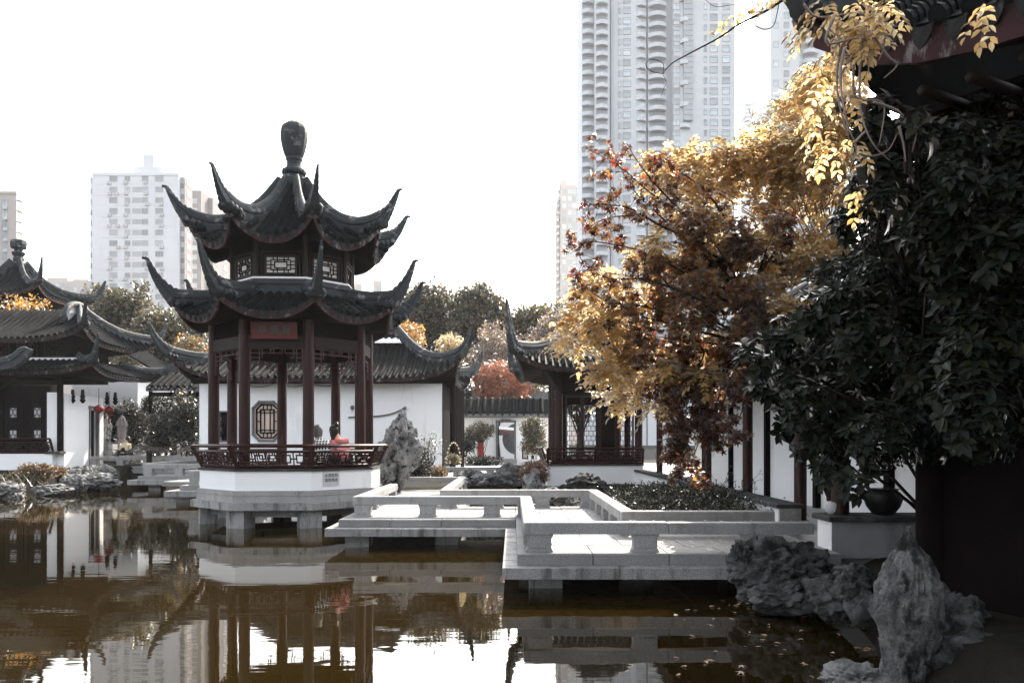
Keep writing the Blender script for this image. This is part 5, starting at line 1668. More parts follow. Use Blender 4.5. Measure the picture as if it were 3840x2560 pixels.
# rails
rail(zb, (.13, 9.92), (3.72, 9.92), n_stones=2, posts=[.055,.42,.80])
rail(zb, (.23, 10.02), (.23, 14.39), n_stones=2)
rail(zb, (-2.9, 14.49), (.33, 14.49), n_stones=1, posts=[.055,.42,.78,.97])
rail(zb, (-2.8, 14.59), (-2.8, 18.7), n_stones=2)
rail(zb, (1.55, 11.49), (3.75, 11.49), n_stones=1, posts=[.93])
rail(zb, (1.65, 11.59), (1.65, 16.3), n_stones=2)
rail(zb, (-1.5, 16.4), (1.75, 16.4), n_stones=2)
rail(zb, (-1.4, 16.5), (-1.4, 22.0), n_stones=2)
rail(zb, (-3.42, 22.1), (-1.3, 22.1), n_stones=1, posts=[.06,.94])

# bridge beyond the pavilion, to the left
lb = thing('zigzag_bridge', 'distant granite zigzag bridge running from the left bank to behind the pavilion', 'bridge', (-13, 31, 0))
slab_fill(lb, -19.0, -11.5, 35.4, 37.0, .60, .74, 5, 2, 'deck_slab', DS)
slab_fill(lb, -19.0, -11.5, 35.2, 37.1, .42, .595, 5, 1, 'ledge_stone', GW)
slab_fill(lb, -13.95, -12.2, 31.2, 35.4, .50, .64, 1, 4, 'deck_slab', DS)
slab_fill(lb, -13.95, -9.6, 29.6, 31.2, .42, .56, 3, 2, 'deck_slab', DS)
slab_fill(lb, -14.2, -9.5, 29.3, 31.3, .24, .415, 3, 1, 'ledge_stone', GW)
slab_fill(lb, -11.2, -9.6, 25.4, 29.3, .42, .56, 1, 4, 'deck_slab', DS)
slab_fill(lb, -10.05, -7.4, 24.0, 25.6, .38, .52, 2, 2, 'deck_slab', DS)
slab_fill(lb, -10.35, -7.3, 23.6, 25.7, .20, .375, 2, 1, 'ledge_stone', GW)
for x, y in ((-17,36),(-14.6,36),(-13.4,30),(-11,30),(-10,24.4),(-8,24.4),(-12.5,33)): pier(lb, x, y, .45, .3)
rail(lb, (-18.9, 35.6), (-13.8, 35.6), .74, 1.0, 1.16, 2, None, .22, POST_TALL)
rail(lb, (-18.2, 36.9), (-12.0, 36.9), .74, 1.02, 1.18, 2, None, .22, POST_TALL)
rail(lb, (-13.8, 29.9), (-13.8, 35.5), .60, .88, 1.03, 2, None, .22, POST_TALL)
rail(lb, (-13.8, 29.8), (-10.0, 29.8), .56, .84, 1.00, 1, None, .22, POST_TALL)
rail(lb, (-9.85, 24.2), (-7.5, 24.2), .52, .80, .97, 1, None, .22, POST_TALL)
# low rail in front of the back court
fb = thing('court_rail', 'low granite beam rail along the far edge of the pond behind the rocks', 'railing', (-.8, 28.4, .6))
rail(fb, (-2.4, 28.5), (.25, 28.5), .62, .80, .93, 1, [.15,.6,.97], .2, {a: rail_post_mesh(a, .3, .18, .16) for a in 'xy'})
# ------------------------------------------------------------------ rocks
def fbm(p, o=4):
    a, s_, f = 1.0, 0.0, 1.0
    for _ in range(o):
        s_ += a*noise.noise(p*f); a *= .5; f *= 2.1
    return s_

def rock_mesh(name, size, seed, mat, sub=5, rough=.35, pits=0.0, pit_scale=3.0, lean=0.0, profile=None, outline=None, freq=1.3, ridged=.0, strata=None):
    bm = bmesh.new()
    bmesh.ops.create_icosphere(bm, subdivisions=sub, radius=1.0)
    off = Vector((seed*7.3, seed*3.1, seed*5.7))
    for v in bm.verts:
        d = v.co.normalized()
        q = d*freq + off
        r_ = 1 + rough*fbm(q, 6)
        wq = Vector((fbm(q*1.3, 3), fbm(q*1.3 + Vector((9,2,4)), 3), fbm(q*1.3 + Vector((3,8,1)), 3)))*.5
        r_ -= .10*abs(noise.noise((q + wq)*2.6))**.8 - .04
        r_ += .035*noise.noise((q + wq)*7.5) + .014*noise.noise(q*17)
        if ridged: r_ += ridged*(1 - 2*abs(noise.noise(q*2.2 + Vector((5,5,5)))))*.5
        # broken facets: flatten towards random planes
        c = noise.voronoi(d*freq*1.6 + off)
        r_ += .10*(c[0][1] - c[0][0]) - .05
        if pits:
            w = noise.voronoi(Vector((d.x, d.y, d.z*.8))*pit_scale + off*1.7)[0][0]
            if w < .40: r_ -= pits*min(1.0, (1 - w/.40)*1.9)
        p = d*max(r_, .2)
        if profile:
            k = interp(profile, p.z)
            p.x *= k; p.y *= k
        p.x += lean*p.z
        if outline:                                   # left and right edge by height, in metres
            h_ = math.sqrt(max(1 - d.z*d.z, 1e-4)); z = d.z
            xl, xr = smooth_interp([(o_[0], o_[1]) for o_ in outline], z), smooth_interp([(o_[0], o_[2]) for o_ in outline], z)
            hw = (xr - xl)/2; f_ = 1 + (r_ - 1)*.8
            v.co = Vector(((xl+xr)/2 + d.x/h_*hw*f_, d.y/h_*hw*.95*f_, z*size[2] + (r_-1)*.12)); continue
        v.co = Vector((p.x*size[0], p.y*size[1], p.z*size[2]))
    me = bpy.data.meshes.new(name)
    bm.to_mesh(me); bm.free()
    me.materials.append(mat)
    auto_smooth(me, .75)
    return me

def rock(name, label, c, size, seed, mat='rock_dark', group=None, rz=0.0, cat='rock', **kw):
    me = rock_mesh(name, size, seed, M[mat], **kw)
    o = bpy.data.objects.new(name, me)
    o.location = c; o.rotation_euler = (0, 0, rz)
    COL.objects.link(o)
    return tag(o, label, cat, group)

c = W(910, 1035, 21.3)
rock('scholar_rock', 'tall pitted pale grey scholar rock standing right of the pavilion', (c.x, c.y, 1.42), (.54, .46, .98), 3.1, 'rock', sub=6, rough=.36, pits=.62, pit_scale=3.1, lean=.26,
     profile=[(-1.2,.62),(-.6,.72),(-.2,.95),(.3,1.08),(.8,.95),(1.2,.6)], cat='rock', freq=1.5, ridged=.35)
rock('garden_rock', 'low pitted stone at the foot of the scholar rock', W(878, 1090, 20.9), (.30, .26, .28), 9.2, 'rock', pits=.3, pit_scale=3.2)
c = Vector((3.05, 9.15, .28))
rock('shore_rock', 'big dark jagged rock at the right end of the bridge', W(1800, 1318, 9.0), (.50, .42, .34), 2.2, sub=6, rough=.38, pits=.16, pit_scale=2.4, freq=1.5, ridged=.24)
rock('shore_rock', 'dark pitted rock with fallen leaves leaning on the bridge edge', W(1722, 1296, 9.1), (.22, .24, .26), 5.5, sub=6, rough=.4, pits=.34, pit_scale=2.6, freq=1.5, ridged=.3)
rock('shore_rock', 'dark low boulder touching the water below the big bridge rock', W(1800, 1365, 8.6), (.34, .30, .17), 7.7, sub=5, rough=.4, ridged=.24)
rock('shore_rock', 'dark boulder between the big bridge rock and the tall standing rock', W(1915, 1372, 7.9), (.26, .26, .22), 6.1, sub=5, rough=.4, pits=.15, ridged=.24)
rock('shore_rock', 'small rounded stone at the water below the tall standing rock', W(1985, 1400, 7.3), (.16, .16, .15), 8.4, sub=3)
rock('shore_rock', 'low dark boulder at the water left of the tall standing rock', W(1965, 1352, 7.6), (.18, .2, .2), 12.4, sub=5, rough=.4, ridged=.24)
k6 = 6.0/FPX
so = [(1570,-52,48),(1520,-50,52),(1480,-54,64),(1440,-66,66),(1405,-84,62),(1370,-78,60),(1330,-62,54),(1290,-40,47),(1262,-24,26),(1240,-14,12),(1217,-6,5)]
zc, zh = .50, .72
rock('standing_rock', 'tall grey standing rock with a pointed top at the lower right', (WX(2085, 6.0), 6.0, zc), (1, 1, zh), 4.4, 'rock_stand', sub=6, rough=.30, freq=1.6, ridged=.30, pits=.10, pit_scale=2.4,
     outline=[((WZ(y, 6.0) - zc)/zh, a*k6, b*k6) for y, a, b in so])
rock('shore_rock', 'dark rock slab behind the tall standing rock at the right', W(2190, 1460, 6.5), (.26, .25, .36), 14.4, 'rock_dark', sub=5, rough=.36, ridged=.24)
rock('shore_rock', 'low dark boulder in the lower right corner', W(2270, 1530, 5.9), (.42, .3, .22), 17.4, 'rock_dark', sub=5, rough=.36, ridged=.24)
rock('shore_rock', 'pale wet stone at the bottom edge left of the tall standing rock', W(1965, 1560, 5.6), (.24, .2, .12), 15.4, 'rock_mid', sub=5, rough=.4, pits=.2)
# stones below the bridge rail and along the far edge of the pond
far = [(1078,1098,27.2,.55,.30,'broad pale stone'),(1105,1103,26.8,.38,.22,'low mottled stone'),(1130,1102,27.0,.30,.24,'small upright stone'),(1150,1103,27.2,.45,.26,'brown mossy stone'),
       (1168,1093,27.4,.55,.42,'largest rounded stone'),(1183,1088,27.9,.4,.34,'pale stone behind the largest one'),(1061,1108,26.6,.3,.2,'dark flat stone')]
for i, (x, y, Y, a, b, lab) in enumerate(far):
    rock('pond_stone', lab + ' in the row along the far pond edge', W(x, y, Y), (a, .4, b), 20+i*1.7, 'rock_mid', 'stones along the far pond edge', sub=5, rough=.4, pits=.12)
near = [(1235,1155,17.3,.30,.20,'pale flat stone under the bridge rail gap'),(1262,1150,17.6,.30,.26,'angular stone under the middle of the bridge rail'),(1300,1152,17.4,.34,.24,'dark stone under the right bridge rail'),
        (1328,1158,17.2,.24,.2,'small stone beside the bridge post')]
for i, (x, y, Y, a, b, lab) in enumerate(near):
    rock('pond_stone', lab, W(x, y, Y), (a, .3, b), 40+i*2.1, 'rock_mid', None, sub=5, rough=.4, pits=.15)
rock('bank_rock', 'dark low rock in the planted bank before the waterside pavilion', W(1345, 1118, 21), (.5, .4, .32), 61, 'rock_dark', sub=5, rough=.35, ridged=.3)
rock('bank_rock', 'pale upright stone at the foot of the red-tipped shrub', W(1222, 1112, 24.6), (.28, .3, .5), 63, 'rock', sub=5, rough=.3, pits=.1)
# left bank
lab_l = ['long pale rock at the water below the golden fern bush','dark rock left of the long pale rock','upper grey rock behind the long pale rock','flat stone at the water edge on the left bank',
         'big rounded rock at the left end of the distant bridge','pale pointed rock left of the distant bridge','grey rock under the end of the distant bridge','low slab rock below the distant bridge','small dark rock at the left photo edge',
         'mottled rock between the fern bush and the bridge']
ll = [(225,1108,29.5,.85,.36),(165,1113,28.6,.5,.45),(190,1098,29.8,.55,.42),(120,1125,27.5,.6,.22),(240,1092,33.8,.62,.48),(175,1086,33.0,.5,.3),(205,1091,33.2,.45,.5),(220,1102,32.6,.8,.2),(22,1130,26.0,.5,.35),(185,1092,31.6,.5,.36)]
for i, ((x, y, Y, a, b), lab) in enumerate(zip(ll, lab_l)):
    rock('shore_rock', lab, W(x, y, Y), (a*.85, .5, b*.85), 80+i*1.3, 'rock_mid', 'rocks on the left bank', sub=5, rough=.4, pits=.14, ridged=.3)
rock('stone_pillar', 'slim pitted stone pillar beside the red lanterns', W(243, 988, 37.4), (.24, .24, .78), 95, 'rock', sub=5, rough=.4, pits=.25, cat='rock')

# ------------------------------------------------------------------ foliage
TPL = {}
def tpl(name, verts, faces): TPL[name] = (np.array(verts, float), faces)
tpl('rhomb', [(0,0,0),(.5,.5,.10),(0,1,-.05),(-.5,.5,.10)], [(0,1,2,3)])
tpl('oval', [(0,0,0),(.36,.28,.09),(.40,.62,.08),(0,1,-.10),(-.40,.62,.08),(-.36,.28,.09)], [(0,1,2,3),(0,3,4,5)])
tpl('long', [(0,0,0),(.24,.22,.08),(.27,.55,.06),(.10,.86,-.06),(0,1,-.14),(-.10,.86,-.06),(-.27,.55,.06),(-.24,.22,.08),(0,.5,-.02)], [(0,1,2,8),(8,2,3,4),(8,4,5,6),(0,8,6,7)])
_st = [(0,0,0)]; _sf = []
_ang = [-118,-58,0,58,118]; _len = [.52,.85,1.0,.85,.52]
for a, l in zip(_ang, _len):
    _st.append((math.sin(R(a))*l, .15+math.cos(R(a))*l*.85, -.10*l))
_nt = [-160,-88,-29,29,88,160]; _nl = [.16,.26,.30,.30,.26,.16]
for a, l in zip(_nt, _nl): _st.append((math.sin(R(a))*l, .15+math.cos(R(a))*l, .03))
for i in range(5): _sf.append((0, 6+i+1, 1+i, 6+i))
tpl('star', _st, _sf)
tpl('blade', [(-.05,0,0),(.05,0,0),(.03,.6,.05),(0,1,.18),(-.03,.6,.05)], [(0,1,2,3,4)])

def leaves(name, pts, dirs, nrm, size, shape, mat, width=.6, parent=None, kind=None, as_mesh=False):
    """one mesh of many leaves; dirs = leaf axis, nrm = leaf normal, numpy arrays (n,3)"""
    V, Fc = TPL[shape]
    pts = np.asarray(pts, float); n = len(pts)
    d = np.asarray(dirs, float); d = d/np.maximum(np.linalg.norm(d, axis=1, keepdims=True), 1e-6)
    nn = np.asarray(nrm, float)
    s = np.cross(d, nn); s = s/np.maximum(np.linalg.norm(s, axis=1, keepdims=True), 1e-6)
    nn = np.cross(s, d)
    sz = (np.ones(n)*size if np.isscalar(size) else np.asarray(size))[:, None, None]
    wfac = 1.0 if shape == 'star' else width
    co = pts[:, None, :] + sz*(V[None, :, 0:1]*wfac*s[:, None, :] + V[None, :, 1:2]*d[:, None, :] + V[None, :, 2:3]*nn[:, None, :])
    k = len(V)
    co = co.reshape(-1, 3)
    if parent is not None:
        co = co - np.array(root_of(parent).location)
    me = bpy.data.meshes.new(name)
    nl = sum(len(f) for f in Fc)
    me.vertices.add(n*k); me.vertices.foreach_set('co', co.ravel())
    base = np.concatenate([np.array(f) for f in Fc])
    idx = (np.arange(n)[:, None]*k + base[None, :]).ravel()
    me.loops.add(n*nl); me.loops.foreach_set('vertex_index', idx.astype(np.int32))
    ls = np.cumsum([0] + [len(f) for f in Fc])[:-1]
    starts = (np.arange(n)[:, None]*nl + ls[None, :]).ravel()
    me.polygons.add(n*len(Fc)); me.polygons.foreach_set('loop_start', starts.astype(np.int32))
    me.update(calc_edges=True)
    me.validate()
    me.materials.append(mat)
    if as_mesh: return me
    o = bpy.data.objects.new(name, me)
    if parent is not None: o.parent = parent
    if kind: o['kind'] = kind
    COL.objects.link(o)
    return o

def rnd_unit(n):
    v = rng.normal(size=(n, 3)); return v/np.linalg.norm(v, axis=1, keepdims=True)

def clump_cloud(clumps, per, up=.5, droop=0.0, shell=.55):
    """leaf positions/axes/normals inside many clumps [(centre, radius)]; per = leaves per unit radius^2 (or a number)"""
    P, D, Nn = [], [], []
    for c, r_ in clumps:
        n = max(3, int(per(r_) if callable(per) else per))
        u = rnd_unit(n)
        rad = r_*(shell + (1-shell)*rng.random(n))[:, None]*np.where(rng.random(n) < .8, 1, .6)[:, None]
        sq = np.array([1, 1, .78])
        p = np.array(c)[None, :] + u*rad*sq
        out = u + rnd_unit(n)*.6
        d = rnd_unit(n)*.8 + u*.6; d[:, 2] -= droop
        out[:, 2] += up
        P.append(p); D.append(d); Nn.append(out)
    return np.concatenate(P), np.concatenate(D), np.concatenate(Nn)

def limb(mb, a, b, r0, r1, bend=.15, n=5, sides=6):
    a, b = Vector(a), Vector(b)
    L = (b-a).length
    k = Vector((random.uniform(-1,1), random.uniform(-1,1), random.uniform(-.3,.6)))*L*bend
    pts = [a.lerp(b, i/n) + k*math.sin(math.pi*i/n)*.6 + Vector((random.uniform(-1,1), random.uniform(-1,1), 0))*L*.015 for i in range(n+1)]
    mb.tube(pts, [lerp(r0, r1, i/n) for i in range(n+1)], sides)
    return pts

def tree(label, base, top_z, rx, ry, z_lo, mat, leaf=.3, n_cl=46, per=130, name='tree', cat='tree', group=None, clump=.95, seed=0, shape='rhomb', width=.7, trunk_r=.22, lean=(0,0), extra=None, squash=1.0, mat2=None):
    """tapered trunk, limbs and a clumped crown; rx, ry crown half widths, z_lo bottom of crown"""
    random.seed(100+seed)
    t = thing(name, label, cat, tuple(base), group)
    base = Vector(base)
    cz = (top_z + z_lo)/2; hz = (top_z - z_lo)/2
    cc = Vector((base.x + lean[0], base.y + lean[1], cz))
    clumps = []
    for i in range(n_cl):
        u = Vector((random.gauss(0,1), random.gauss(0,1), random.gauss(0,1))).normalized()
        if u.z < -.5 and random.random() < .6: u.z = -u.z
        k = random.uniform(.55, 1.0)
        r_ = clump*random.choice((.45,.6,.8,1.0,1.35))
        lob = 1 + .32*noise.noise(u*1.7 + Vector((seed*3.3, 0, 0)))
        c = cc + Vector((u.x*(rx - r_*.6), u.y*(ry - r_*.6), u.z*(hz - r_*.5)))*k*lob
        clumps.append((tuple(c), r_))
    mb = MB()
    fork = base.lerp(Vector((cc.x, cc.y, z_lo + hz*.35)), .82)
    pts = limb(mb, base - SZ*.3, fork, trunk_r, trunk_r*.6, .05, 6, 8)
    for c, r_ in random.sample(clumps, min(len(clumps), 16)):
        st = Vector(random.choice(pts[3:]))
        limb(mb, st, Vector(c), trunk_r*.38, .02, .12, 5, 5)
    put('trunk', mb, M['bark'], t, smooth=True)
    P, D, Nn = clump_cloud(clumps, (lambda r_: 1.25*per*r_*r_/(clump*clump)), shell=.68)
    sz = .9*leaf*(.6 + .7*rng.random(len(P)))
    if mat2:
        pick = rng.random(len(P)) < .28
        leaves('crown', P[~pick], D[~pick], Nn[~pick], sz[~pick], shape, M[mat], width, t)
        leaves('crown', P[pick], D[pick], Nn[pick], sz[pick], shape, M[mat2], width, t)
    else:
        leaves('crown', P, D, Nn, sz, shape, M[mat], width, t)
    return t

def px_tree(label, x, ytop, ybot, halfw, Y, mat, gz=.8, **kw):
    X = WX(x, Y); k = Y/FPX
    return tree(label, (X, Y, gz), WZ(ytop, Y), halfw*k, min(halfw*k, kw.pop('ry', 4.5)), WZ(ybot, Y), mat, **kw)

px_tree('round dark green camphor tree in front of the white tower', 285, 648, 850, 82, 62, 'lf_camphor', leaf=.30, n_cl=80, per=150, clump=1.0, seed=1, mat2='lf_olive')
px_tree('olive tree with golden tips between the camphor tree and the pavilion', 400, 688, 880, 88, 56, 'lf_camphor', leaf=.28, n_cl=70, per=140, clump=.95, seed=2, mat2='lf_olive')
px_tree('small golden tree in front of the olive tree beside the pavilion roof', 440, 760, 880, 45, 47, 'lf_olive', leaf=.2, n_cl=30, per=80, clump=.7, seed=21, mat2='lf_gold')
px_tree('golden bush crown above the curled eave of the left hall', 300, 785, 860, 32, 48, 'lf_olive', leaf=.2, n_cl=22, per=90, clump=.6, seed=22)
px_tree('broad green camphor tree right of the pavilion roofs', 985, 650, 800, 75, 66, 'lf_camphor', leaf=.32, n_cl=70, per=150, clump=1.05, seed=3, mat2='lf_olive')
px_tree('tall rounded camphor tree behind the hall roof, second right of the pavilion', 1100, 655, 820, 78, 64, 'lf_camphor', leaf=.32, n_cl=76, per=150, clump=1.05, seed=4, mat2='lf_olive')
px_tree('lower camphor tree left of the curled horn of the waterside pavilion', 1225, 690, 830, 62, 62, 'lf_camphor', leaf=.3, n_cl=60, per=140, clump=.95, seed=5, mat2='lf_olive')
px_tree('green tree far behind the hall roof, half hidden by the pavilion', 880, 700, 860, 60, 60, 'lf_camphor', leaf=.3, n_cl=46, per=140, clump=.95, seed=6, mat2='lf_olive')
px_tree('dry pinkish grey tree behind the gap between hall and waterside pavilion', 1150, 745, 900, 85, 55, 'lf_drypink', leaf=.2, n_cl=60, per=110, clump=.85, seed=7, trunk_r=.15)
px_tree('dry pinkish grey tree behind the horn of the waterside pavilion', 1290, 715, 860, 70, 52, 'lf_drypink', leaf=.22, n_cl=50, per=110, clump=.8, seed=8, trunk_r=.15)
px_tree('bright orange maple above the tiled garden wall', 1148, 832, 935, 82, 50, 'lf_orange', leaf=.17, n_cl=60, per=120, clump=.7, seed=9, trunk_r=.12, shape='star')
px_tree('golden ginkgo behind the right slope of the hall roof', 940, 735, 830, 36, 48, 'lf_gold', leaf=.17, n_cl=40, per=60, clump=.55, seed=10, trunk_r=.12)
px_tree('small cream-leaved tree behind the right slope of the hall roof', 1035, 762, 840, 30, 48, 'lf_cream', leaf=.16, n_cl=30, per=44, clump=.55, seed=11, trunk_r=.1)
px_tree('dark green tree standing behind the tiled garden wall at the right', 1215, 850, 960, 50, 54, 'lf_camphor', leaf=.22, n_cl=36, per=120, clump=.7, seed=12)
px_tree('small bare tree with orange leaves on the left hall roof ridge', 55, 680, 730, 62, 39.5, 'lf_gold', leaf=.16, n_cl=60, per=8, clump=.5, seed=13, trunk_r=.06, shape='oval')
for i, (x, yt, hw, lab) in enumerate(((930,690,60,'tree filling the gap just right of the pavilion in the far canopy'),(1045,690,60,'tree in the far canopy between the two tall camphor trees'),(1170,700,60,'tree in the far canopy left of the horn of the waterside pavilion'),(1285,700,70,'tree in the far canopy behind the golden wisteria'),(345,700,60,'tree in the far canopy between the camphor and the olive tree'),(215,760,60,'tree in the far canopy behind the upper roof of the left hall'))):
    px_tree(lab, x, yt, 900, hw, 76, 'lf_camphor', leaf=.36, n_cl=60, per=130, clump=1.2, seed=50+i, mat2='lf_olive')
# dark growth behind everything, low
for i, (x, yt, yb, hw, Y, lab) in enumerate(((340,850,1045,110,50,'dark tree mass behind the link gallery at the left'),(240,900,1030,60,48,'dark shrub tree right of the left hall'),(1060,880,1030,60,60,'dark tree behind the garden wall at the left'),(1330,800,1000,60,60,'dark tree behind the waterside pavilion'))):
    px_tree(lab, x, yt, yb, hw, Y, 'lf_dark', leaf=.28, n_cl=50, per=120, clump=.9, seed=30+i)

def shrub(label, x, ytop, ybot, halfw, Y, mat, leaf=.09, n_cl=30, per=120, clump=.35, seed=0, name='shrub', shape='oval', depth=None, gz=None, stems=6, width=.6, cat='shrub', mat2=None):
    random.seed(300+seed)
    k = Y/FPX
    X = WX(x, Y); zt, zb = WZ(ytop, Y), WZ(ybot, Y)
    gz = zb if gz is None else gz
    t = thing(name, label, cat, (X, Y, gz))
    clumps = []
    rx, ry, hz = halfw*k, depth or min(halfw*k, 1.2), (zt-zb)/2
    for i in range(n_cl):
        u = Vector((random.gauss(0,1), random.gauss(0,1), random.gauss(0,1))).normalized()*random.uniform(.4, 1)
        r_ = clump*random.uniform(.6, 1.2)
        clumps.append(((X + u.x*max(rx-r_*.5,.05), Y + u.y*max(ry-r_*.5,.05), (zt+zb)/2 + u.z*max(hz-r_*.4,.05)), r_))
    mb = MB()
    for i in range(stems):
        c = random.choice(clumps)[0]
        limb(mb, (X + random.uniform(-.2,.2)*rx, Y, gz-.1), c, .03, .008, .2, 4, 4)
    put('stem', mb, M['bark'], t, smooth=True)
    P, D, Nn = clump_cloud(clumps, (lambda r_: per*r_*r_/(clump*clump)))
    sz = leaf*(.7 + .6*rng.random(len(P)))
    if mat2:
        pk = rng.random(len(P)) < .3
        leaves('foliage', P[~pk], D[~pk], Nn[~pk], sz[~pk], shape, M[mat], width, t); leaves('foliage', P[pk], D[pk], Nn[pk], sz[pk], shape, M[mat2], width, t)
    else: leaves('foliage', P, D, Nn, sz, shape, M[mat], width, t)
    return t
shrub('glossy evergreen shrub against the left end of the white hall', 425, 895, 1052, 40, 36.5, 'lf_shrub', .13, 50, 110, .5, 1)
shrub('glossy dark shrub in the middle of the left garden', 375, 935, 1052, 46, 37, 'lf_shrub', .13, 44, 110, .5, 2)
shrub('dark shrub behind the folded parasol', 300, 910, 1050, 40, 40, 'lf_shrub', .13, 46, 110, .5, 3)
shrub('shrub beneath the second red lantern', 258, 925, 1010, 16, 39.5, 'lf_shrub', .12, 24, 90, .4, 4)
shrub('tall dark shrub under the link gallery roof', 350, 895, 1050, 70, 43, 'lf_dark', .15, 80, 120, .6, 5)
shrub('yellowing loose shrub between scholar rock and hall wall', 985, 985, 1075, 38, 24.5, 'lf_shrub', .055, 60, 16, .3, 6, stems=16, mat2='lf_olive')
shrub('low golden-leaved bush at the right foot of the hall wall', 1008, 1068, 1100, 24, 24.0, 'lf_rust', .06, 24, 70, .2, 7, mat2='lf_olive')
shrub('dark bush behind the scholar rock', 955, 1045, 1095, 34, 23.0, 'lf_dark', .07, 30, 90, .3, 8)
shrub('weeping small-leaved bonsai tree left of the garden doorway', 1100, 968, 1012, 34, 43.5, 'lf_camphor', .10, 40, 110, .4, 9, name='bonsai_tree', gz=.8, cat='tree')
shrub('dark bushy plant left of the bonsai tree', 1068, 985, 1045, 26, 42.5, 'lf_dark', .12, 34, 100, .4, 10)
shrub('grey-green weeping shrub right of the garden doorway', 1225, 955, 1050, 36, 41, 'lf_camphor', .12, 50, 110, .45, 11)
shrub('low clipped hedge at the foot of the garden wall', 1110, 1052, 1066, 52, 41, 'lf_dark', .10, 50, 90, .3, 12, name='hedge', cat='hedge', stems=0)
shrub('red-tipped nandina shrub at the corner of the waterside pavilion', 1225, 1052, 1115, 36, 24.9, 'lf_redtip', .075, 50, 80, .28, 13, stems=14, mat2='lf_olive')
shrub('golden brown fern bush on the left bank', 78, 1062, 1108, 46, 29.0, 'lf_rust', .085, 60, 110, .32, 14, mat2='lf_shrub', shape='oval')
shrub('small rusty fern beside the golden fern bush', 135, 1072, 1100, 20, 30.0, 'lf_rust', .085, 24, 90, .25, 15, shape='oval')
shrub('leafy bush with dark leaves at the foot of the hall wall', 1040, 1045, 1062, 16, 30, 'lf_olive', .07, 16, 60, .2, 16)

# grasses
def grass(name, label, spots, n, h, mat, cat='grass', droop=.7, kind='stuff', w=.5):
    P = []; D = []; Nn = []; S_ = []
    for i in range(n):
        a, b = random.choice(spots), random.random()
        x = a[0] + random.gauss(0, a[3]); y = a[1] + random.gauss(0, a[4])
        P.append((x, y, a[2])); d = rnd_unit(1)[0]
        D.append((d[0]*droop, d[1]*droop, 1)); Nn.append((d[0], d[1], -.3)); S_.append(h*random.uniform(.5, 1.3))
    o = leaves(name, P, D, Nn, np.array(S_), 'blade', M[mat], w, kind=kind)
    return tag(o, label, cat)
random.seed(11)
grass('dry_grass', 'tufts of dry bending grass at the left photo edge on the bank', [(WX(10,28), 28, .3, .7, .5), (WX(45,28.5), 28.6, .35, .6, .4), (WX(-20,27), 27, .3, .8, .5)], 360, .45, 'lf_dry', w=.25)
mp = []
for i in range(90):
    y = random.uniform(12.3, 20.5); x = random.uniform(2.15 + .05*(y-12), 3.95)
    hgt = .10 + .22*max(0, noise.noise(Vector((x*1.3, y*.8, 3))) + .35)
    mp.append((x, y, ground_z(x, y) + hgt*.35, .24, .24))
grass('ground_cover', 'mound of dark creeping ground cover beside the gallery wall', mp, 11000, .17, 'lf_mound', droop=1.4, w=.4)
grass('ground_cover', 'long dry arching blades on the mound beside the gallery wall', mp[::3], 420, .34, 'lf_dry', droop=1.1, w=.16)
P = []; D = []; Nn = []
for a in mp:
    for _ in range(130):
        x, y = a[0] + random.gauss(0,.25), a[1] + random.gauss(0,.25)
        P.append((x, y, a[2] + random.uniform(-.05, .26))); D.append(tuple(rnd_unit(1)[0])); Nn.append(tuple(rnd_unit(1)[0] + np.array([0,0,.6])))
tag(leaves('ground_cover', P, D, Nn, .055, 'oval', M['lf_mound'], .5, kind='stuff'), 'small-leaved creeping plants on the mound beside the gallery wall', 'ground cover')
# thin stray stems on the mound
for i, (x, y, Y, lab) in enumerate(((1690, 1120, 13.5, 'thin leafy stem standing before the gallery wall, nearest of its group'), (1640, 1105, 15, 'thin leafy stem before the gallery wall beside a column'), (1560, 1085, 17, 'thin stem rising from the middle of the mound'))):
    t = thing('stray_stem', lab, 'plant', tuple(W(x, y+50, Y)))
    mb = MB(); P = []; D = []; Nn = []
    for k in range(7):
        a = W(x + random.uniform(-30,30), y+60, Y); b = W(x + random.uniform(-60,60), y - random.uniform(0,40), Y + random.uniform(-.4,.4))
        pts = limb(mb, a, b, .006, .003, .15, 6, 4)
        for p in pts[2:]:
            for _ in range(4): P.append(tuple(Vector(p) + Vector(rnd_unit(1)[0])*.03)); D.append(tuple(rnd_unit(1)[0])); Nn.append((0,0,1))
    put('stem', mb, M['bark'], t, smooth=True); leaves('foliage', P, D, Nn, .04, 'oval', M['lf_mound'], .6, t)
# cycads on the left terrace
for i, (x, y, Y, s_, lab) in enumerate(((343, 1030, 35.5, 1.0, 'spreading cycad on the left terrace'), (458, 1028, 34, .8, 'cycad half hidden by the left end of the pavilion bench'))):
    t = thing('cycad', lab, 'plant', tuple(W(x, y+14, Y)))
    c = W(x, y+6, Y); P = []; D = []; Nn = []; st = MB()
    for k in range(22):
        a = 2*math.pi*k/22 + random.uniform(-.1,.1); L = s_*random.uniform(.8, 1.15); e_ = random.uniform(.25, .8)
        fr = [c + Vector((math.cos(a)*L*t_, math.sin(a)*L*t_, e_*L*(1.5*t_ - 1.6*t_*t_))) for t_ in [q/8 for q in range(9)]]
        st.tube(fr, .008, 4)
        for q in range(1, 9):
            ax = (fr[q]-fr[q-1]).normalized(); sd = ax.cross(SZ).normalized()
            for w_ in (-1, 1):
                for z_ in (0, .5):
                    P.append(tuple(fr[q-1].lerp(fr[q], z_))); D.append(tuple(sd*w_ + ax*.6 - SZ*.15)); Nn.append((0,0,1))
    st.lathe([(.12,-.5),(.14,0),(.06,.08)], 8, c); put('stem', st, M['bark'], t)
    leaves('frond', P, D, Nn, .16*s_, 'long', M['lf_shrub'], .28, t)
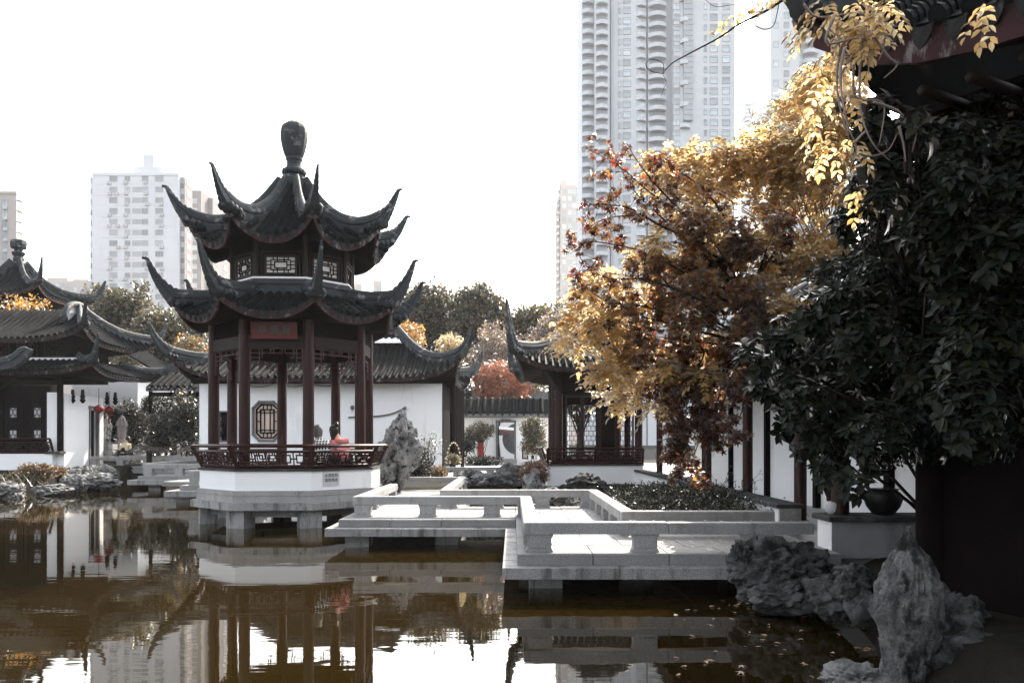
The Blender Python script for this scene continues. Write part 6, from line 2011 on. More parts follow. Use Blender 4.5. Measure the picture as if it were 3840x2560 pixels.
# ------------------------------------------------------------------ right-hand foliage
def px_clumps(lst, Y0, jit=.5):
    out = []
    near_edge = lambda x: max(0.0, min(1.0, (x-2050)/150))
    for it in lst:
        x, y, r_ = it[:3]; Y = it[3] if len(it) > 3 else Y0
        if Y0 == 7.0 and len(it) < 4: Y -= 1.15*near_edge(x)
        Y += random.uniform(-jit, jit)
        out.append((tuple(W(x, y, Y)), r_*Y/FPX))
    return out
def subdivide_clumps(cl, k=6, f=.5):
    out = []
    for c, r_ in cl:
        for _ in range(k):
            u = rnd_unit(1)[0]*r_*(.35 + .55*random.random())
            out.append((tuple(np.array(c) + u), r_*f*random.uniform(.7, 1.2)))
    return out
random.seed(55)
# --- red maple
mt = thing('maple_tree', 'red and dark purple maple tree in front of the gallery', 'tree', (4.75, 10.75, .6))
mcl = px_clumps([(1600,520,60),(1650,500,45),(1700,540,60),(1580,600,70),(1660,620,90),(1520,690,60),(1600,720,80),(1700,720,90),(1560,800,75),(1650,850,85),(1550,900,65),
    (1620,950,65),(1560,1000,50),(1640,1010,38),(1585,1060,32),(1540,1050,26),(1570,960,46),(1600,880,50),(1640,960,44),(1690,980,36),(1560,1090,24),(1610,1110,20),(1480,770,45),(1760,640,65),(1780,530,55),(1500,620,40),(1560,500,45),(1740,780,80),(1700,900,60),(1480,830,40),(1450,720,30)], 9.8, .7)
sub = subdivide_clumps(mcl, 9, .55)
P, D, Nn = clump_cloud(sub, lambda r_: 82*(r_/.2)**2, up=.9, droop=.35, shell=.3)
mb = MB()
trunk = limb(mb, (4.75, 10.75, .3), W(1740, 800, 10.2), .10, .07, .05, 6, 8)
for c, r_ in mcl: limb(mb, trunk[-1] if c[2] > trunk[-1].z - .6 else Vector(c) + Vector((.35, .3, .9)), c, .026 if c[2] > trunk[-1].z - .6 else .012, .005, .12, 6, 5)
# the long bare-ish shoots reaching up to the left
shoots = [[(1700,620),(1610,520),(1550,480),(1490,440),(1425,385),(1345,340)],[(1690,660),(1580,560),(1520,500),(1450,430),(1400,330)],[(1680,700),(1560,620),(1480,580),(1400,560),(1340,555),(1300,568)],
          [(1640,700),(1540,660),(1470,640),(1400,640),(1345,610),(1325,572)],[(1660,600),(1560,540),(1480,500),(1400,500),(1345,528)],[(1650,760),(1540,720),(1460,700),(1390,690),(1320,640)],[(1700,560),(1630,450),(1570,400),(1525,370)],
          [(1620,560),(1520,520),(1450,480),(1390,470),(1330,470)],[(1600,520),(1520,440),(1470,380),(1440,330)]]
shoot_pts = []
for sh in shoots:
    Y = 9.6 + random.uniform(-.4, .4)
    pts = spline([W(x, y, Y + .05*i) for i, (x, y) in enumerate(sh)], 5)
    mb.tube(pts, [lerp(.017, .003, i/(len(pts)-1)) for i in range(len(pts))], 5)
    n = len(pts)
    for i in range(n//3, n):
        if random.random() < .85: shoot_pts.append((pts[i], i/n))
        if random.random() < .55:
            e_ = Vector(pts[i]) + Vector(rnd_unit(1)[0])*random.uniform(.12, .32)
            mb.tube([pts[i], Vector(pts[i]).lerp(e_, .5) + Vector((0,0,.02)), e_], [.004,.003,.002], 4)
            for _ in range(3): shoot_pts.append((e_, 1))
put('trunk', mb, M['bark'], mt, smooth=True)
SP, SD, SN = [], [], []
for p, t in shoot_pts:
    for _ in range(3 if t < .9 else 5):
        SP.append(tuple(Vector(p) + Vector(rnd_unit(1)[0])*.05)); d = rnd_unit(1)[0]; d[2] -= .5; SD.append(tuple(d)); SN.append(tuple(rnd_unit(1)[0] + np.array([0,-.4,.7])))
pk = rng.random(len(P)) < np.clip(.10 + .26*(P[:,2] - 3.0) - .25*(P[:,0] - 3.0), .05, .7)      # more amber leaves towards the sunny top
sz_ = .068*(.7+.6*rng.random(len(P)))
leaves('crown', P[~pk], D[~pk], Nn[~pk], sz_[~pk], 'star', M['lf_maple'], 1, mt)
leaves('crown', P[pk], D[pk], Nn[pk], sz_[pk], 'star', M['lf_amber'], 1, mt)
# leaves that can be told apart on the shoots are pieces of their own
star = leaves('leaf', [(0,0,0)], [(0,1,0)], [(0,0,1)], 1.0, 'star', M['lf_maple'], 1, as_mesh=True)
order = list(range(len(SP))); random.shuffle(order)
def place_leaves(me, par, P, D, Nn, idx, size, wx=1.0):
    for i in idx:
        d = Vector(D[i]).normalized(); n_ = Vector(Nn[i]); s_ = d.cross(n_)
        if s_.length < 1e-3: continue
        s_.normalize(); n_ = s_.cross(d)
        k = size*random.uniform(.75, 1.25)
        inst('leaf', me, par, P[i], frame_rot(s_, d, n_), (k*wx, k, k))
place_leaves(star, mt, SP, SD, SN, order[:240], .075)
rest = order[240:]
if rest: leaves('foliage', [SP[i] for i in rest], [SD[i] for i in rest], [SN[i] for i in rest], .072, 'star', M['lf_maple'], 1, mt, 'stuff')

# --- golden wisteria
wt = thing('wisteria', 'sunlit golden-leaved wisteria climbing over the maple and the gallery roof', 'vine', (4.6, 11.3, .6))
wl1 = [(1345,660,28),(1395,650,34),(1330,740,36),(1390,745,50),(1330,800,26),(1440,800,46),(1400,855,40),(1455,880,46),(1420,915,26),(1480,690,34),(1300,775,18),(1360,700,30),
    (1560,370,32),(1620,368,38),(1680,352,38),(1740,345,42),(1800,335,46),(1850,295,46),(1830,245,32),(1870,205,36),(1790,395,50),(1880,365,50),(1930,330,36),(1920,405,40),(1700,420,46),(1620,430,44),(1570,470,34),
    (1850,455,40),(1640,560,30),(1760,470,40),(1520,420,28),(1500,380,22),(1900,470,30),(1950,380,30),(1440,760,40),(1470,840,36),(1900,180,36),(1930,240,40),(1960,300,40),(1900,290,40),(1870,330,40),(1960,440,34),(1820,380,44),(1860,420,40),(1500,560,26,9.74),(1560,600,30,10.22),(1620,640,34,9.86),(1700,560,40,10.22),(1780,560,44,9.74),(1850,600,40,9.74),(1760,660,36,9.86),(1690,700,30,9.86),(1900,540,44,9.86),(1640,500,34,9.74),(1560,700,28,10.22),(1600,780,26,9.98),(1480,600,24,9.86),(1820,700,30,9.5),(1740,760,24,9.98),(1950,580,34,9.98),(1540,840,26,9.5),(1620,860,22,9.86),(1430,700,30,9.74),(1500,930,22,9.74),(1950,160,24),(1720,380,34),(1590,400,30)]
wcl = px_clumps(wl1, 10.8, .5)
P, D, Nn = [], [], []
def pinnate(p, ax, n, L, leaf, droop=.5):
    ax = ax.normalized()
    sd = ax.cross(SZ); sd = sd.normalized() if sd.length > 1e-3 else Vector((1,0,0))
    up_ = sd.cross(ax)
    for i in range(n):
        t = (i+.6)/n
        q = p + ax*L*t - SZ*droop*L*t*t*.5
        for s_ in (-1, 1):
            P.append(tuple(q)); D.append(tuple(sd*s_*1.0 + ax*random.uniform(.3,.9) - SZ*random.uniform(0,.6) + Vector(rnd_unit(1)[0])*.25)); Nn.append(tuple(up_ + Vector(rnd_unit(1)[0])*.35))
    P.append(tuple(p + ax*L - SZ*droop*L*.5)); D.append(tuple(ax - SZ*.4)); Nn.append(tuple(up_))
for c, r_ in wcl:
    for _ in range(int(56*(r_/.22)**1.6)):
        u = Vector(rnd_unit(1)[0])
        p = Vector(c) + Vector((u.x, u.y*.8, u.z*.75))*r_*random.uniform(.2, 1.0)
        ax = Vector((u.x, u.y, u.z*.3)) + Vector(rnd_unit(1)[0])*.6 + Vector((-.3,-.2,0))
        pinnate(p, ax, 5, random.uniform(.16,.28), .06)
leaves('crown', P, D, Nn, .075*(.7+.6*rng.random(len(P))), 'oval', M['lf_yellow'], .62, wt)
mb = MB()
st = limb(mb, (4.62, 11.3, .5), (4.4, 10.8, 4.2), .06, .04, .06, 6, 6)
for c, r_ in wcl: limb(mb, st[-1] if c[2] > 3 else st[3], c, .014, .004, .18, 6, 4)
put('stem', mb, M['pale_vine'], wt, smooth=True)
# spray of golden leaves falling over the near eave, with bare hanging shoots
w2 = thing('wisteria', 'golden leaf sprays and pale bare shoots hanging from the near eave', 'vine', (2.6, 6.2, 5.0))
P, D, Nn = [], [], []
for (x, y, r_, Y) in [(1895,20,26,6.0),(1950,15,34,5.8),(1995,35,34,5.7),(2005,80,22,5.6),(1880,70,24,6.2),(1905,125,24,6.2),(1965,60,24,5.7),(1890,180,22,6.3),(2260,8,18,4.9),(2030,20,20,5.6),(1870,150,18,6.3),(1950,215,10,5.8),(1960,320,16,5.9),(1990,160,10,5.8),(1870,250,22,6.4),(1960,420,22,6.1),(1900,330,30,6.5)]:
    c = W(x, y, Y); rr = r_*Y/FPX
    for _ in range(int(9*(rr/.09)**1.3)):
        u = Vector(rnd_unit(1)[0])
        pinnate(c + u*rr*random.uniform(.2,1), Vector((u.x, u.y*.6, u.z*.4-.5)), 4, random.uniform(.12,.2), .05, .9)
ov = leaves('leaf', [(0,0,0)], [(0,1,0)], [(0,0,1)], 1.0, 'oval', M['lf_yellow'], .6, as_mesh=True)
order = list(range(len(P))); random.shuffle(order)
place_leaves(ov, w2, P, D, Nn, order[:260], .07)
rest = order[260:]
leaves('foliage', [P[i] for i in rest], [D[i] for i in rest], [Nn[i] for i in rest], .068, 'oval', M['lf_yellow'], .6, w2, 'stuff')
vines = [[(1915,40),(1900,100),(1985,90),(1995,170)],[(1985,60),(1975,160),(1978,260),(2005,330),(2045,370)],[(2000,75),(2040,130),(2060,150),(2030,180)],[(1940,110),(1930,180),(1945,280),(1965,330)],[(2005,235),(2060,255),(2090,290),(2130,320),(2152,318),(2130,306),(2085,280),(2060,250)],
         [(1960,150),(1962,215),(1980,230),(2030,240),(2020,330)],[(2065,290),(2075,330),(2080,372)],[(1990,300),(1965,330),(1985,358),(2040,345),(2070,280)],[(2110,300),(2098,340),(2088,376)],[(1845,10),(1878,40),(1960,30),(2040,20)],[(1975,30),(2015,60),(2030,100),(2018,140)],
         [(1955,70),(1928,130),(1922,190),(1930,250),(1950,320)]]
for v in vines:
    Y = random.uniform(5.5, 5.9)
    pts = spline([W(x, y, Y + .03*i) for i, (x, y) in enumerate(v)], 7)
    put('shoot', MB().tube(pts, [lerp(.011,.004,i/(len(pts)-1)) for i in range(len(pts))], 5), M['pale_vine'], w2, smooth=True)
for x in (2080, 2090):
    c = W(x, 345, 5.7)
    put('seed_pod', MB().lathe([(.004,.06),(.010,.03),(.016,-.05),(.018,-.12),(.010,-.16),(.002,-.18)], 7, c, 0, 1, .45), M['brown_wood'], w2, smooth=True)
# overhanging bare twig with a few leaves at the top of the frame
tw = thing('overhanging_twig', 'thin dark twig with a few golden leaves crossing the high-rise at the top', 'branch', tuple(W(1790, 0, 6.0)))
pts = spline([W(x, y, 6.0) for x, y in ((1830,-20),(1760,25),(1700,55),(1650,88),(1590,120),(1545,145),(1522,170))], 5)
mb = MB().tube(pts, [lerp(.011,.003,i/(len(pts)-1)) for i in range(len(pts))], 5)
mb.tube(spline([W(x, y, 6.0) for x, y in ((1522,170),(1495,164),(1483,150),(1492,138),(1512,140),(1524,150),(1522,170))], 4), .003, 4)
mb.tube(spline([W(x, y, 6.0) for x, y in ((1522,170),(1530,190),(1524,205),(1518,222))], 4), .002, 4)
mb.tube(spline([W(x, y, 5.9) for x, y in ((1790,0),(1785,30),(1776,60),(1755,68),(1735,60))], 4), .004, 4)
mb.tube(spline([W(x, y, 6.1) for x, y in ((1610,-10),(1640,15),(1680,12),(1730,4))], 4), .002, 4)
put('twig', mb, M['bark'], tw, smooth=True)
P, D, Nn = [], [], []
for x, y in ((1690,40),(1710,30),(1735,20),(1760,12),(1775,5),(1662,52),(1670,64),(1640,80),(1748,28),(1720,22),(1700,34),(1780,-5)):
    for _ in range(5):
        P.append(tuple(W(x + random.uniform(-9,9), y + random.uniform(-8,8), 6 + random.uniform(-.05,.05)))); d = rnd_unit(1)[0]; d[2] -= .4; D.append(tuple(d)); Nn.append(tuple(rnd_unit(1)[0] + np.array([0,-.6,.4])))
place_leaves(ov, tw, P, D, Nn, range(len(P)), .06)
# bamboo wisp before the right high-rise
P, D, Nn = [], [], []
bb = thing('bamboo', 'loose grey-green bamboo tips left of the golden leaves before the high-rise', 'bamboo', (6.0, 15, .6))
mb = MB()
for k in range(16):
    a = W(1770 + random.uniform(-20,40), 420, 15); b = W(random.uniform(1728,1800), random.uniform(218,330), 15 + random.uniform(-.5,.5))
    pts = limb(mb, a, b, .012, .003, .1, 8, 4)
    for p in pts[2:]:
        for _ in range(9): P.append(tuple(Vector(p) + Vector(rnd_unit(1)[0])*.12)); d = rnd_unit(1)[0]; d[2] -= .7; D.append(tuple(d)); Nn.append(tuple(rnd_unit(1)[0]))
limb(mb, (6.0, 15, .4), W(1785, 420, 15), .03, .02, .03, 6, 5)
put('stem', mb, M['bark'], bb, smooth=True)
leaves('foliage', P, D, Nn, .15, 'long', M['lf_olive'], .25, bb)

# --- dark climber filling the space behind
random.seed(66)
for x, y, top, rr, lb in ((9.6, 13.8, 8.0, 2.6, 'added dark evergreen behind the gallery roof, blocking sky light from the right'), (9.0, 10.5, 9.0, 3.2, 'added dark evergreen behind the near house, blocking sky light through the gaps'), (7.0, -2.5, 8.5, 3.6, 'added unseen evergreen right of the viewpoint, shading the right foreground'), (3.0, -6.5, 10.0, 4.2, 'added unseen evergreen behind the viewpoint, shading the right foreground'), (-5.0, -9.0, 10.0, 4.2, 'added unseen evergreen left of the viewpoint, shading the foreground')):
    tree(lb, (x, y, .5), top, rr, rr, 2.2, 'lf_dark', leaf=.2, n_cl=90, per=190, clump=.8, seed=int(x*10))  # trees added out of sight to block sky light at the right
dk = thing('dark_climber', 'dark leafy climber in deep shade behind the evergreen tree', 'vine', (5.2, 8.9, .6))
dcl = px_clumps([(1990,430,60),(2050,480,80),(1950,640,80),(1900,760,80),(2050,620,100),(2150,560,110),(2250,500,110),(2320,420,90),(2140,440,80),(2020,540,70),(1820,800,60),
    (2200,700,120),(2320,620,110),(2330,800,110),(2230,850,110),(2080,780,110),(2060,330,60),(2120,300,60),(2010,360,50),(1760,840,50),(2000,860,90),(1850,760,50)], 8.3, .5)
P, D, Nn = clump_cloud(subdivide_clumps(dcl, 10, .55), lambda r_: 60*(r_/.2)**2, up=.6, droop=.4, shell=.2)
leaves('foliage', P, D, Nn, .10*(.7+.6*rng.random(len(P))), 'oval', M['lf_dark'], .6, dk)
mb = MB()
for c, r_ in dcl: limb(mb, (5.2, 8.9, .5) if c[0] < 5 else (6.0, 9.3, .5), c, .03, .008, .15, 6, 4)
put('stem', mb, M['bark'], dk, smooth=True)

# --- evergreen tree with whorled glossy leaves
ev = thing('evergreen_tree', 'dark evergreen tree with large glossy drooping leaves at the right', 'tree', (4.0, 7.6, .5))
ecl = px_clumps([(1735,822,40),(1790,775,50),(1850,730,55),(1930,690,65),(2000,650,65),(2080,610,75),(1820,850,65),(1900,830,85),(1990,780,90),(2090,730,100),(2200,660,100),(2300,570,95),(2150,530,85),(2050,540,70),(1850,930,60),(1930,930,80),
    (2030,900,100),(2150,860,110),(2270,800,110),(2330,690,90),(1870,1010,50),(1940,1030,60),(1905,1085,34),(2020,1000,80),(2120,970,100),(2240,950,110),(2330,900,90),(2190,430,75),(2270,430,85),(2330,340,60),(1960,1110,34),(1760,900,34),(1800,960,34),(2120,400,60),(2200,340,70),(2280,250,60),(2340,440,70),(2340,560,80),(2345,800,80),(2080,320,40),(2180,560,90),(2000,300,40,6.45),(2040,380,50,6.35),(1990,430,45,6.55),(2100,300,45,6.1),(2030,250,32,6.4),(2160,330,60,6.0),(1960,500,50,6.7),(2020,470,50,6.4),(2100,480,60,6.2),(2250,330,60,5.8)], 7.0, .55)

EP, ED, EN = [], [], []
def whorl(p, ax, n, L):
    ax = ax.normalized(); a0 = random.random()*6.28
    e1 = ax.orthogonal().normalized(); e2 = ax.cross(e1)
    for k in range(n):
        a = a0 + 2*math.pi*k/n + random.uniform(-.25,.25)
        o = e1*math.cos(a) + e2*math.sin(a)
        d = o + ax*random.uniform(.0,.7) - SZ*random.uniform(.1,.55)
        EP.append(tuple(p + o*.01)); ED.append(tuple(d)); EN.append(tuple(ax*1.0 + o*.3 + SZ*.4))
mb = MB()
tk = limb(mb, (4.0, 7.6, .2), (3.8, 7.2, 2.6), .10, .07, .05, 6, 8)
tk2 = limb(mb, tk[-1], (4.2, 7.0, 4.6), .07, .04, .06, 6, 7)
for c, r_ in ecl:
    cl = Vector(c)
    limb(mb, (tk + tk2)[random.randint(4, 10)], c, .022, .006, .14, 6, 5)
    for _ in range(int(38*(r_/.28)**1.7)):
        u = Vector(rnd_unit(1)[0]); u.y = -abs(u.y)*.8 if random.random() < .7 else u.y
        p = cl + u*r_*random.uniform(.5, 1.05)
        mb.tube([cl.lerp(p, .45), cl.lerp(p, .8) + SZ*.01, p], [.005,.004,.003], 4)
        whorl(p, u + Vector((0,-.2,.5)), random.randint(5, 8), .12)
put('trunk', mb, M['bark'], ev, smooth=True)
lf = leaves('leaf', [(0,0,0)], [(0,1,0)], [(0,0,1)], 1.0, 'long', M['lf_evergreen'], .95, as_mesh=True)
dist = sorted(range(len(EP)), key=lambda i: EP[i][1] + .5*random.random())
front = dist[:290]
place_leaves(lf, ev, EP, ED, EN, front, .11)
rest = dist[290:]
leaves('crown', [EP[i] for i in rest], [ED[i] for i in rest], [EN[i] for i in rest], .104*(.65+.65*rng.random(len(rest))), 'long', M['lf_evergreen'], .95, ev)

# ------------------------------------------------------------------ fallen leaves
lf_star = leaves('fallen_leaf', [(0,-.4,0)], [(0,1,0)], [(0,0,1)], 1.0, 'star', M['lf_fallen'], 1, as_mesh=True)
lf_oval = leaves('fallen_leaf', [(0,-.4,0)], [(0,1,0)], [(0,0,1)], 1.0, 'oval', M['lf_fallen'], .6, as_mesh=True)
random.seed(5)
def fallen(p, label, group, size=.06):
    o = bpy.data.objects.new('fallen_leaf', lf_star if random.random() < .6 else lf_oval)
    o.location = p; o.rotation_euler = (random.uniform(-.15,.15), random.uniform(-.15,.15), random.uniform(0,6.28)); o.scale = (size*random.uniform(.6,1.2),)*3
    COL.objects.link(o); tag(o, label, 'leaf', group)
def water_pt(x, y):
    Y = EYE*FPX/(y - HYP); return Vector((WX(x, Y), Y, .012))
spots = []
for i in range(150):
    q = random.random()
    if q < .5: x, y = random.gauss(1790, 90), random.gauss(1396, 10)
    elif q < .7: x, y = random.gauss(1880, 50), random.gauss(1408, 9)
    else: x, y = random.uniform(1540, 2010), random.uniform(1385, 1560)
    if y < 1380 or x > 2020 or x < 1520: continue
    spots.append((x, y))
for x, y in spots: fallen(water_pt(x, y), 'small golden fallen leaf floating on the dark water', 'fallen leaves floating on the pond')
def deck_pt(x, y, z=ZD):
    Y = (EYE - z - .012)*FPX/(y - HYP); return Vector((WX(x, Y), Y, z + .014))
for i in range(38):
    x, y = random.uniform(1500, 1700), random.uniform(1233, 1266)
    if random.random() < .2: x = random.uniform(1280, 1500)
    fallen(deck_pt(x, y), 'small dry fallen leaf lying on the pale bridge deck', 'fallen leaves on the bridge deck', .055)
for i in range(14): fallen(Vector((random.uniform(1.0, 3.7), 9.92 + random.uniform(-.07,.07), ZB1 + .014)), 'dry fallen leaf lying on the front rail beam', 'fallen leaves on the front rail', .055)
for i in range(10): fallen(Vector((random.uniform(1.2, 3.9), 9.56 + random.uniform(-.03,.05), .374)), 'dry fallen leaf lying on the ledge below the bridge deck', 'fallen leaves on the bridge ledge', .055)
# ------------------------------------------------------------------ people
def skin_mesh(name, verts, edges, radii, mat, root=0, sub=2, M4=None, origin=None):
    me = bpy.data.meshes.new(name)
    me.from_pydata([tuple(v) for v in verts], edges, [])
    o = bpy.data.objects.new(name, me); COL.objects.link(o)
    md = o.modifiers.new('skin', 'SKIN'); md.use_smooth_shade = True
    sb = o.modifiers.new('sub', 'SUBSURF'); sb.levels = sub; sb.render_levels = sub
    for i, sv in enumerate(me.skin_vertices[0].data):
        r_ = radii[i]
        sv.radius = (r_, r_) if not isinstance(r_, tuple) else r_
        sv.use_root = (i == root)
    dg = bpy.context.evaluated_depsgraph_get()
    out = bpy.data.meshes.new_from_object(o.evaluated_get(dg))
    bpy.data.objects.remove(o); bpy.data.meshes.remove(me)
    if M4 is not None: out.transform(M4)
    out.name = name
    out.materials.clear(); out.materials.append(mat)
    out.polygons.foreach_set('use_smooth', [True]*len(out.polygons))
    return out

def person(label, loc, face_deg, top_mat, hair_mat, leg_mat='dark_cloth', lean=.10, head_tilt=(0,0), bun=False, hood=False, vest=None):
    """seated figure, local +Y forward, origin on the seat"""
    t = thing('person', label, 'person', loc)
    M4 = Matrix.Rotation(R(face_deg), 4, 'Z') @ Matrix.Scale(1.1, 4)
    hx, hy = head_tilt
    ch = (0, .02+lean*.6, .40); nk = (0, .03+lean, .56); hd = (hx*.5, .05+lean+hy*.5, .66); ht = (hx, .06+lean+hy, .755)
    V = [(0,0,.10),(0,.01+lean*.3,.24),ch,nk,hd,ht]; E = [(0,1),(1,2),(2,3),(3,4),(4,5)]
    Rr = [.11,(.10,.08),(.11,.08),.050,(.072,.088),(.066,.08)]
    for s_ in (-1, 1):
        i0 = len(V)
        V += [(s_*.17, .02+lean, .475), (s_*.215, .04+lean*.6, .24), (s_*.12, .26, .15), (s_*.07, .33, .14)]
        E += [(2, i0), (i0, i0+1), (i0+1, i0+2), (i0+2, i0+3)]
        Rr += [.042, .034, .028, .026]
        # fingers and thumb resting in the lap
        for f in range(4):
            j = len(V)
            a = s_*(.085 - .016*f)
            V += [(a, .365, .138), (a*.9, .40 - .004*abs(f-1), .122)]
            E += [(i0+3, j), (j, j+1)]; Rr += [.010, .008]
        j = len(V); V += [(s_*.035, .345, .15)]; E += [(i0+3, j)]; Rr += [.010]
        k = len(V)
        V += [(s_*.10, .05, .09), (s_*.11, .44, .10), (s_*.11, .47, -.30), (s_*.11, .57, -.34)]
        E += [(0, k), (k, k+1), (k+1, k+2), (k+2, k+3)]; Rr += [.095, .06, .042, .036]
    body = skin_mesh('body', V, E, Rr, M['skin'], 0, 2, M4)
    inst('body', body, t, loc)
    # shirt over torso and arms
    V2 = [(0,0,.06),(0,.01+lean*.3,.24),ch,(0, .025+lean, .53),(0,.03+lean,.575)]; E2 = [(0,1),(1,2),(2,3),(3,4)]; R2 = [.165,(.165,.135),(.185,.14),.10,.072]
    for s_ in (-1, 1):
        i0 = len(V2); V2 += [(s_*.175, .02+lean, .478), (s_*.22, .04+lean*.6, .24), (s_*.135, .235, .152)]; E2 += [(2, i0), (i0, i0+1), (i0+1, i0+2)]; R2 += [.085, .066, .052]
    inst('jacket', skin_mesh('jacket', V2, E2, R2, M[top_mat], 0, 2, M4), t, loc)
    V3 = [(0,.0,.085)]; E3 = []; R3 = [.15]
    for s_ in (-1, 1):
        k = len(V3); V3 += [(s_*.10, .05, .09), (s_*.11, .44, .10), (s_*.11, .475, -.27)]; E3 += [(0,k),(k,k+1),(k+1,k+2)]; R3 += [.108,.075,.058]
    inst('trousers', skin_mesh('trousers', V3, E3, R3, M[leg_mat], 0, 2, M4), t, loc)
    # hair cap: shell round the skull, open at the face
    bm = bmesh.new(); bmesh.ops.create_uvsphere(bm, u_segments=24, v_segments=16, radius=1)
    hc = Vector(((hd[0]+ht[0])/2, (hd[1]+ht[1])/2 - .005, (hd[2]+ht[2])/2 + .012))
    kill = [v for v in bm.verts if (v.co.y > .35 and v.co.z < .55) or v.co.z < -.97 or (v.co.z < -.25 and v.co.y > .05)]
    bmesh.ops.delete(bm, geom=kill, context='VERTS')
    for v in bm.verts:
        k = 1 + .05*noise.noise(v.co*4 + Vector((loc[0],0,0)))
        v.co = Vector((v.co.x*.100*k, v.co.y*.114*k, (v.co.z*.128 - (.035 if v.co.z < -.3 else 0))*k)) + hc
    if bun:
        for c, r_ in ((Vector((.04,-.05,.125)), .05), (Vector((.055,-.04,.165)), .034)):
            g = bmesh.ops.create_uvsphere(bm, u_segments=12, v_segments=8, radius=r_)
            bmesh.ops.translate(bm, verts=g['verts'], vec=hc + c)
    me = bpy.data.meshes.new('hair'); bm.to_mesh(me); bm.free(); me.transform(M4)
    me.materials.append(M[hair_mat]); me.polygons.foreach_set('use_smooth', [True]*len(me.polygons))
    inst('hair', me, t, loc)
    # face features: nose, ears, glasses arm
    fm = bmesh.new()
    for c, s3 in (((0,.095,-.01),(.016,.022,.026)), ((-.088,.0,-.01),(.014,.024,.034)), ((.088,.0,-.01),(.014,.024,.034)), ((0,.085,-.055),(.026,.008,.008))):
        g = bmesh.ops.create_uvsphere(fm, u_segments=8, v_segments=6, radius=1)
        for v in g['verts']: v.co = Vector((v.co.x*s3[0], v.co.y*s3[1], v.co.z*s3[2])) + Vector(c) + hc
    me = bpy.data.meshes.new('face'); fm.to_mesh(me); fm.free(); me.transform(M4); me.materials.append(M['skin']); inst('face', me, t, loc)
    em = bmesh.new()
    for s_ in (-1, 1):
        g = bmesh.ops.create_uvsphere(em, u_segments=8, v_segments=6, radius=.012)
        bmesh.ops.translate(em, verts=g['verts'], vec=Vector((s_*.032, .078, .012)) + hc)
    me = bpy.data.meshes.new('eyes'); em.to_mesh(me); em.free(); me.transform(M4); me.materials.append(M['black_hair']); inst('eyes', me, t, loc)
    if hood:
        V4 = [(-.12,-.03+lean,.54),(-.07,-.12+lean,.51),(.02,-.155+lean,.485),(.10,-.11+lean,.51),(.14,-.01+lean,.545)]
        inst('hood', skin_mesh('hood', V4, [(0,1),(1,2),(2,3),(3,4)], [.045,.06,.068,.06,.045], M[top_mat], 2, 2, M4), t, loc)
    if vest:
        V5 = [(0,-.005,.08),(0,.0+lean*.3,.24),(0,.015+lean*.6,.38)]
        inst('vest', skin_mesh('vest', V5, [(0,1),(1,2)], [.165,(.16,.135),(.165,.128)], M[vest], 0, 2, M4), t, loc)
    return t
# on the bench between the vertices at 25 and 70 degrees, facing inwards
a_, b_ = pol(1.84, 25), pol(1.84, 70)
def bench_pt(f, dy=0): 
    p = a_.lerp(b_, f); return (p.x, p.y, 1.30)
inw = 47.5
person('seated person with short grey hair in a dark and white plaid shirt', bench_pt(.235), inw - 0, 'plaid', 'grey_hair', lean=.08, head_tilt=(0,.02))
person('seated person with dark hair in a bun and a pink hooded jacket, head bent', bench_pt(.64), inw + 4, 'pink', 'black_hair', lean=.13, head_tilt=(-.07,.09), bun=True, hood=True)
c = W(283, 1048, 37.2)
person('person bent forward in a cream top and dark vest near the folded parasol', (c.x, c.y, 1.15), 0, 'cream_cloth', 'black_hair', lean=.2, head_tilt=(.05,.12), vest='dark_cloth')

# ------------------------------------------------------------------ small things
st = thing('stone_stool', 'stone stool under the bent person on the left terrace', 'stool', (c.x, c.y, .8))
put('drum', MB().lathe([(.18,.75),(.22,.9),(.22,1.02),(.18,1.14)], 12, (c.x, c.y, 0)), M['granite'], st, smooth=False)
# red post and leaning sign by the garden doorway
rpst = thing('red_planter_post', 'tall orange-red plinth under the weeping bonsai tree', 'plinth', tuple(W(1105, 1056, 43.5)))
put('plinth', MB().cbox((WX(1098,43.5), 43.3, .6), (WX(1111,43.5), 43.7, WZ(1016,43.5))), M['red_post'], rpst)
put('pot', MB().lathe([(.16,0),(.26,.12),(.27,.16)], 12, (WX(1104,43.5), 43.5, WZ(1016,43.5)+.001)), M['clay_pot'], rpst)
sgn = thing('leaning_sign', 'dark red board with white vertical characters leaning right of the garden doorway', 'sign', tuple(W(1207, 1054, 43)))
ez_ = Vector((-.11, .10, 1)).normalized()
P = Panel(W(1206, 1036, 43), SX, ez_, 15*43/FPX, 36*43/FPX)
m_ = MB(); P.board(m_, -P.w/2, -P.h/2, P.w/2, P.h/2, .06, 0); put('board', m_, M['maroon'], sgn)
for i, ch_ in enumerate('小南国'):
    me = text_mesh('character', ch_, .21, M['white_paint'], .003); inst('character', me, sgn, P.pt(0, P.h*.18 - .21*i, .035), frame_rot(P.ex, P.ez, P.ey))
ln = thing('wall_lantern', 'small dark lantern hanging on the garden wall left of the doorway', 'lantern', tuple(W(1131, 985, 44.9)))
put('body', MB().lathe([(.02,.28),(.16,.12),(.12,.1),(.10,-.14),(.05,-.2)], 6, W(1131, 985, 44.7)).tube([W(1131,978,44.7), W(1130,957,44.7)], .015, 4), M['grey_paint'], ln)
# steps at the right end of the hall
sx = thing('stone_steps', 'pale stone steps at the right end of the white hall', 'steps', tuple(W(1035, 1068, 33)))
for i in range(3):
    put('step', MB().cbox((WX(1018,33) , 32.2 + .35*i, .5), (WX(1052 - 8*i,33), 34.6, .66 + .16*(i+1) + .01)), M['granite'], sx)
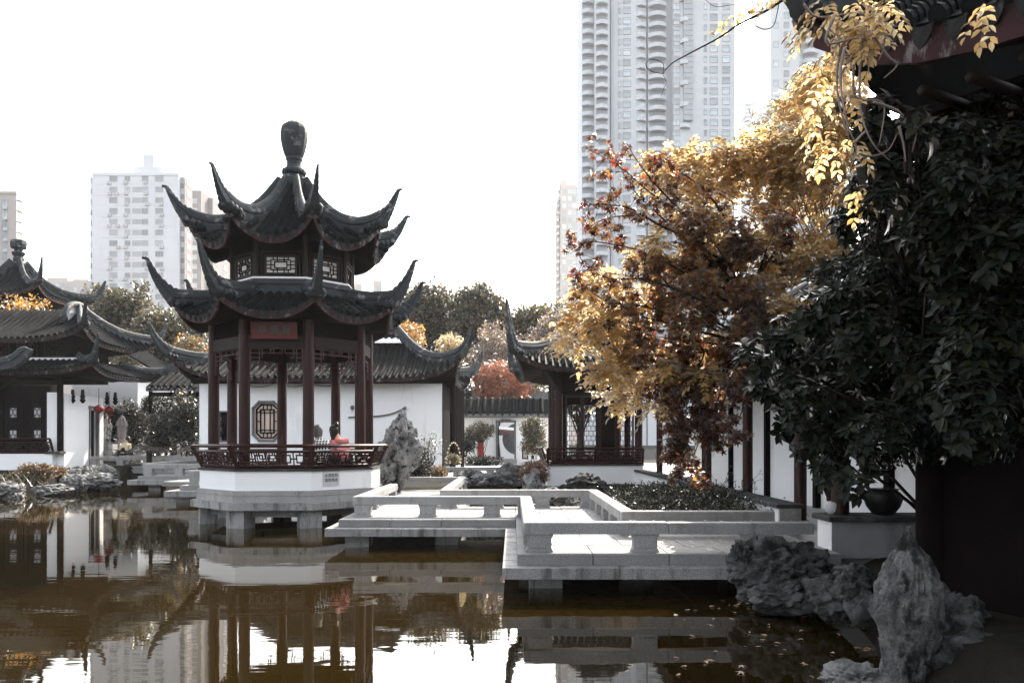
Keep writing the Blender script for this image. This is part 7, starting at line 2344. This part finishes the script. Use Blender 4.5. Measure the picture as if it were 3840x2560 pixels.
# potted urn on the front low wall and white pot
ur = thing('bonsai_urn', 'dark round urn with a bonsai on the low wall at the right', 'pot', (4.75, 10.2, .93))
put('urn', MB().lathe([(.10,.0),(.14,.02),(.20,.10),(.235,.2),(.22,.27),(.17,.31),(.20,.33)], 16, (4.75, 10.22, .931)), M['clay_pot'], ur, flat_angle=.6)
mb = MB(); limb(mb, (4.75,10.22,1.2), (4.9,10.2,1.75), .03, .012, .2, 5, 5); put('trunk', mb, M['bark'], ur, smooth=True)
P_, D_, N_ = clump_cloud([((4.9 + random.uniform(-.25,.25), 10.2, 1.65 + random.uniform(-.15,.2)), .14) for _ in range(9)], 60)
leaves('foliage', P_, D_, N_, .05, 'oval', M['lf_dark'], .6, ur)
wp = thing('small_pot', 'small pale pot standing on the floor behind the low wall', 'pot', (4.12, 10.75, .56))
put('pot', MB().lathe([(.07,.30),(.10,.34),(.115,.45),(.10,.48)], 12, (4.0 + .10, 10.62, .20)).lathe([(.1,.0),(.1,.099)], 12, (4.10, 10.62, .4)) if False else MB().lathe([(.06,0),(.095,.04),(.105,.13),(.09,.16)], 12, (4.12, 10.25, .932)), M['white_pot'], wp, smooth=True)
# gate lights along the hall corner
lt_ = thing('light_arch', 'small arched string of lights beside the right corner of the hall', 'lights', tuple(W(1042, 1062, 31)))
arc_ = [W(1042 + 16*math.cos(a), 1062 - 46*math.sin(a), 31) for a in [math.pi*i/12 for i in range(13)]]
put('hoop', MB().tube(arc_, .018, 5), M['grey_paint'], lt_, smooth=True)
for p in arc_: put('bulb', MB().lathe([(.001,-.04),(.04,0),(.001,.04)], 6, p - Vector((0,.05,0))), M['cream_cloth'], lt_)
gl_ = thing('gallery_lamp', 'small orange lamp glowing under the link gallery roof', 'lamp', tuple(W(415, 900, 38.2)))
em_ = new_mat('lamp_glow'); kk = N(em_); e_ = kk.n('ShaderNodeEmission'); e_.inputs['Color'].default_value = (1,.42,.14,1); e_.inputs['Strength'].default_value = 1.6; kk.out(e_.outputs[0])
put('lamp', MB().lathe([(.001,-.07),(.06,-.03),(.06,.04),(.001,.07)], 8, W(415, 901, 38.2)), em_, gl_, smooth=True)

# ------------------------------------------------------------------ haze
HAZE = 0.0002
hm = new_mat('haze_air'); kk = N(hm)
pv_ = kk.n('ShaderNodeVolumePrincipled')
pv_.inputs['Color'].default_value = (0.93, 0.95, 1.0, 1)
pv_.inputs['Density'].default_value = HAZE
pv_.inputs['Anisotropy'].default_value = 0.25
pv_.inputs['Density Attribute'].default_value = ''
pv_.inputs['Temperature Attribute'].default_value = ''
pv_.inputs['Color Attribute'].default_value = ''
o_ = kk.n('ShaderNodeOutputMaterial'); kk.l(pv_.outputs[0], o_.inputs['Volume'])
hz_ = put('haze', MB().box((-720, -270, -2.4), (720, 720, 164)), hm)
hz_['kind'] = 'stuff'
